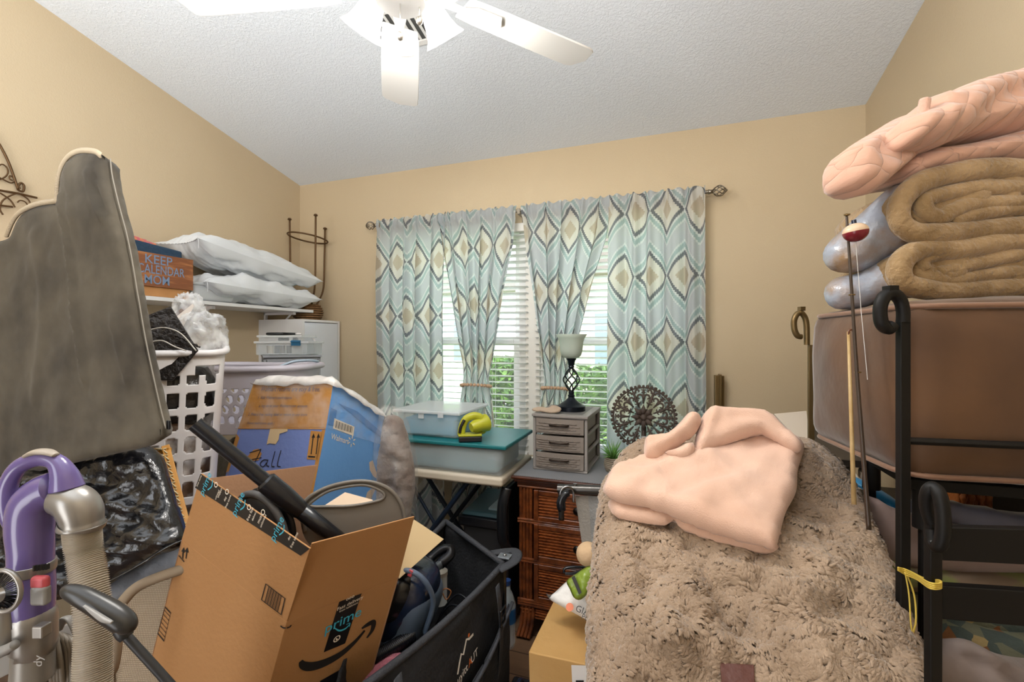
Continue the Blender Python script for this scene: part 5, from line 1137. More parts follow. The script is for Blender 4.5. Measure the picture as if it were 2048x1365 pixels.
for x in (rx0 + .008, rx0 + .024, rx0 + .040, rx0 + .056, rx1 - .008, rx1 - .024, rx1 - .040, rx1 - .056):
    for z0, z1 in rows: MB().tube([(x, ry0 + .006, z0 - .004), (x, ry0 + .004, (z0 + z1) / 2), (x, ry0 + .006, z1 + .006)], .0085, 10).build('pole', rat, dr_, smooth='auto')
for z in (.690, .528, .348, .160, .150):
    for dz in (0, .011): MB().tube([(rx0 - .005, ry0 - .001, z + dz - .005), (rx1 + .005, ry0 - .001, z + dz - .005)], .0065, 8).build('rail', rat, dr_, smooth='auto')
wx = [(rx0 + .072, -.19), (-.175, rx1 - .072)]
def weave(x0, x1, z0, z1, y, parent, name='woven_panel'):
    mb = MB(); cw, chh = .024, .0125; nx_, nz_ = max(2, int((x1 - x0) / cw)), max(2, int((z1 - z0) / chh)); cw = (x1 - x0) / nx_; chh = (z1 - z0) / nz_
    for j in range(nz_):
        for i in range(-1, nx_):
            a0 = x0 + i * cw + (cw / 2 if j % 2 else 0); a1 = a0 + cw * .92; a0, a1 = max(a0, x0), min(a1, x1); z = z0 + (j + .5) * chh
            if a1 - a0 < .006: continue
            mb.tube([(a0, y + .003, z), (a0 * .8 + a1 * .2, y - .001, z), ((a0 + a1) / 2, y - .0026, z), (a0 * .2 + a1 * .8, y - .001, z), (a1, y + .003, z)], chh * .46, 5, flat=.35)
    mb.b2((x0, y + .002, z0), (x1, y + .006, z1)); return mb.build(name, ratw, parent, smooth='auto')
for r_, (z0, z1) in enumerate(rows):
    for c_, (x0, x1) in enumerate(wx):
        MBf = MB(); q_ = .022
        MBf.b2((x0, ry0 - .008, z0), (x0 + q_, ry0 + .014, z1)); MBf.b2((x1 - q_, ry0 - .008, z0), (x1, ry0 + .014, z1)); MBf.b2((x0 + q_, ry0 - .008, z0), (x1 - q_, ry0 + .014, z0 + q_)); MBf.b2((x0 + q_, ry0 - .008, z1 - q_), (x1 - q_, ry0 + .014, z1)); MBf.b2((x0 + q_, ry0 + .006, z0 + q_), (x1 - q_, ry0 + .014, z1 - q_))
        d_ = MBf.build('drawer', rat, dr_, bevel=.007, seg=3); weave(x0 + q_, x1 - q_, z0 + q_, z1 - q_, ry0 + .002, d_)
        for kx in ((x0 + x1) / 2,):
            A = Matrix.Translation((kx, ry0 + .004, (z0 + z1) / 2)) @ Matrix.Rotation(PI / 2, 4, 'X'); mb = MB(A); mb.lathe([(.0, 0), (.007, 0), (.006, .012), (.012, .016), (.018, .022), (.016, .028), (0, .031)], 20)
            for k in range(14): mb.ball((.0155 * math.cos(2 * PI * k / 14), .0155 * math.sin(2 * PI * k / 14), .024), .003, n=6)
            mb.build('knob', mat('dark bronze knob', '#1d1713', .35, .6), d_, smooth=True)
for x in (rx0 + .04, rx1 - .04):
    lg = MB(); s_ = -1 if x < 0 else 1
    for k in range(4):
        xx = x + (k - 1.5) * .017; lg.tube(cr([(xx, ry0 + .01, .14), (xx, ry0 + .006, .10), (xx + s_ * .004, ry0 - .004, .05), (xx + s_ * .012 , ry0 - .03, .010)], 5), [.010] * 10 + [.0085] * 6, 8)
    lg.build('leg', rat, dr_, smooth=True); lb_ = MB().b2((x - .034, ry1 - .06, 0), (x + .034, ry1, .11)).build('leg', ratd, dr_, bevel=.004)
mb = MB(); weave(rx0 + .078, rx1 - .078, .082, .145, ry0 + .008, dr_, 'apron_panel'); weave(rx0 + .008, rx0 + .062, .10, .145, ry0 + .006, dr_, 'apron_panel')
matm, nt, b = newmat('grey ribbed mat'); b.inputs['Roughness'].default_value = .7
t = N(nt, 'ShaderNodeTexCoord'); ck = N(nt, 'ShaderNodeTexChecker'); ck.inputs['Scale'].default_value = 190; ck.inputs['Color1'].default_value = lin('#8d8e92'); ck.inputs['Color2'].default_value = lin('#6e7074'); nt.links.new(t.outputs['Object'], ck.inputs[0]); nt.links.new(ck.outputs[0], b.inputs[0])
tag(MB().b2((rx0 - .02, ry0 - .02, RH + .0003), (rx1 - .02, ry1 - .01, RH + .0035)).build('dresser_mat', matm), 'grey ribbed mat covering the rattan dresser top', 'mat')
zm = RH + .004
dm2 = mat('grey brown resin', '#908a86', .5, bump=(30, .1)); dm3 = mat('drawer front taupe', '#867c74', .55, bump=(30, .15))
DM = WF(-.628, 2.085, zm, math.radians(-1.5)); drawer_tower('taupe three-drawer plastic unit on the dresser, carrying the lamp', DM, .262, .33, .265, 3, dm2, dm3)
zl = zm + .266
# lamp
nv = mat('dark navy bronze', '#1b2029', .3, .6); lg_ = mat('frosted green white glass', '#cfdcd2', .35, transl=.45, var=('#e2e8e0', 8))
lp = thing('table_lamp', 'unlit table lamp with bell glass shade and twisted cage stem', 'lamp', (-.474, 2.235, zl))
LM = WF(-.474, 2.235, zl)
MB(LM).lathe([(0, 0), (.070, 0), (.070, .022), (.064, .027), (.058, .028), (.050, .036), (.030, .048), (.018, .060), (.014, .068), (.0, .068)], 40).build('base', nv, lp, smooth='auto')
MB(LM).lathe([(0, .066), (.016, .066), (.018, .074), (.013, .080), (.015, .086), (.013, .096), (0, .096)], 28).build('collar', nv, lp, smooth='auto')
for k in range(6):
    pts = []
    for i in range(25):
        f = i / 24; an = 2 * PI * k / 6 + f * 2.6; r = .006 + .034 * math.sin(PI * f) ** 1.1; pts.append((r * math.cos(an), r * math.sin(an), .094 + .118 * f))
    MB(LM).tube(pts, .0034, 8).build('cage_rod', nv, lp, smooth=True)
MB(LM).lathe([(0, .209), (.011, .209), (.015, .216), (.013, .222), (.016, .228), (.019, .245), (.027, .258), (.0, .258)], 28).build('socket_cup', nv, lp, smooth='auto')
prof = [(.018, .258), (.036, .262), (.048, .274), (.054, .292), (.057, .315), (.060, .340), (.066, .360), (.078, .378)]
prof2 = prof + [(r - .0035, z + .001) for r, z in prof[::-1]]
MB(LM).lathe(prof2, 48).build('glass_shade', lg_, lp, smooth=True)
MB(LM).ball((0, 0, .315), .026, (1, 1, 1.2)).build('light_bulb', mat('white bulb', '#e8e8e0', .4), lp, smooth=True)
tag(cloth('work_glove', [(1064, 824), (1080, 820), (1096, 822), (1105, 817), (1122, 822), (1118, 830), (1100, 832), (1084, 829), (1068, 828)], (P(1095, 824, 2.19) , Vector((0, -.5, 1))), mat('beige cotton glove', '#b09c88', .9, bump=(60, .5)), None, T=(.006, .005), R=.006, res=.004, smooth=3), 'small beige cloth glove lying beside the lamp base', 'glove')
bpy.data.objects['work_glove'].location.z = zl + .001
# potted succulent
pp = thing('potted_plant', 'small spiky green succulent in a woven pot on the dresser', 'plant', (-.27, 2.17, zm))
PM = WF(-.262, 2.17, zm); mb = MB(PM)
for i in range(8):
    r = .028 + .010 * math.sin(PI * (i + .5) / 8.5); mb.tube([((r + .001 * math.sin(9 * 2 * PI * k / 54 + i * PI)) * math.cos(2 * PI * k / 54), (r + .001 * math.sin(9 * 2 * PI * k / 54 + i * PI)) * math.sin(2 * PI * k / 54), .005 + i * .008) for k in range(54)], .0045, 5, closed=True)
mb.lathe([(0, 0), (.03, 0), (.036, .03), (.03, .06), (0, .055)], 20); mb.build('pot', mat('woven pot', '#8c8070', .8), pp, smooth=True)
mb = MB(PM); random.seed(3)
for k in range(46):
    an = random.uniform(0, 2 * PI); el = random.uniform(.15, 1.45); L = random.uniform(.06, .10) * (1 if el > .6 else .8)
    d_ = Vector((math.cos(an) * math.cos(el), math.sin(an) * math.cos(el), math.sin(el))); b0 = Vector((0, 0, .055)) + d_ * .008
    mb.tube([b0, b0 + d_ * L * .5 + Vector((0, 0, .004)), b0 + d_ * L + Vector((0, 0, -.006 * (1.5 - el)))], [.0032, .0038, .0004], 5, flat=.5)
mb.build('leaves', mat('succulent green', '#4f8a3a', .5, var=('#7cab52', 30)), pp, smooth=True)
# carved round medallion
cw_ = mat('carved dark wood', '#54453c', .6, var=('#3b2f28', 20), bump=(40, .4))
md_ = thing('carved_medallion', 'round dark carved openwork wooden medallion standing behind the plant', 'medallion', (-.14, 2.38, zm))
mc = P(1287, 835, 2.30); MR_ = Matrix.Translation(mc) @ Matrix.Rotation(math.radians(4), 4, 'Z') @ Matrix.Rotation(math.radians(90 - 8), 4, 'X'); RR = .160
mb = MB(MR_)
for r, t_ in ((RR * .93, .0045),): mb.tube([(r * math.cos(2 * PI * k / 64), r * math.sin(2 * PI * k / 64), 0) for k in range(64)], t_, 6, closed=True)
for k in range(48):
    an = 2 * PI * k / 48; mb.ball((RR * .975 * math.cos(an), RR * .975 * math.sin(an), 0), .0095 if k % 2 else .0075, (1, 1, .7), n=8)
mb.build('rim', cw_, md_, smooth=True)
mb = MB(MR_)
for k in range(8):
    A = Matrix.Rotation(2 * PI * k / 8, 4, 'Z')
    mb.tube([(.012, 0, .004), (RR * .22, 0, .008), (RR * .40, 0, .004)], [.006, .014, .001], 8, flat=.5, M=A)
for k in range(8):
    A = Matrix.Rotation(2 * PI * (k + .5) / 8, 4, 'Z'); mb.tube([(.012, 0, 0), (RR * .16, 0, .004), (RR * .30, 0, .0)], [.004, .009, .001], 6, flat=.5, M=A)
mb.ball((0, 0, .008), .016, (1, 1, .6)); mb.build('flower', cw_, md_, smooth=True)
mb = MB(MR_)
for k in range(8):
    for s_ in (-1, 1):
        A = Matrix.Rotation(2 * PI * k / 8, 4, 'Z') @ Matrix.Diagonal((1, s_, 1, 1))
        for cx0, cy0, rr_, st, tn, w_ in ((.62, .12, .115, -1.9, 5.2, .0058), (.80, .175, .085, 2.4, -4.8, .005), (.47, .13, .07, .3, 4.6, .0045), (.83, .055, .06, 3.0, 4.4, .0045)):
            pts = []
            for i in range(16):
                f = i / 15; an = st + tn * f; r = rr_ * RR * (1 - .72 * f); pts.append((cx0 * RR + r * math.cos(an), cy0 * RR + r * math.sin(an), .002 + .002 * f))
            mb.tube(pts, [w_ * (1 - .35 * i / 15) for i in range(16)], 6, M=A)
    A = Matrix.Rotation(2 * PI * k / 8, 4, 'Z'); mb.tube([(RR * .42, 0, 0), (RR * .62, 0, .003), (RR * .9, 0, 0)], [.003, .007, .002], 6, flat=.6, M=A)
    A = Matrix.Rotation(2 * PI * (k + .5) / 8, 4, 'Z'); mb.tube([(RR * .32, 0, 0), (RR * .6, 0, .003), (RR * .92, 0, 0)], [.003, .008, .003], 6, flat=.6, M=A); mb.ball((RR * .78, 0, 0), .011, (1.1, .8, .5), n=8, M=A)
mb.build('scrollwork', cw_, md_, smooth=True)
mb = MB(); mb.b2((mc.x - .06, mc.y - .05, zm), (mc.x + .06, mc.y + .05, zm + .012)); mb.b2((mc.x - .012, mc.y + .015, zm + .012), (mc.x + .012, mc.y + .03, mc.z - .05)); mb.build('stand', cw_, md_, bevel=.003)
cy2 = thing('clear_cylinder', 'clear crinkled plastic tube standing before the carved medallion', 'tube', P(1287, 930, 2.0))
pz = hit(1287, 930, Vector((0, 2.1, 0)), Vector((0, 1, 0))); 
mb = MB(WF(pz.x, 2.12, zm)); mb.lathe([(.022, 0), (.022, .09), (.026, .10), (.021, .11), (.025, .12), (.020, .13), (.019, .165), (.02, .18)], 20); mb.build('sleeve', clear('crinkle sleeve', '#dfe8ee', .5, .08, bump=(30, .8)), cy2, smooth=True)
# gilt frame leaning at the right end
gm = mat('dull gilt moulding', '#77613c', .35, .5)
gf = thing('picture_frame', 'gilt picture frame seen edge-on against the back wall', 'picture frame', (.2, 2.5, zm))
GX = hit(1441, 800, Vector((0, 2.50, 0)), Vector((0, 1, 0))).x; GM = WF(GX, 2.46, zm, math.radians(4)); h_ = 1.185 - zm
for nm, lo, hi in (('frame_side', (-.018, -.20, 0), (.018, -.16, h_ * .0 + .40)), ('frame_side', (-.018, .075, .0), (.018, .115, h_))):
    pass
mb = MB(GM); mb.b2((-.02, -.30, 0), (.02, .10, .03)); mb.build('frame_side', gm, gf, bevel=.004)
mb = MB(GM); mb.b2((-.02, .05, .03), (.0, .10, h_ - .01)); mb.b2((.0, .055, .03), (.012, .10, h_ - .004)); mb.tube([(.02, .085, .03), (.02, .085, h_ - .012)], .009, 8); mb.build('frame_side', gm, gf, bevel=.003)

# ================================================================== BETWEEN TABLE AND DRESSER, and on the floor
# folded black chair leaning against the dresser side
fcm = mat('black enamel', '#14171c', .3)
fch = thing('folded_chair', 'folded black chair standing on edge against the left side of the dresser', 'chair', (-.70, 2.2, 0))
mb = MB(); mb.tube(cr([(-.712, 1.95, .68), (-.725, 1.93, .60), (-.725, 1.93, .46), (-.712, 1.96, .40)], 6), .018, 10, flat=1.4); mb.build('backrest', fcm, fch, smooth=True)
MB().b2((-.728, 1.95, .03), (-.705, 2.30, .68)).build('seat', fcm, fch, bevel=.008, seg=3)
for y in (1.96, 2.04, 2.12, 2.28): MB().tube([(-.74, y, .0), (-.735, y, .42)], .010, 10).build('leg', fcm, fch, smooth='auto')
# shredder
sdm = mat('teal grey shredder lid', '#3c5f6b', .35); 
sd_ = thing('paper_shredder', 'black paper shredder with teal-grey top between table and dresser', 'shredder', (-.86, 2.2, 0))
MB().b2((-.98, 2.05, 0), (-.765, 2.36, .44)).build('bin', blkm, sd_, bevel=.012, seg=3)
MB().b2((-1.0, 2.03, .44), (-.752, 2.38, .49)).build('cutter_head', blkg, sd_, bevel=.01, seg=3)
mb = MB(); mb.hexa([(-.99, 2.045, .49), (-.76, 2.045, .49), (-.99, 2.37, .49), (-.76, 2.37, .49), (-.975, 2.055, .51), (-.775, 2.055, .51), (-.975, 2.36, .53), (-.775, 2.36, .53)]); tpp = mb.build('top_cover', sdm, sd_, bevel=.006)
mb = MB(); mb.b2((-.86, 2.09, .508), (-.80, 2.24, .522)); mb.build('paper_slot', mat('pale blue label', '#a8c4d0', .3), sd_, bevel=.001)
for y in (2.29, 2.33): MB().b2((-.84, y - .01, .515), (-.80, y + .012, .536)).build('button', whitep, sd_, bevel=.005)

# black utility wagon
canv = mat('black canvas', '#17181b', .8, bump=(120, .3), var=('#202227', 6)); canv2 = mat('charcoal webbing', '#34363c', .7, bump=(200, .3))
wg = thing('utility_wagon', 'black canvas folding utility wagon with pockets and mountain logo', 'wagon', (-.68, 1.15, 0))
W00, W10, W11, W01 = Vector((-.82, 1.08, .60)), Vector((-.655, .74, .60)), Vector((-.535, 1.43, .60)), Vector((-.84, 1.60, .64))
bt = Vector((0, 0, -.42))
def sagpanel(name, a, c, n_out, depth=.42, sag=.02, bulge=.02, m=canv, nu=24, nv=16, seed=0, top=0.0):
    mb = MB()
    for j in range(nv + 1):
        for i in range(nu + 1):
            u, v = i / nu, j / nv; p = a.lerp(c, u) + Vector((0, 0, -depth * v)); p += Vector((0, 0, -sag * math.sin(PI * u) * (1 - v))) + n_out * (bulge * math.sin(PI * u) * math.sin(PI * min(1, v * 1.1 + .1)) + .012 * mnoise.fractal(Vector((u * 4 + seed, v * 4, 0)), .6, 2, 3)); mb.v.append(p)
    mb.f = [(j * (nu + 1) + i, j * (nu + 1) + i + 1, (j + 1) * (nu + 1) + i + 1, (j + 1) * (nu + 1) + i) for j in range(nv) for i in range(nu)]
    return mb.build(name, m, wg, smooth=True, solid=.006)
sagpanel('side_panel', W10, W11, Vector((1, 0, 0)), .44, .012, .035, seed=1); sagpanel('side_panel', W00, W01, Vector((-1, 0, 0)), .44, .02, .03, seed=2)
sagpanel('end_panel', W00, W10, Vector((0, -1, 0)), .44, .0, .02, seed=3); sagpanel('end_panel', W01, W11, Vector((0, 1, 0)), .46, .0, .0, seed=4)
MB().hexa([W00 + Vector((.0, 0, -.45)), W10 + Vector((0, 0, -.45)), W01 + Vector((0, 0, -.49)), W11 + Vector((0, 0, -.45)), W00 + Vector((0, 0, -.43)), W10 + Vector((0, 0, -.43)), W01 + Vector((0, 0, -.47)), W11 + Vector((0, 0, -.43))]).build('floor_panel', canv, wg)
sagl = lambda a, c, s_: [a.lerp(c, f / 12) + Vector((.012 * math.sin(PI * f / 12) * s_, 0, -.012 * math.sin(PI * f / 12))) for f in range(13)]
MB().tube(sagl(W10, W11, 1), .010, 8).build('rim_binding', canv2, wg, smooth=True); MB().tube(sagl(W00, W01, -1), .010, 8).build('rim_binding', canv2, wg, smooth=True); MB().tube([W01, W11], .010, 8).build('rim_binding', canv2, wg, smooth=True)
MB().tube(cr([W11 + Vector((-.07, .06, .0)), W11 + Vector((.01, .08, .012)), W11 + Vector((.035, .02, .01)), W11 + Vector((.0, -.04, .0))], 5), .02, 8, flat=.3).build('corner_flap', canv2, wg, smooth=True)
cap = W11 + Vector((-.005, .03, .012)); mb = MB(); mb.b2(cap - Vector((.022, .018, .002)), cap + Vector((.022, .018, .004))); cp_ = mb.build('corner_plate', mat('grey plate', '#7b8086', .4, .4), wg, bevel=.002); MB().ball(cap + Vector((0, 0, .006)), .007, (1, 1, .6)).build('rivet', mat('steel', '#a0a0a2', .25, 1.0), cp_, smooth=True)
for q_ in (W00, W10, W11, W01): MB().tube([q_ + Vector((0, 0, .0)), Vector((q_.x, q_.y, .12))], .011, 10).build('frame_post', blkg, wg, smooth='auto')
for q_ in (W00, W10, W11, W01):
    A = Matrix.Translation((q_.x + (.035 if q_.x > -.7 else -.035), q_.y - .02, .075)) @ Matrix.Rotation(PI / 2, 4, 'Y'); MB(A).lathe([(.0, -.018), (.05, -.018), (.072, -.022), (.075, 0), (.072, .022), (.05, .018), (0, .018)], 28).build('wheel', blkm, wg, smooth='auto')
# outside of the near-right panel: pocket, straps, logo
OX = Vector((.048, 0, 0))
so_ = lambda u, v, off=.0: W10.lerp(W11, u) + Vector((.014 + off + .035 * math.sin(PI * u) * math.sin(PI * min(1, v * 1.1 + .1)), 0, -.44 * v - .012 * math.sin(PI * u) * (1 - v)))
def sgrid(name, uv4, off, m, nu=16, nv=10, seed=0, puff=.0):
    mb = MB()
    for j in range(nv + 1):
        for i in range(nu + 1):
            a, b_ = i / nu, j / nv; u = (uv4[0][0] * (1 - a) + uv4[1][0] * a) * (1 - b_) + (uv4[3][0] * (1 - a) + uv4[2][0] * a) * b_; v = (uv4[0][1] * (1 - a) + uv4[1][1] * a) * (1 - b_) + (uv4[3][1] * (1 - a) + uv4[2][1] * a) * b_
            mb.v.append(so_(u, v, off + puff * math.sin(PI * a) * math.sin(PI * b_) + .005 * mnoise.noise(Vector((u * 12 + seed, v * 10, 0)))))
    mb.f = [(j * (nu + 1) + i, j * (nu + 1) + i + 1, (j + 1) * (nu + 1) + i + 1, (j + 1) * (nu + 1) + i) for j in range(nv) for i in range(nu)]
    return mb.build(name, m, wg, smooth=True, solid=.004)
pk = mat('pocket canvas', '#24262b', .8, bump=(120, .3))
sgrid('pocket', [(.42, .98), (.70, .98), (.68, .40), (.42, .50)], .016, pk, seed=3, puff=.02); sgrid('pocket', [(.70, .98), (.98, .98), (.97, .26), (.70, .40)], .014, pk, seed=5, puff=.018); sgrid('pocket', [(.05, .98), (.40, .98), (.40, .52), (.05, .60)], .012, pk, seed=6, puff=.01)
for a_, c_ in (((.42, .49), (.70, .39)), ((.70, .39), (.975, .25)), ((.05, .59), (.40, .51))): MB().tube([so_(a_[0] + (c_[0] - a_[0]) * f / 8, a_[1] + (c_[1] - a_[1]) * f / 8, .026) for f in range(9)], .006, 8).build('pocket_trim', canv2, wg, smooth=True)
for uu_ in (.82, .20):
    mb = MB(); mb.tube([so_(uu_ + .0 * f, -.01 + f * .1, .030) for f in range(0, 10)], .016, 8, flat=.12); mb.build('strap', canv2, wg, smooth=True)
    c0 = so_(uu_, .20, .037); mb = MB()
    for dz in (-.022, 0, .022): mb.box(c0 + Vector((0, 0, dz)), (.006, .040, .006))
    for dy in (-.019, .019): mb.box(c0 + Vector((0, dy, 0)), (.006, .006, .05))
    mb.build('buckle', blkg, wg, bevel=.002)
wl = mat('logo white', '#e9e6e0', .6); ol = mat('logo orange', '#e0702c', .6)
lf_ = Face(so_(.50, .35, .010), so_(.64, .31, .010), so_(.64, .12, .010), so_(.50, .16, .010))
if lf_.n.x < 0: lf_.n = -lf_.n
mb = MB(); lf_.text(mb, 'uyitt', .24, .16, .028, align='CENTER', bold=.006, off=.004); lf_.text(mb, 'UT', .86, .16, .028, bold=.006, off=.004)
mb.stroke(lf_, [(.02, .36), (.16, .62), (.26, .78), (.36, .68), (.56, .98), (.70, .88), (.92, .84)], .007, .004, 1); mb.build('logo', wl, wg)
mb = MB(); lf_.text(mb, 'A', .63, .16, .028, bold=.006, off=.004); mb.quad_on(lf_, [(.70 + .05 * math.cos(a), 1.0 + .06 * math.sin(a)) for a in [2 * PI * k / 10 for k in range(10)]], .004); mb.build('logo_accent', ol, wg)
# canister vacuum in the wagon
nvb = mat('dark blue gloss', '#1b2740', .22, coat=.3); gyb = mat('blue grey bumper', '#56657a', .35)
cvv = thing('canister_vacuum', 'dark blue canister vacuum lying in the black wagon', 'vacuum cleaner', P(810, 1250, 1.35))
CM = CF(806, 1200, 1.32) @ Matrix.Rotation(.35, 4, 'Y') @ Matrix.Rotation(-.3, 4, 'Z')
def ell(name, c, sz, m, par, e_=.8, M=CM, n=22):
    mb = MB(M); vs = []
    for i in range(n + 1):
        th = PI * i / n
        for j in range(2 * n):
            ph = PI * j / n; d = Vector((math.sin(th) * math.cos(ph), math.sin(th) * math.sin(ph), math.cos(th))); q_ = [math.copysign(abs(x) ** e_, x) for x in d]; vs.append((c[0] + q_[0] * sz[0], c[1] + q_[1] * sz[1], c[2] + q_[2] * sz[2]))
    mb.add(vs, [(i * 2 * n + j, (i + 1) * 2 * n + j, (i + 1) * 2 * n + (j + 1) % (2 * n), i * 2 * n + (j + 1) % (2 * n)) for i in range(n) for j in range(2 * n)]); return mb.build(name, m, par, smooth=True)
ell('body', (0, 0, 0), (.085, .10, .125), nvb, cvv, .7)
ell('bumper', (.0, .01, -.02), (.093, .105, .100), gyb, cvv, .55)
ell('dust_lid', (-.01, -.022, .035), (.070, .09, .085), blkg, cvv, .8)
MB(CM).tube(cr([(-.05, -.085, .09), (.02, -.10, .14), (.07, -.08, .125), (.10, -.04, .06), (.103, -.03, -.03)], 8), .010, 10, flat=.7).build('carry_handle', gyb, cvv, smooth=True)
MB(CM).box((.03, -.105, .14), (.012, .006, .018)).build('red_tab', redb if 'redb' in globals() else inkm, cvv, bevel=.002)
A = CM @ Matrix.Translation((-.012, -.110, -.01)) @ Matrix.Rotation(PI / 2, 4, 'X'); MB(A).lathe([(0, .0), (.018, .0), (.018, .004), (0, .005)], 24).build('round_badge', mat('silver badge', '#b9bcc0', .3, .5), cvv, smooth='auto')
hs = lambda pts, r, n=60, amp=.0012: (cr([tuple(P(*p)) for p in pts], n))
def hose(name, label, cat, pts, r, m, per=4.0, amp=.10, n=60):
    h = cr([tuple(P(*p)) for p in pts], n); return tag(MB().tube(h, [r * (1 + amp * math.sin(i * 2 * PI / per)) for i in range(len(h))], 14).build(name, m, None, smooth=True), label, cat)
hose('vacuum_hose', 'black ribbed hose looping over the canister vacuum in the wagon', 'hose', [(830, 1148, 1.38), (862, 1118, 1.44), (885, 1100, 1.46), (900, 1100, 1.46), (899, 1112, 1.44), (880, 1130, 1.40)], .014, blkg)
tag(MB().tube([P(880, 1130, 1.40), P(852, 1152, 1.36)], .013, 14).build('hose_cuff', mat('grey black cuff', '#3a4148', .35), smooth='auto'), 'plain grey cuff at the end of the black ribbed hose', 'hose cuff')
hose('vacuum_hose', 'black ribbed hose low beside the brown box, above the pink towel', 'hose', [(745, 1318, 1.16), (785, 1296, 1.19), (825, 1272, 1.24)], .017, blkg)
bo = thing('plastic_bottle', 'frosted plastic bottle with flat cap standing in the wagon', 'bottle', P(878, 1200, 1.36))
A = CF(879, 1150, 1.45); MB(A).lathe([(0, -.09), (.024, -.09), (.025, .0), (.0, .0)], 24).build('bottle_body', cplast2, bo, smooth='auto'); MB(A).lathe([(0, .0), (.026, .0), (.026, .012), (.0, .014)], 24).build('cap', mat('cloudy cap', '#9b958c', .4), bo, smooth='auto')
for k, (pts, lb) in enumerate((([(868, 1262, 1.35), (890, 1215, 1.36), (915, 1190, 1.36), (935, 1200, 1.34)], 'black cable looping high against the wagon side'), ([(865, 1270, 1.34), (880, 1235, 1.35), (900, 1212, 1.35), (925, 1220, 1.33), (900, 1250, 1.33)], 'black cable loop lying low beside the canister vacuum'))):
    tag(MB().tube(cr([P(*p) for p in pts], 8), .0028, 6).build('cable', blkg, smooth=True), lb, 'cable')
tag(MB().tube(cr([P(880, 1190, 1.4), P(890, 1178, 1.4), P(902, 1184, 1.4), P(893, 1200, 1.4), P(885, 1186, 1.4)], 6), .0018, 5).build('wire', mat('copper wire', '#a4683a', .4), smooth=True), 'thin copper coloured wire coil under the frosted bottle', 'wire')
towel = mat('pink terry towel', '#b06a76', .95, bump=(120, 1.0), var=('#a05a68', 20))
tag(cloth('pink_towel', [(690, 1385), (720, 1345), (760, 1318), (800, 1306), (815, 1320), (795, 1370), (770, 1400), (700, 1400)], FACE(760, 1350, 1.15, dz=.6), towel, None, T=(.03, .04), R=.04, res=.012, nz=(.008, 14)), 'pink terry towel stuffed into the near end of the wagon', 'towel')
# side bottle
wb = thing('water_bottle', 'clear water bottle with blue label in the wagon side holder', 'bottle', Vector((-.47, 1.46, .3)))
A = WF(-.605, 1.66, .17); MB(A).lathe([(0, 0), (.030, 0), (.034, .02), (.031, .045), (.034, .07), (.034, .16), (.022, .20), (.013, .215), (.013, .235), (0, .235)], 24).build('bottle_body', clear('bottle plastic', '#dfeaf0', .35, .05), wb, smooth=True)
MB(A).lathe([(.0348, .095), (.0348, .15)], 24).build('label_band', mat('blue label', '#1f5f9c', .4), wb, smooth=True); MB(A).lathe([(0, .235), (.015, .235), (.015, .252), (0, .252)], 20).build('cap', mat('blue cap', '#1c3c70', .4), wb, smooth='auto')
hc = thing('tool_case', 'glossy dark blue and black hard case on the floor under the wagon side', 'case', (-.42, 1.25, 0))
MB().b2((-.50, 1.18, 0), (-.42, 1.44, .235)).build('shell', blkg, hc, bevel=.012, seg=3)
MB().tube(cr([(-.46, 1.22, .235), (-.46, 1.24, .262), (-.46, 1.38, .262), (-.46, 1.40, .235)], 5), .008, 8).build('handle', nvb, hc, smooth=True)
# floor box, padded mailer etc. to the right
fb2 = thing('cardboard_box', 'closed cardboard box on the floor, holding the white bag', 'box', (-.24, 1.4, 0))
cm2 = mat('golden cardboard', '#b88c4e', .75, var=('#c39a60', 5), bump=(50, .12))
MB().hexa([(-.385, 1.27, 0), (-.02, 1.27, 0), (-.385, 1.55, 0), (-.02, 1.55, 0), (-.395, 1.265, .445), (-.02, 1.265, .45), (-.385, 1.555, .455), (-.02, 1.555, .455)]).build('carton', cm2, fb2, bevel=.004)
fb_f = Face((-.385, 1.27, 0), (-.02, 1.27, 0), (-.02, 1.265, .45), (-.395, 1.265, .445))
mb = MB(); q_ = fb_f.px([(1146, 1400), (1200, 1400), (1200, 1332), (1143, 1330)]); mb.quad_on(fb_f, q_, .002); mb.build('shipping_label', mat('white label', '#e3ded8', .5), fb2)
mb = MB(); mb.quad_on(fb_f, fb_f.px([(1152, 1364), (1168, 1364), (1168, 1360), (1152, 1360)]), .003); mb.build('label_print', inkm, fb2)
wbag = mat('white plastic bag', '#e8e4de', .35, bump=(22, .4))
gb = thing('mailing_bag', 'white plastic bag printed GIANT lying on the floor cardboard box', 'bag', (-.3, 1.4, .46))
gbo = [(1092, 1187), (1104, 1190), (1130, 1166), (1158, 1143), (1180, 1130), (1215, 1150), (1220, 1240), (1200, 1255), (1165, 1236), (1120, 1212), (1100, 1200)]
gpl = (P(1150, 1195, 1.42), Vector((-.1, -.75, .75)))
cloth('bag_body', gbo, gpl, wbag, gb, T=(.020, .045), R=.04, res=.010, nz=(.012, 12), smooth=3)
gn = gpl[1].normalized(); G_ = lambda x, y: hit(x, y, gpl[0] + gn * .026, gn)
mb = MB(); o0 = G_(1172, 1224); exx = (G_(1192, 1232) - o0).normalized(); eyy = gn.cross(exx) if gn.cross(exx).z > 0 else -gn.cross(exx)
mb.text('GIANT', .026, G_(1152, 1218), exx, eyy, .004, align='LEFT'); mb.text('PETW', .020, G_(1164, 1234), exx, eyy, .004, align='LEFT'); mb.build('bag_lettering', mat('dark grey ink', '#4a4644', .6), gb)
mb = MB(); c0 = G_(1140, 1216); mb.add([c0 + exx * .012 * math.cos(2 * PI * k / 16) + eyy * .012 * math.sin(2 * PI * k / 16) + gn * .004 for k in range(16)], [tuple(range(16))]); mb.build('orange_dot', mat('orange dot', '#e0805c', .6), gb)
gr = mat('green foil wrapper', '#7f9432', .3, bump=(25, .8)); 
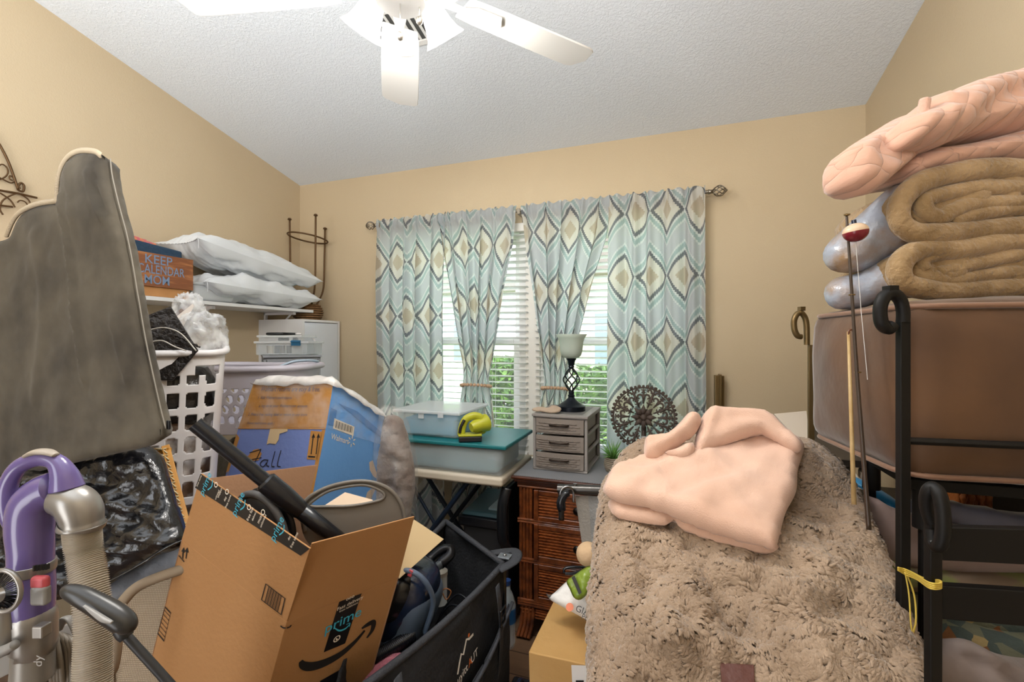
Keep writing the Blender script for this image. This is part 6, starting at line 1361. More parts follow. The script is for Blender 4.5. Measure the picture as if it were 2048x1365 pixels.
gp = thing('green_pouch', 'crumpled lime green pouch with black stripe on the white bag', 'pouch', P(1160, 1170, 1.38))
gpp = (P(1160, 1170, 1.36), Vector((-.1, -.9, .55)))
cloth('wrapper', [(1133, 1163), (1150, 1150), (1184, 1128), (1190, 1150), (1180, 1182), (1162, 1200), (1148, 1197), (1140, 1180)], gpp, gr, gp, T=(.012, .012), R=.02, res=.008, nz=(.008, 25), smooth=3)
gn2 = gpp[1].normalized(); G2 = lambda x, y: hit(x, y, gpp[0] + gn2 * .019, gn2)
mb = MB(); mb.add([G2(1143, 1156), G2(1149, 1152), G2(1163, 1186), G2(1158, 1190)], [(0, 1, 2, 3)]); mb.build('black_stripe', inkm, gp, solid=.001)
tag(MB().tube(cr([P(1128, 1146, 1.46), P(1130, 1138, 1.46), P(1150, 1135, 1.46), P(1172, 1137, 1.46), P(1150, 1147, 1.45), P(1130, 1148, 1.45)], 6), .0045, 8).build('eyeglasses', blkg, smooth=True), 'folded dark eyeglasses on the white bag, beside the green pouch', 'glasses')
tag(MB().ball(P(1176, 1109, 1.40), .036, (1, 1, 1.0), n=28).build('round_foam_ball', mat('beige foam', '#cbab86', .9, bump=(80, .2)), smooth=True), 'beige round ball resting above the green pouch', 'ball')
# grey sling chair with a padlock
gct = mat('gunmetal tube', '#4d4b49', .3, .8); slg = mat('grey sling fabric', '#7d7c7a', .9, bump=(120, .5), var=('#8c8b88', 20))
gch = thing('folding_chair', 'grey sling folding chair with a padlock, in front of the dresser', 'chair', (-.2, 1.62, 0))
ca, cb_ = P(1116, 978, 1.62), P(1330, 985, 1.52)
MB().tube([ca, cb_], .0165, 16).build('top_tube', gct, gch, smooth='auto')
MB().tube(cr([P(1122, 985, 1.62), P(1122, 1000, 1.60), P(1123, 1040, 1.60)], 4), .010, 10).build('corner_tube', gct, gch, smooth=True)
mb = MB(); a_, c_ = P(1152, 992, 1.61), P(1330, 996, 1.52); mb.slab([P(1172, 1140, 1.56), P(1330, 1140, 1.50), c_, a_], .004); mb.build('sling_back', slg, gch, bevel=.001)
mb = MB(); mb.slab([P(1172, 1145, 1.555), P(1196, 1145, 1.55), P(1184, 992, 1.595), P(1150, 992, 1.605)], .006); mb.build('hem_band', mat('taupe hem', '#8a847c', .85, bump=(120, .4)), gch, bevel=.001)
for x in (1180, 1330):
    p_ = P(x, 1145, 1.56); MB().tube([p_ + Vector((0, .01, .02)), Vector((p_.x, p_.y + .02, 0.0))], .010, 10).build('leg', gct, gch, smooth='auto')
MB().cyl(P(1150, 972, 1.60), P(1150, 968, 1.60), .007).build('rivet', mat('steel', '#a0a0a2', .25, 1.0), gch)
pl_ = thing('padlock', 'black padlock with steel shackle hooked on the grey folding chair', 'padlock', P(1132, 1000, 1.58))
MB().tube(cr([P(1120, 1004, 1.575), P(1122, 982, 1.575), P(1134, 974, 1.575), P(1146, 982, 1.575), P(1147, 1005, 1.575)], 6), .0045, 8).build('shackle', mat('steel', '#a0a0a2', .25, 1.0), pl_, smooth=True)
MB().tube(cr([P(1124, 1022, 1.57), P(1122, 1004, 1.57), P(1130, 990, 1.57), P(1139, 988, 1.57)], 6), [.013, .014, .015, .016, .016, .016, .016, .015, .015, .014, .014, .013, .013, .013, .012, .012, .011, .010, .008][:19], 12).build('lock_body', blkg, pl_, smooth=True)
# ================================================================== RIGHT SIDE: shaggy throw, fleece, cushion stack, bed frame
def fuzzy(name, c1, c2, sc=60, st=.9, big=6):
    m, nt, b = newmat(name); b.inputs['Roughness'].default_value = .95; b.inputs['Sheen Weight'].default_value = .35; b.inputs['Specular IOR Level'].default_value = .1
    t = N(nt, 'ShaderNodeTexCoord'); n1 = N(nt, 'ShaderNodeTexNoise'); n1.inputs['Scale'].default_value = big; n1.inputs['Detail'].default_value = 4; n2 = N(nt, 'ShaderNodeTexNoise'); n2.inputs['Scale'].default_value = sc; n2.inputs['Detail'].default_value = 4
    rp = N(nt, 'ShaderNodeValToRGB'); rp.color_ramp.elements[0].position = .35; rp.color_ramp.elements[1].position = .65; rp.color_ramp.elements[0].color = lin(c1); rp.color_ramp.elements[1].color = lin(c2)
    bp = N(nt, 'ShaderNodeBump'); bp.inputs['Strength'].default_value = st; bp.inputs['Distance'].default_value = .006
    for n_ in (n1, n2): nt.links.new(t.outputs['Object'], n_.inputs[0])
    nt.links.new(n1.outputs[0], rp.inputs[0]); nt.links.new(rp.outputs[0], b.inputs[0]); nt.links.new(n2.outputs[0], bp.inputs['Height']); nt.links.new(bp.outputs[0], b.inputs['Normal']); return m
shag = fuzzy('taupe shaggy pile', '#86715d', '#a48e78', 70, .8)
tb = thing('shaggy_throw', 'big taupe shaggy throw draped over a sloping pile in the foreground', 'throw', (.1, 1.0, 0))
SP0 = Vector((.10, 1.02, .935)); SN = Vector((0, -.53, 1)).normalized()
so = [(1230, 940), (1248, 912), (1300, 888), (1400, 880), (1500, 884), (1600, 892), (1648, 912), (1700, 965), (1745, 1060), (1778, 1140), (1812, 1230), (1845, 1330), (1880, 1450), (1500, 1480), (1186, 1460), (1182, 1365), (1180, 1250), (1184, 1150), (1192, 1060), (1206, 980)]
body = cloth('blanket_body', so, (SP0, SN), shag, tb, T=(.055, .30), R=.10, res=.012, nz=(.030, 6), ridges=[([(1320, 1040), (1400, 1160), (1470, 1290)], .03, -.022), ([(1560, 1180), (1600, 1300), (1640, 1400)], .05, .018), ([(1250, 1120), (1270, 1250)], .04, .015)], seed=2)
fv, F1, fn_, _B = o_front['blanket_body']
FVv = np.array([tuple(v) for v in fv]); tri = np.array(F1); A_ = FVv[tri[:, 0]]; B_ = FVv[tri[:, 1]]; C_ = FVv[tri[:, 2]]
ar = np.linalg.norm(np.cross(B_ - A_, C_ - A_), axis=1); rng = np.random.default_rng(4); K = 38000
# more tufts where the throw is nearest, so the pile keeps the same look
idx = rng.choice(len(tri), K, p=ar / ar.sum()); r1 = np.sqrt(rng.random(K))[:, None]; r2 = rng.random(K)[:, None]
Q_ = A_[idx] * (1 - r1) + B_[idx] * r1 * (1 - r2) + C_[idx] * r1 * r2; Nn_ = np.cross(B_ - A_, C_ - A_)[idx]; Nn_ /= np.linalg.norm(Nn_, axis=1)[:, None]
vs = []; fs = []
for k in range(K):
    p = Vector(Q_[k]); n_ = Vector(Nn_[k]); a = mnoise.fractal(p * 9, .6, 2, 3) * 3.6 + mnoise.noise(p * 31) * 1.6 - 1.1
    t1 = Vector((1, 0, 0)); t1 = (t1 - n_ * t1.dot(n_)).normalized(); t2 = n_.cross(t1); d_ = (t1 * math.cos(a) + t2 * math.sin(a)); s_ = n_.cross(d_); L = .010 + .009 * rng.random(); W_ = .0019 + .0016 * rng.random(); cu = (rng.random() - .5) * .008
    b0 = len(vs); pts = [(p - n_ * .002, W_), (p + d_ * L * .35 + n_ * .005 + s_ * cu * .4, W_ * 1.25), (p + d_ * L * .75 + n_ * .0055 + s_ * cu, W_), (p + d_ * L + n_ * .0025 + s_ * cu * 1.8, W_ * .65)]
    for q_, w_ in pts: vs += [q_ - s_ * w_ - n_ * .0015, q_ + n_ * .0015, q_ + s_ * w_ - n_ * .0015]
    for i in range(3):
        c = b0 + 3 * i; fs += [(c, c + 1, c + 4, c + 3), (c + 1, c + 2, c + 5, c + 4)]
mb = MB(); mb.v = vs; mb.f = fs; tag(mb.build('pile', shag, tb, smooth=True), kind='stuff')
lg_n = SN; lp0 = SP0 + SN * .060
mb = MB(); mb.slab([hit(x, y, lp0, lg_n) for x, y in ((1444, 1372), (1510, 1372), (1508, 1330), (1440, 1326))], .003); mb.build('leather_tag', mat('brown leather', '#4f2415', .55, bump=(60, .3)), tb, bevel=.001)
# pale pink fleece
flc = fuzzy('pale pink fleece', '#d0aa94', '#dab7a3', 420, .3, 5)
pf = thing('fleece_blanket', 'smooth pale pink fleece blanket folded on top of the shaggy throw', 'blanket', (.1, 1.15, 1.1))
def up(h): return (SP0 + SN * h, SN)
cloth('lower_fold', [(1222, 998), (1221, 1022), (1238, 1036), (1290, 1047), (1332, 1050), (1350, 1038), (1356, 1052), (1400, 1072), (1470, 1092), (1545, 1106), (1560, 1060), (1480, 1000), (1300, 970)], up(.072), flc, pf, T=(.014, .02), R=.018, res=.011, nz=(.003, 8))
cloth('main_fold', [(1207, 985), (1212, 962), (1230, 935), (1290, 912), (1360, 905), (1420, 902), (1500, 880), (1560, 868), (1603, 885), (1608, 900), (1596, 940), (1592, 985), (1570, 1030), (1552, 1098), (1540, 1096), (1470, 1078), (1400, 1056), (1350, 1034), (1300, 1016), (1240, 1004)], up(.098), flc, pf, T=(.022, .02), R=.022, res=.011, nz=(.010, 6), seed=3,
      ridges=[([(1260, 985), (1330, 945), (1420, 930)], .016, .010), ([(1350, 1000), (1430, 965), (1500, 950)], .014, -.007), ([(1400, 1020), (1500, 960), (1580, 900)], .03, .010), ([(1240, 950), (1300, 960), (1340, 990)], .012, .006), ([(1460, 1060), (1540, 1000), (1590, 930)], .02, .006)])
up2 = (hit(1500, 890, SP0 + SN * .125, SN), Vector((-.1, -.95, .75)))
cloth('back_roll', [(1386, 905), (1392, 870), (1402, 838), (1420, 817), (1452, 815), (1530, 822), (1566, 850), (1604, 886), (1590, 905), (1530, 868), (1500, 872), (1440, 895), (1405, 922), (1388, 918)], up2, flc, pf, T=(.026, .05), R=.026, res=.010, nz=(.006, 8), seed=5, ridges=[([(1430, 825), (1420, 860), (1402, 905)], .010, .010), ([(1470, 840), (1520, 845), (1560, 868)], .012, -.008)])
up3 = (up2[0] + Vector((0, -.03, .0)), up2[1])
cloth('corner_fold', [(1290, 918), (1288, 895), (1296, 872), (1335, 866), (1360, 845), (1378, 826), (1398, 828), (1402, 845), (1390, 868), (1368, 885), (1340, 905), (1315, 922), (1295, 920)], up3, flc, pf, T=(.020, .03), R=.02, res=.009, nz=(.005, 10), seed=6, ridges=[([(1300, 905), (1350, 880), (1392, 838)], .009, .010)])
cloth('corner_fold', [(1330, 905), (1350, 898), (1385, 885), (1388, 905), (1372, 920), (1352, 918)], (up3[0] + Vector((0, -.012, 0)), up3[1]), flc, pf, T=(.016, .02), R=.014, res=.008, nz=(.002, 8))
# brown velvet seat cushion
velv = mat('brown velvet', '#452d1b', .75, var=('#6b4a2c', 5, .25), bump=(14, .25), sheen=.4)
pipe_ = mat('velvet piping', '#83614c', .6, sheen=.4)
cu_ = thing('seat_cushion', 'thick brown velvet box cushion with piping beneath the bagged comforters', 'cushion', (.6, 1.16, 1.11))
CMx = WF(.590, 1.165, 1.265, math.radians(8)); sz = (.245, .185, .152)
mb = MB(CMx); n = 18; rad = .035
for ax in range(3):
    for sg in (-1, 1):
        g = []
        for j in range(n + 1):
            for i in range(n + 1):
                u, v = -1 + 2 * i / n, -1 + 2 * j / n; p = [0, 0, 0]; p[ax] = sg; p[(ax + 1) % 3] = u; p[(ax + 2) % 3] = v
                q_ = Vector([p[k] * sz[k] for k in range(3)]); inn = Vector([max(-(sz[k] - rad), min(sz[k] - rad, q_[k])) for k in range(3)]); d_ = q_ - inn
                q_ = inn + (d_.normalized() * rad if d_.length > 1e-6 else d_)
                nn = Vector([sg if k == ax else 0 for k in range(3)]); q_ += nn * (.018 * (1 - u * u) * (1 - v * v) + .004 * mnoise.noise(q_ * 12)); g.append(q_)
        fc_ = [(j * (n + 1) + i, j * (n + 1) + i + 1, (j + 1) * (n + 1) + i + 1, (j + 1) * (n + 1) + i) for j in range(n) for i in range(n)]
        mb.add(g, fc_ if sg > 0 else [f[::-1] for f in fc_])
mb.build('cushion_body', velv, cu_, smooth='auto', angle=60)
for zz in (-1, 1):
    MB(CMx).tube([(rrect(sz[0] - .004, sz[1] - .004, .05, k / 90)[0], rrect(sz[0] - .004, sz[1] - .004, .05, k / 90)[1], zz * (sz[2] - .008)) for k in range(90)], .005, 8, closed=True).build('piping', pipe_, cu_, smooth=True)
blkmetal = mat('black painted steel', '#0a0807', .55, 0, spec=.3)
st_ = thing('metal_stand', 'black legged stand holding up the brown velvet cushion', 'stand', (.6, 1.16, 0))
MB().b2((.40, 1.0, 1.085), (.82, 1.32, 1.105)).build('stand_top', blkmetal, st_, bevel=.003)
for x, y in ((.445, 1.06), (.445, 1.30), (.80, 1.06), (.80, 1.30)):
    MB().cyl((x, y, 0), (x, y, 1.0), .009).build('leg', blkmetal, st_, smooth='auto'); MB().tube([(x, y, 1.0), (x, y, 1.086)], .018, 12).build('leg_sleeve', blkmetal, st_, smooth='auto')
# bagged comforters
fur = fuzzy('camel plush', '#8a704c', '#b0946e', 110, 1.0, 14); film2 = mat('silvery comforter bag', '#a3abba', .25, var=('#9a8064', 13, .10), bump=(18, 1.0, 6), coat=.4); plushpale = fuzzy('shaded plush', '#a2978c', '#b8aca0', 50, .6, 7)
def tubepx(name, m, root, pts, r, d, n=12, flat=1.0, seed=0):
    c = cr([tuple(P(x, y, d + (z[0] if z else 0))) for x, y, *z in pts], 10); c = [Vector(p) for p in c]; rs = [r * (1 + .18 * mnoise.noise(p * 16 + Vector((seed, 0, 0)))) for p in c]
    rs[0] *= .8; rs[-1] *= .6
    return MB().tube(c, rs, n, flat=flat).build(name, m, root, smooth=True, sub=1)
def comforter(label, body_o, bag_o, rolls, d, seed):
    r_ = thing('bagged_comforter', label, 'comforter', P(1850, (body_o[0][1]), d + .1), 'camel plush comforters in silvery bags')
    cloth('plush_body', body_o, FACE(1900, body_o[0][1], d + .055), fur, r_, T=(.03, .22), R=.035, res=.014, nz=(.014, 14), seed=seed)
    cloth('clear_bag', bag_o, FACE(1760, bag_o[0][1], d + .12, dx=.6), film2, r_, T=(.035, .08), R=.06, res=.014, nz=(.020, 11), seed=seed + 2)
    bodies = [tubepx('fold', fur, r_, pts, r, d + .03, seed=seed + k) for k, (pts, r) in enumerate(rolls)]
    return r_
comforter('camel plush comforter in a silvery bag, upper of the two, just under the pink quilt', [(1800, 440), (1796, 400), (1830, 362), (1900, 338), (2000, 325), (2170, 320), (2170, 462), (2000, 470), (1880, 482), (1820, 470)],
    [(1646, 520), (1652, 492), (1690, 455), (1730, 420), (1780, 375), (1850, 342), (1868, 352), (1840, 400), (1838, 450), (1850, 482), (1800, 500), (1745, 535), (1705, 546), (1665, 542)],
    [([(2170, 345), (2000, 338), (1920, 345), (1850, 362), (1812, 388), (1797, 420), (1806, 452), (1850, 470), (1950, 462), (2170, 445)], .021), ([(2170, 378), (2010, 376), (1940, 378), (1880, 390), (1848, 402), (1850, 424), (1878, 436), (1900, 424), (1960, 408), (2170, 405)], .016), ([(2170, 425), (2020, 420), (1950, 430), (1900, 445)], .014)], .84, 1)
comforter('camel plush comforter in a silvery bag, lower of the two, lying on the brown cushion', [(1796, 545), (1800, 515), (1840, 492), (1900, 485), (2000, 465), (2170, 455), (2170, 595), (1990, 592), (1860, 592), (1810, 575)],
    [(1650, 600), (1650, 575), (1672, 556), (1720, 545), (1770, 512), (1830, 486), (1860, 490), (1840, 530), (1845, 590), (1800, 597), (1760, 606), (1715, 618), (1670, 618)],
    [([(2170, 480), (2000, 485), (1910, 500), (1850, 498), (1810, 515), (1797, 545), (1815, 570), (1880, 582), (1990, 578), (2170, 570)], .020), ([(2170, 520), (2030, 512), (1960, 525), (1900, 540), (1872, 548)], .015), ([(2170, 548), (2040, 545), (1960, 552), (1900, 562), (1860, 552)], .014), ([(1905, 510), (1870, 512), (1846, 524), (1850, 540)], .012)], .84, 5)
# pink quilted plush on top
def quilt():
    m, nt, b = newmat('pink quilted plush'); L = nt.links; b.inputs['Roughness'].default_value = .95; b.inputs['Sheen Weight'].default_value = .4; b.inputs['Specular IOR Level'].default_value = .1; b.inputs['Base Color'].default_value = lin('#cfa48e')
    uv = N(nt, 'ShaderNodeUVMap'); mp = N(nt, 'ShaderNodeMapping'); mp.inputs['Rotation'].default_value = (0, 0, .45); nz = N(nt, 'ShaderNodeTexNoise'); nz.inputs['Scale'].default_value = 10
    mx = N(nt, 'ShaderNodeMix', data_type='VECTOR'); mx.inputs[0].default_value = .005; L.new(uv.outputs[0], mp.inputs[0]); L.new(mp.outputs[0], nz.inputs[0]); L.new(mp.outputs[0], mx.inputs[4]); L.new(nz.outputs['Color'], mx.inputs[5])
    sp = N(nt, 'ShaderNodeSeparateXYZ'); L.new(mx.outputs[1], sp.inputs[0])
    def M(op, a, b_=None):
        n = N(nt, 'ShaderNodeMath', operation=op)
        for i, v in enumerate((a, b_)):
            if v is None: continue
            if isinstance(v, (int, float)): n.inputs[i].default_value = v
            else: L.new(v, n.inputs[i])
        return n.outputs[0]
    f = lambda s: M('POWER', M('ABSOLUTE', M('SINE', M('MULTIPLY', s, PI / .036))), .45)
    h = M('MULTIPLY', f(sp.outputs[0]), f(sp.outputs[1])); n2 = N(nt, 'ShaderNodeTexNoise'); n2.inputs['Scale'].default_value = 160; L.new(uv.outputs[0], n2.inputs[0]); h = M('ADD', h, M('MULTIPLY', n2.outputs[0], .2))
    bp = N(nt, 'ShaderNodeBump'); bp.inputs['Strength'].default_value = .7; bp.inputs['Distance'].default_value = .006; L.new(h, bp.inputs['Height']); L.new(bp.outputs[0], b.inputs['Normal']); return m
qm = quilt()
pq = thing('quilted_blanket', 'pink plush blanket with embossed squares topping the comforter stack', 'blanket', P(1900, 345, .9))
cloth('under_layer', [(1800, 330), (1850, 300), (1950, 285), (2170, 240), (2170, 338), (2000, 330), (1920, 342), (1860, 350), (1815, 358)], FACE(1950, 320, .90), qm, pq, T=(.035, .20), R=.035, res=.012, nz=(.012, 9), seed=1, ridges=[([(1850, 330), (1950, 310), (2080, 290)], .012, .014)])
cloth('left_fold', [(1692, 305), (1698, 294), (1740, 268), (1800, 234), (1860, 225), (1880, 270), (1850, 310), (1800, 338), (1770, 362), (1738, 388), (1720, 382), (1702, 366), (1693, 338)], FACE(1780, 310, .92, dx=-.4, dz=.2), qm, pq, T=(.045, .07), R=.045, res=.010, nz=(.012, 9), seed=2, ridges=[([(1720, 320), (1790, 275), (1850, 250)], .014, -.012), ([(1740, 365), (1800, 320), (1850, 290)], .012, .012)])
cloth('top_fold', [(1808, 290), (1802, 262), (1810, 236), (1845, 225), (1852, 198), (1875, 196), (1930, 170), (2000, 152), (2170, 120), (2170, 250), (2020, 258), (1950, 262), (1900, 282), (1865, 287), (1835, 290)], FACE(1950, 220, .88, dx=-.2, dz=.2), qm, pq, T=(.05, .16), R=.05, res=.010, nz=(.014, 8), seed=3, ridges=[([(1855, 205), (1850, 240), (1858, 282)], .008, .014), ([(1920, 250), (1980, 210), (2060, 190)], .016, -.014), ([(1960, 262), (2030, 235), (2100, 215)], .014, .014)])
MB().tube(cr([P(1850, 200, .835), P(1846, 240, .832), P(1856, 284, .838)], 6), .009, 10).build('hem', fuzzy('pink plush hem', '#c9a08c', '#d4ad9a', 120, .6), pq, smooth=True)

# ---- black bed frame ends with curled finials
bf = thing('headboard', 'black metal bed end with curled finial, standing before the brown cushion', 'bed frame', (P(1806, 900, .75).x, P(1806, 900, .75).y, 0))
pA = P(1806, 640, .745); MA = Matrix((RGT, FWD, UP)).transposed().to_4x4(); MA.translation = Vector((pA.x, pA.y, 0))
MB(MA).b2((-.0085, -.006, 0), (.0085, .006, pA.z)).build('post', blkmetal, bf, bevel=.002)
mb = MB(); mb.tube([Vector(p) for p in cr([tuple(P(x, y, .745)) for x, y in [(1806, 645), (1806, 622), (1800, 600), (1786, 588), (1771, 592), (1762, 608), (1760, 628), (1764, 648), (1776, 658), (1786, 650)]], 7)], .010, 8, flat=1.0); mb.build('curl', blkmetal, bf, smooth='auto', angle=50)
MB(CF(1781, 577, .745)).b2((-.008, -.008, -.006), (.008, .008, .004)).build('finial_cap', blkmetal, bf, bevel=.001)
MB().tube([P(1812, 882, .75), P(2200, 898, .70)], .0075, 10, flat=.8).build('cross_rail', blkmetal, bf, smooth='auto')
bz = mat('antique brass', '#7a6440', .4, .6)
bf2 = thing('bed_post', 'brass toned curled post top showing beyond the left end of the cushion', 'bed post', P(1612, 1100, 1.42))
MB().tube([Vector(p) for p in cr([tuple(P(x, y, 1.40)) for x, y in [(1614, 690), (1613, 650), (1609, 634), (1601, 626), (1593, 630), (1588, 643), (1589, 660), (1595, 672), (1603, 674)]], 7)], .0085, 8).build('curl', bz, bf2, smooth='auto', angle=50)
MB(CF(1603, 619, 1.40)).b2((-.008, -.008, -.005), (.008, .008, .008)).build('finial_cap', bz, bf2, bevel=.001)
pB = P(1622, 690, 1.40); MB().b2((pB.x - .008, pB.y - .008, 0), (pB.x + .008, pB.y + .008, pB.z)).build('post', bz, bf2, bevel=.002)
bk2 = thing('slatted_headboard', 'black slatted bed end with curled post, nearest the camera at lower right', 'headboard', (P(1872, 1100, .63).x, P(1872, 1100, .63).y, 0))
pC = P(1866, 1030, .63); MC = MA.copy(); MC.translation = Vector((pC.x, pC.y, 0)); MB(MC).b2((-.0085, -.006, 0), (.0085, .006, pC.z)).build('post', blkmetal, bk2, bevel=.002)
mb = MB(); mb.tube([Vector(p) for p in cr([tuple(P(x, y, dd)) for x, y, dd in [(1862, 1045, .63), (1852, 1010, .63), (1856, 984, .625), (1868, 976, .62), (1880, 994, .61), (1886, 1035, .605), (1885, 1075, .605), (1876, 1095, .61), (1866, 1085, .62), (1862, 1060, .625)]], 7)], .0085, 8); mb.build('curl', blkmetal, bk2, smooth='auto', angle=50)
leaf(bk2, 'slat', [(1874, 1055, .63), (2460, 1070, .56), (2460, 1152, .56), (1874, 1122, .63)], 0, blkmetal, .014, .002)
leaf(bk2, 'slat', [(1874, 1172, .63), (2460, 1210, .56), (2460, 1292, .56), (1874, 1239, .63)], 0, blkmetal, .014, .002)
pD = P(2465, 1040, .56); MD = MA.copy(); MD.translation = Vector((pD.x, pD.y, 0)); MB(MD).b2((-.0085, -.006, 0), (.0085, .006, pD.z)).build('post', blkmetal, bk2, bevel=.002)
yst = mat('yellow nylon string', '#cdb14a', .5)
mb = MB()
for k in range(4):
    a = k * 3.5; mb.tube(cr([P(1796, 1136 + a * .5, .73), P(1812, 1140 + a, .728), P(1835, 1152 + a * .8, .68), P(1858, 1166 + a, .605), P(1878, 1168 + a, .60), P(1880, 1162 + a, .61), P(1850, 1158 + a * .5, .66), P(1820, 1143 + a * .4, .72)], 5), .0013, 6)
mb.tube(cr([P(1812, 1145, .727), P(1828, 1190, .72), P(1832, 1240, .71), P(1826, 1275, .71), P(1842, 1298, .70)], 8), .0013, 6); mb.tube(cr([P(1810, 1145, .727), P(1818, 1190, .72), P(1822, 1250, .71), P(1830, 1290, .71)], 8), .0011, 6)
tag(mb.build('yellow_string', yst, smooth=True), 'yellow string lashing the two black bed ends together', 'string')
# fishing rods
rd = thing('fishing_rod', 'thin dark fishing rod with red and white bobber before the cushion', 'fishing rod', P(1735, 1040, .80))
rp_ = cr([P(1693, 428, .86), P(1702, 560, .84), P(1712, 720, .82), P(1724, 880, .80), P(1738, 1060, .78)], 10); MB().tube(rp_, [.0022 + .0018 * i / (len(rp_) - 1) for i in range(len(rp_))], 8).build('rod_blank', mat('dark brown rod', '#3a2c22', .35), rd, smooth=True)
for x, y, d_ in ((1694, 430, .858), (1704, 590, .838), (1716, 745, .818)): MB(CF(x, y, d_)).lathe([(0, -.003), (.005, -.001), (.0055, .001), (0, .002)], 12).build('line_guide', mat('rod brass', '#8d744a', .35, .7), rd, smooth='auto')
MB().tube([P(1711, 480, .845), P(1722, 620, .835), P(1735, 760, .82)], .0006, 5).build('fishing_line', clear('fishing line', '#ffffff', .5, .1), rd)
A = CF(1711, 464, .838) @ Matrix.Rotation(-.15, 4, 'Y'); bb = []
hs_ = [(.0205 * math.sin(PI / 2 * k / 8), -.0185 * math.cos(PI / 2 * k / 8)) for k in range(9)]
MB(A).lathe(hs_, 24).build('bobber_red', mat('dark red gloss', '#7a1f2c', .25), rd, smooth=True); MB(A).lathe([(r, -z * .85) for r, z in hs_[::-1]], 24).build('bobber_white', mat('cream gloss', '#d9bda0', .3), rd, smooth=True); MB(A).cyl((0, 0, .014), (0, 0, .022), .004).build('bobber_cap', nvb, rd)
rd2 = thing('cane_pole', 'cream cane pole left of the dark fishing rod', 'pole', P(1708, 1000, .80))
MB().tube([P(1697, 664, .88), P(1702, 820, .85), P(1708, 1010, .81)], [.0028, .0034, .004], 8).build('pole', mat('cream cane', '#c4a878', .45, var=('#a98a58', 30)), rd2, smooth=True); MB().tube(cr([P(1697, 672, .878), P(1698, 662, .878), P(1704, 660, .878), P(1706, 664, .878)], 4), .0018, 6).build('tip_wire', rat, rd2, smooth=True)
# things seen beneath and behind
mauve = mat('mauve brown cloth', '#7f6a63', .9, var=('#a08c88', 5, .3), bump=(10, .5), sheen=.3); bluegrey = mat('blue grey satin', '#6f748c', .5, var=('#5d5558', 5, .25), bump=(12, .4), sheen=.3)
tag(cloth('folded_clothes', [(1700, 995), (1722, 992), (1760, 1010), (1810, 1024), (1900, 1045), (2170, 1090), (2170, 1150), (1900, 1150), (1800, 1140), (1745, 1110), (1715, 1050)], FACE(1850, 1080, .98, dz=.6), mauve, None, T=(.05, .12), R=.05, res=.014, nz=(.02, 8), ridges=[([(1710, 1005), (1780, 1040), (1860, 1070)], .012, .018)]), 'mauve brown folded clothes behind the black bed ends', 'clothes')
tag(cloth('satin_garment', [(1800, 1004), (1850, 1000), (1920, 1010), (2000, 1024), (2170, 1050), (2170, 1092), (2000, 1080), (1900, 1062), (1830, 1040)], FACE(1950, 1040, .99, dz=.8), bluegrey, None, T=(.05, .05), R=.045, res=.014, nz=(.015, 9), seed=4), 'bluish satin garment lying above the mauve clothes at right', 'clothes')
camo = mat('camouflage cloth', '#7d6a58', .9, var=('#7f8a4c', 9, .05), bump=(20, .3))
tag(cloth('camouflage_cloth', [(1768, 1118), (1820, 1132), (1900, 1140), (2170, 1150), (2170, 1225), (2000, 1205), (1880, 1188), (1790, 1180), (1765, 1150)], FACE(1900, 1170, .93, dz=.5), camo, None, T=(.035, .10), R=.04, res=.014, nz=(.012, 9)), 'tan and green camouflage cloth between the black slats', 'cloth')
bed = mat('dark blue cloth', '#24405a', .8, bump=(20, .5))
tag(cloth('blue_cloth', [(1755, 1100), (1772, 1118), (1792, 1150), (1796, 1178), (1776, 1172), (1752, 1140)], FACE(1775, 1140, .97), bed, None, T=(.02, .05), R=.02, res=.01, nz=(.008, 14)), 'dark blue cloth peeking beside the shaggy throw edge', 'cloth')
rolld = mat('dark rolled mat', '#3d302b', .8)
mb = MB()
for k, (rx, w_) in enumerate(((26, .006), (17, .005), (9, .004))): mb.tube([P(1758 + rx * math.cos(a) * .7, 1098 + rx * math.sin(a) * .95, .955) for a in [2 * PI * i / 24 for i in range(24)]], w_, 8, closed=True)
mb.build('roll_end', rolld, None, smooth=True); o = bpy.data.objects['roll_end']; o.name = 'rolled_mat'; tag(o, 'dark brown rolled mat end beside the shaggy throw', 'mat')
rugm, nt, b = newmat('patterned rug'); b.inputs['Roughness'].default_value = .95
t = N(nt, 'ShaderNodeTexCoord'); vo = N(nt, 'ShaderNodeTexVoronoi'); vo.inputs['Scale'].default_value = 38; rp = N(nt, 'ShaderNodeValToRGB'); rp.color_ramp.interpolation = 'CONSTANT'; el = rp.color_ramp.elements; el[0].color = lin('#47504a'); el[1].position = .45; el[1].color = lin('#6b6a55'); q_ = el.new(.7); q_.color = lin('#7a4f2c'); q_ = el.new(.85); q_.color = lin('#a38c5e')
bp = N(nt, 'ShaderNodeBump'); bp.inputs['Strength'].default_value = .8; bp.inputs['Distance'].default_value = .004; n2 = N(nt, 'ShaderNodeTexNoise'); n2.inputs['Scale'].default_value = 120
nt.links.new(t.outputs['Object'], vo.inputs[0]); nt.links.new(vo.outputs['Color'], rp.inputs[0]); nt.links.new(rp.outputs[0], b.inputs[0]); nt.links.new(t.outputs['Object'], n2.inputs[0]); nt.links.new(n2.outputs[0], bp.inputs['Height']); nt.links.new(bp.outputs[0], b.inputs['Normal'])
rg = thing('rolled_rug', 'rolled patterned rug in green, rust and tan at lower right', 'rug', P(1900, 1260, .9))
for a_, c_, r_ in ((P(1740, 1185, 1.0), P(2120, 1250, .88), .045), (P(1760, 1270, .95), P(2120, 1345, .84), .055)): MB().tube([a_.lerp(c_, f / 8) + Vector((0, 0, .004 * math.sin(f * 2))) for f in range(9)], r_, 20).build('roll', rugm, rg, smooth=True)
gcl = mat('grey taupe cotton', '#7e7069', .9, bump=(8, .4), sheen=.2)
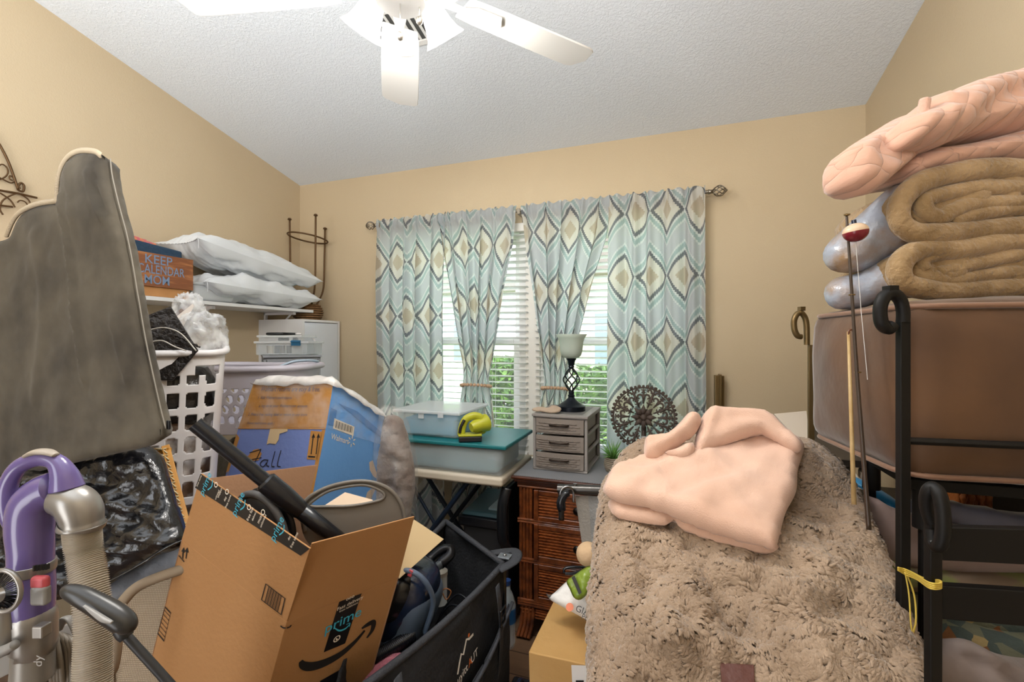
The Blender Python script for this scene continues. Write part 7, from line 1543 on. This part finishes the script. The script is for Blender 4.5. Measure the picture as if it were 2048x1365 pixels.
tag(cloth('crumpled_cloth', [(1812, 1262), (1830, 1262), (1862, 1300), (1900, 1278), (1940, 1282), (2000, 1310), (2170, 1345), (2170, 1480), (1840, 1480), (1828, 1380)], FACE(1950, 1370, .74, dz=.5), gcl, None, T=(.03, .10), R=.03, res=.010, nz=(.018, 9), ridges=[([(1870, 1300), (1950, 1325), (2080, 1400)], .010, -.014), ([(1900, 1285), (1990, 1330), (2090, 1420)], .010, .014), ([(1850, 1300), (1865, 1400)], .008, -.012)]), 'crumpled grey taupe cloth under the lowest black slat', 'cloth')
# papers, blue hoop, carved wood seen under the cushion
pap = mat('warm white paper', '#d9cdbd', .7); 
for k, (pts, lb) in enumerate((([(1548, 828, 1.62), (1613, 822, 1.60), (1618, 872, 1.50), (1640, 905, 1.42), (1600, 884, 1.45)], 'white paper sheets lying beyond the fleece, left of the cushion'), ([(1668, 952, 1.28), (1722, 966, 1.20), (1700, 925, 1.34), (1672, 918, 1.36)], 'cream paper under the cushion, behind the cane pole'), ([(1722, 928, 1.32), (1762, 948, 1.24), (1742, 962, 1.2), (1716, 940, 1.28)], 'cream paper under the cushion, right of the dark fishing rod'))):
    r_ = leaf(None, 'paper_stack', pts, 0, pap, .02, .001); tag(r_, lb, 'paper', 'loose paper stacks on the right')
cabb = mat('dark shelf laminate', '#2b241f', .5)
dk_ = thing('low_shelf', 'dark low shelf of clutter behind the cushion stand', 'shelf', (.52, 1.85, 0))
MB().b2((.34, 1.50, 1.0), (.86, 2.1, 1.02)).build('shelf_board', cabb, dk_, bevel=.002)
for x in (.345, .85):
    for y in (1.51, 2.09): MB().b2((x - .012, y - .012, 0), (x + .012, y + .012, 1.0)).build('leg', cabb, dk_)
MB().b2((.36, 1.52, .78), (.85, 2.08, .80)).build('shelf_board', cabb, dk_)
tag(MB().tube(cr([P(1672, 948, 1.20), P(1700, 958, 1.16), P(1735, 975, 1.12), P(1775, 1000, 1.08), P(1800, 1022, 1.06)], 6), .018, 12, flat=.45).build('blue_hoop', mat('bright blue plastic', '#2a8fc8', .35), smooth=True), 'bright blue plastic strip curving under the cushion', 'strip')
wc = thing('carved_cabinet', 'orange brown carved wooden cabinet corner under the cushion at right', 'cabinet', P(1950, 1100, 1.12))
ow = mat('orange brown carved wood', '#8a4a20', .4, var=('#b5692f', 25, .2), bump=(60, .5))
MC2 = CF(1950, 1010, 1.10); z0 = MC2.translation.z; MB(MC2).b2((-.04, 0, -.10), (.045, .12, .07)).build('post_block', ow, wc, bevel=.004)
for x in (-.03, -.012, .012, .03): MB(MC2).tube([(x, -.002, -.10 + .17 * k / 24) for k in range(25)], [.006 + .0022 * math.sin(k * 1.6) for k in range(25)], 8).build('carved_bead', ow, wc, smooth=True)
MB(MC2).b2((.047, .01, -.10), (.16, .12, .07)).build('side_panel', cabb, wc, bevel=.003)
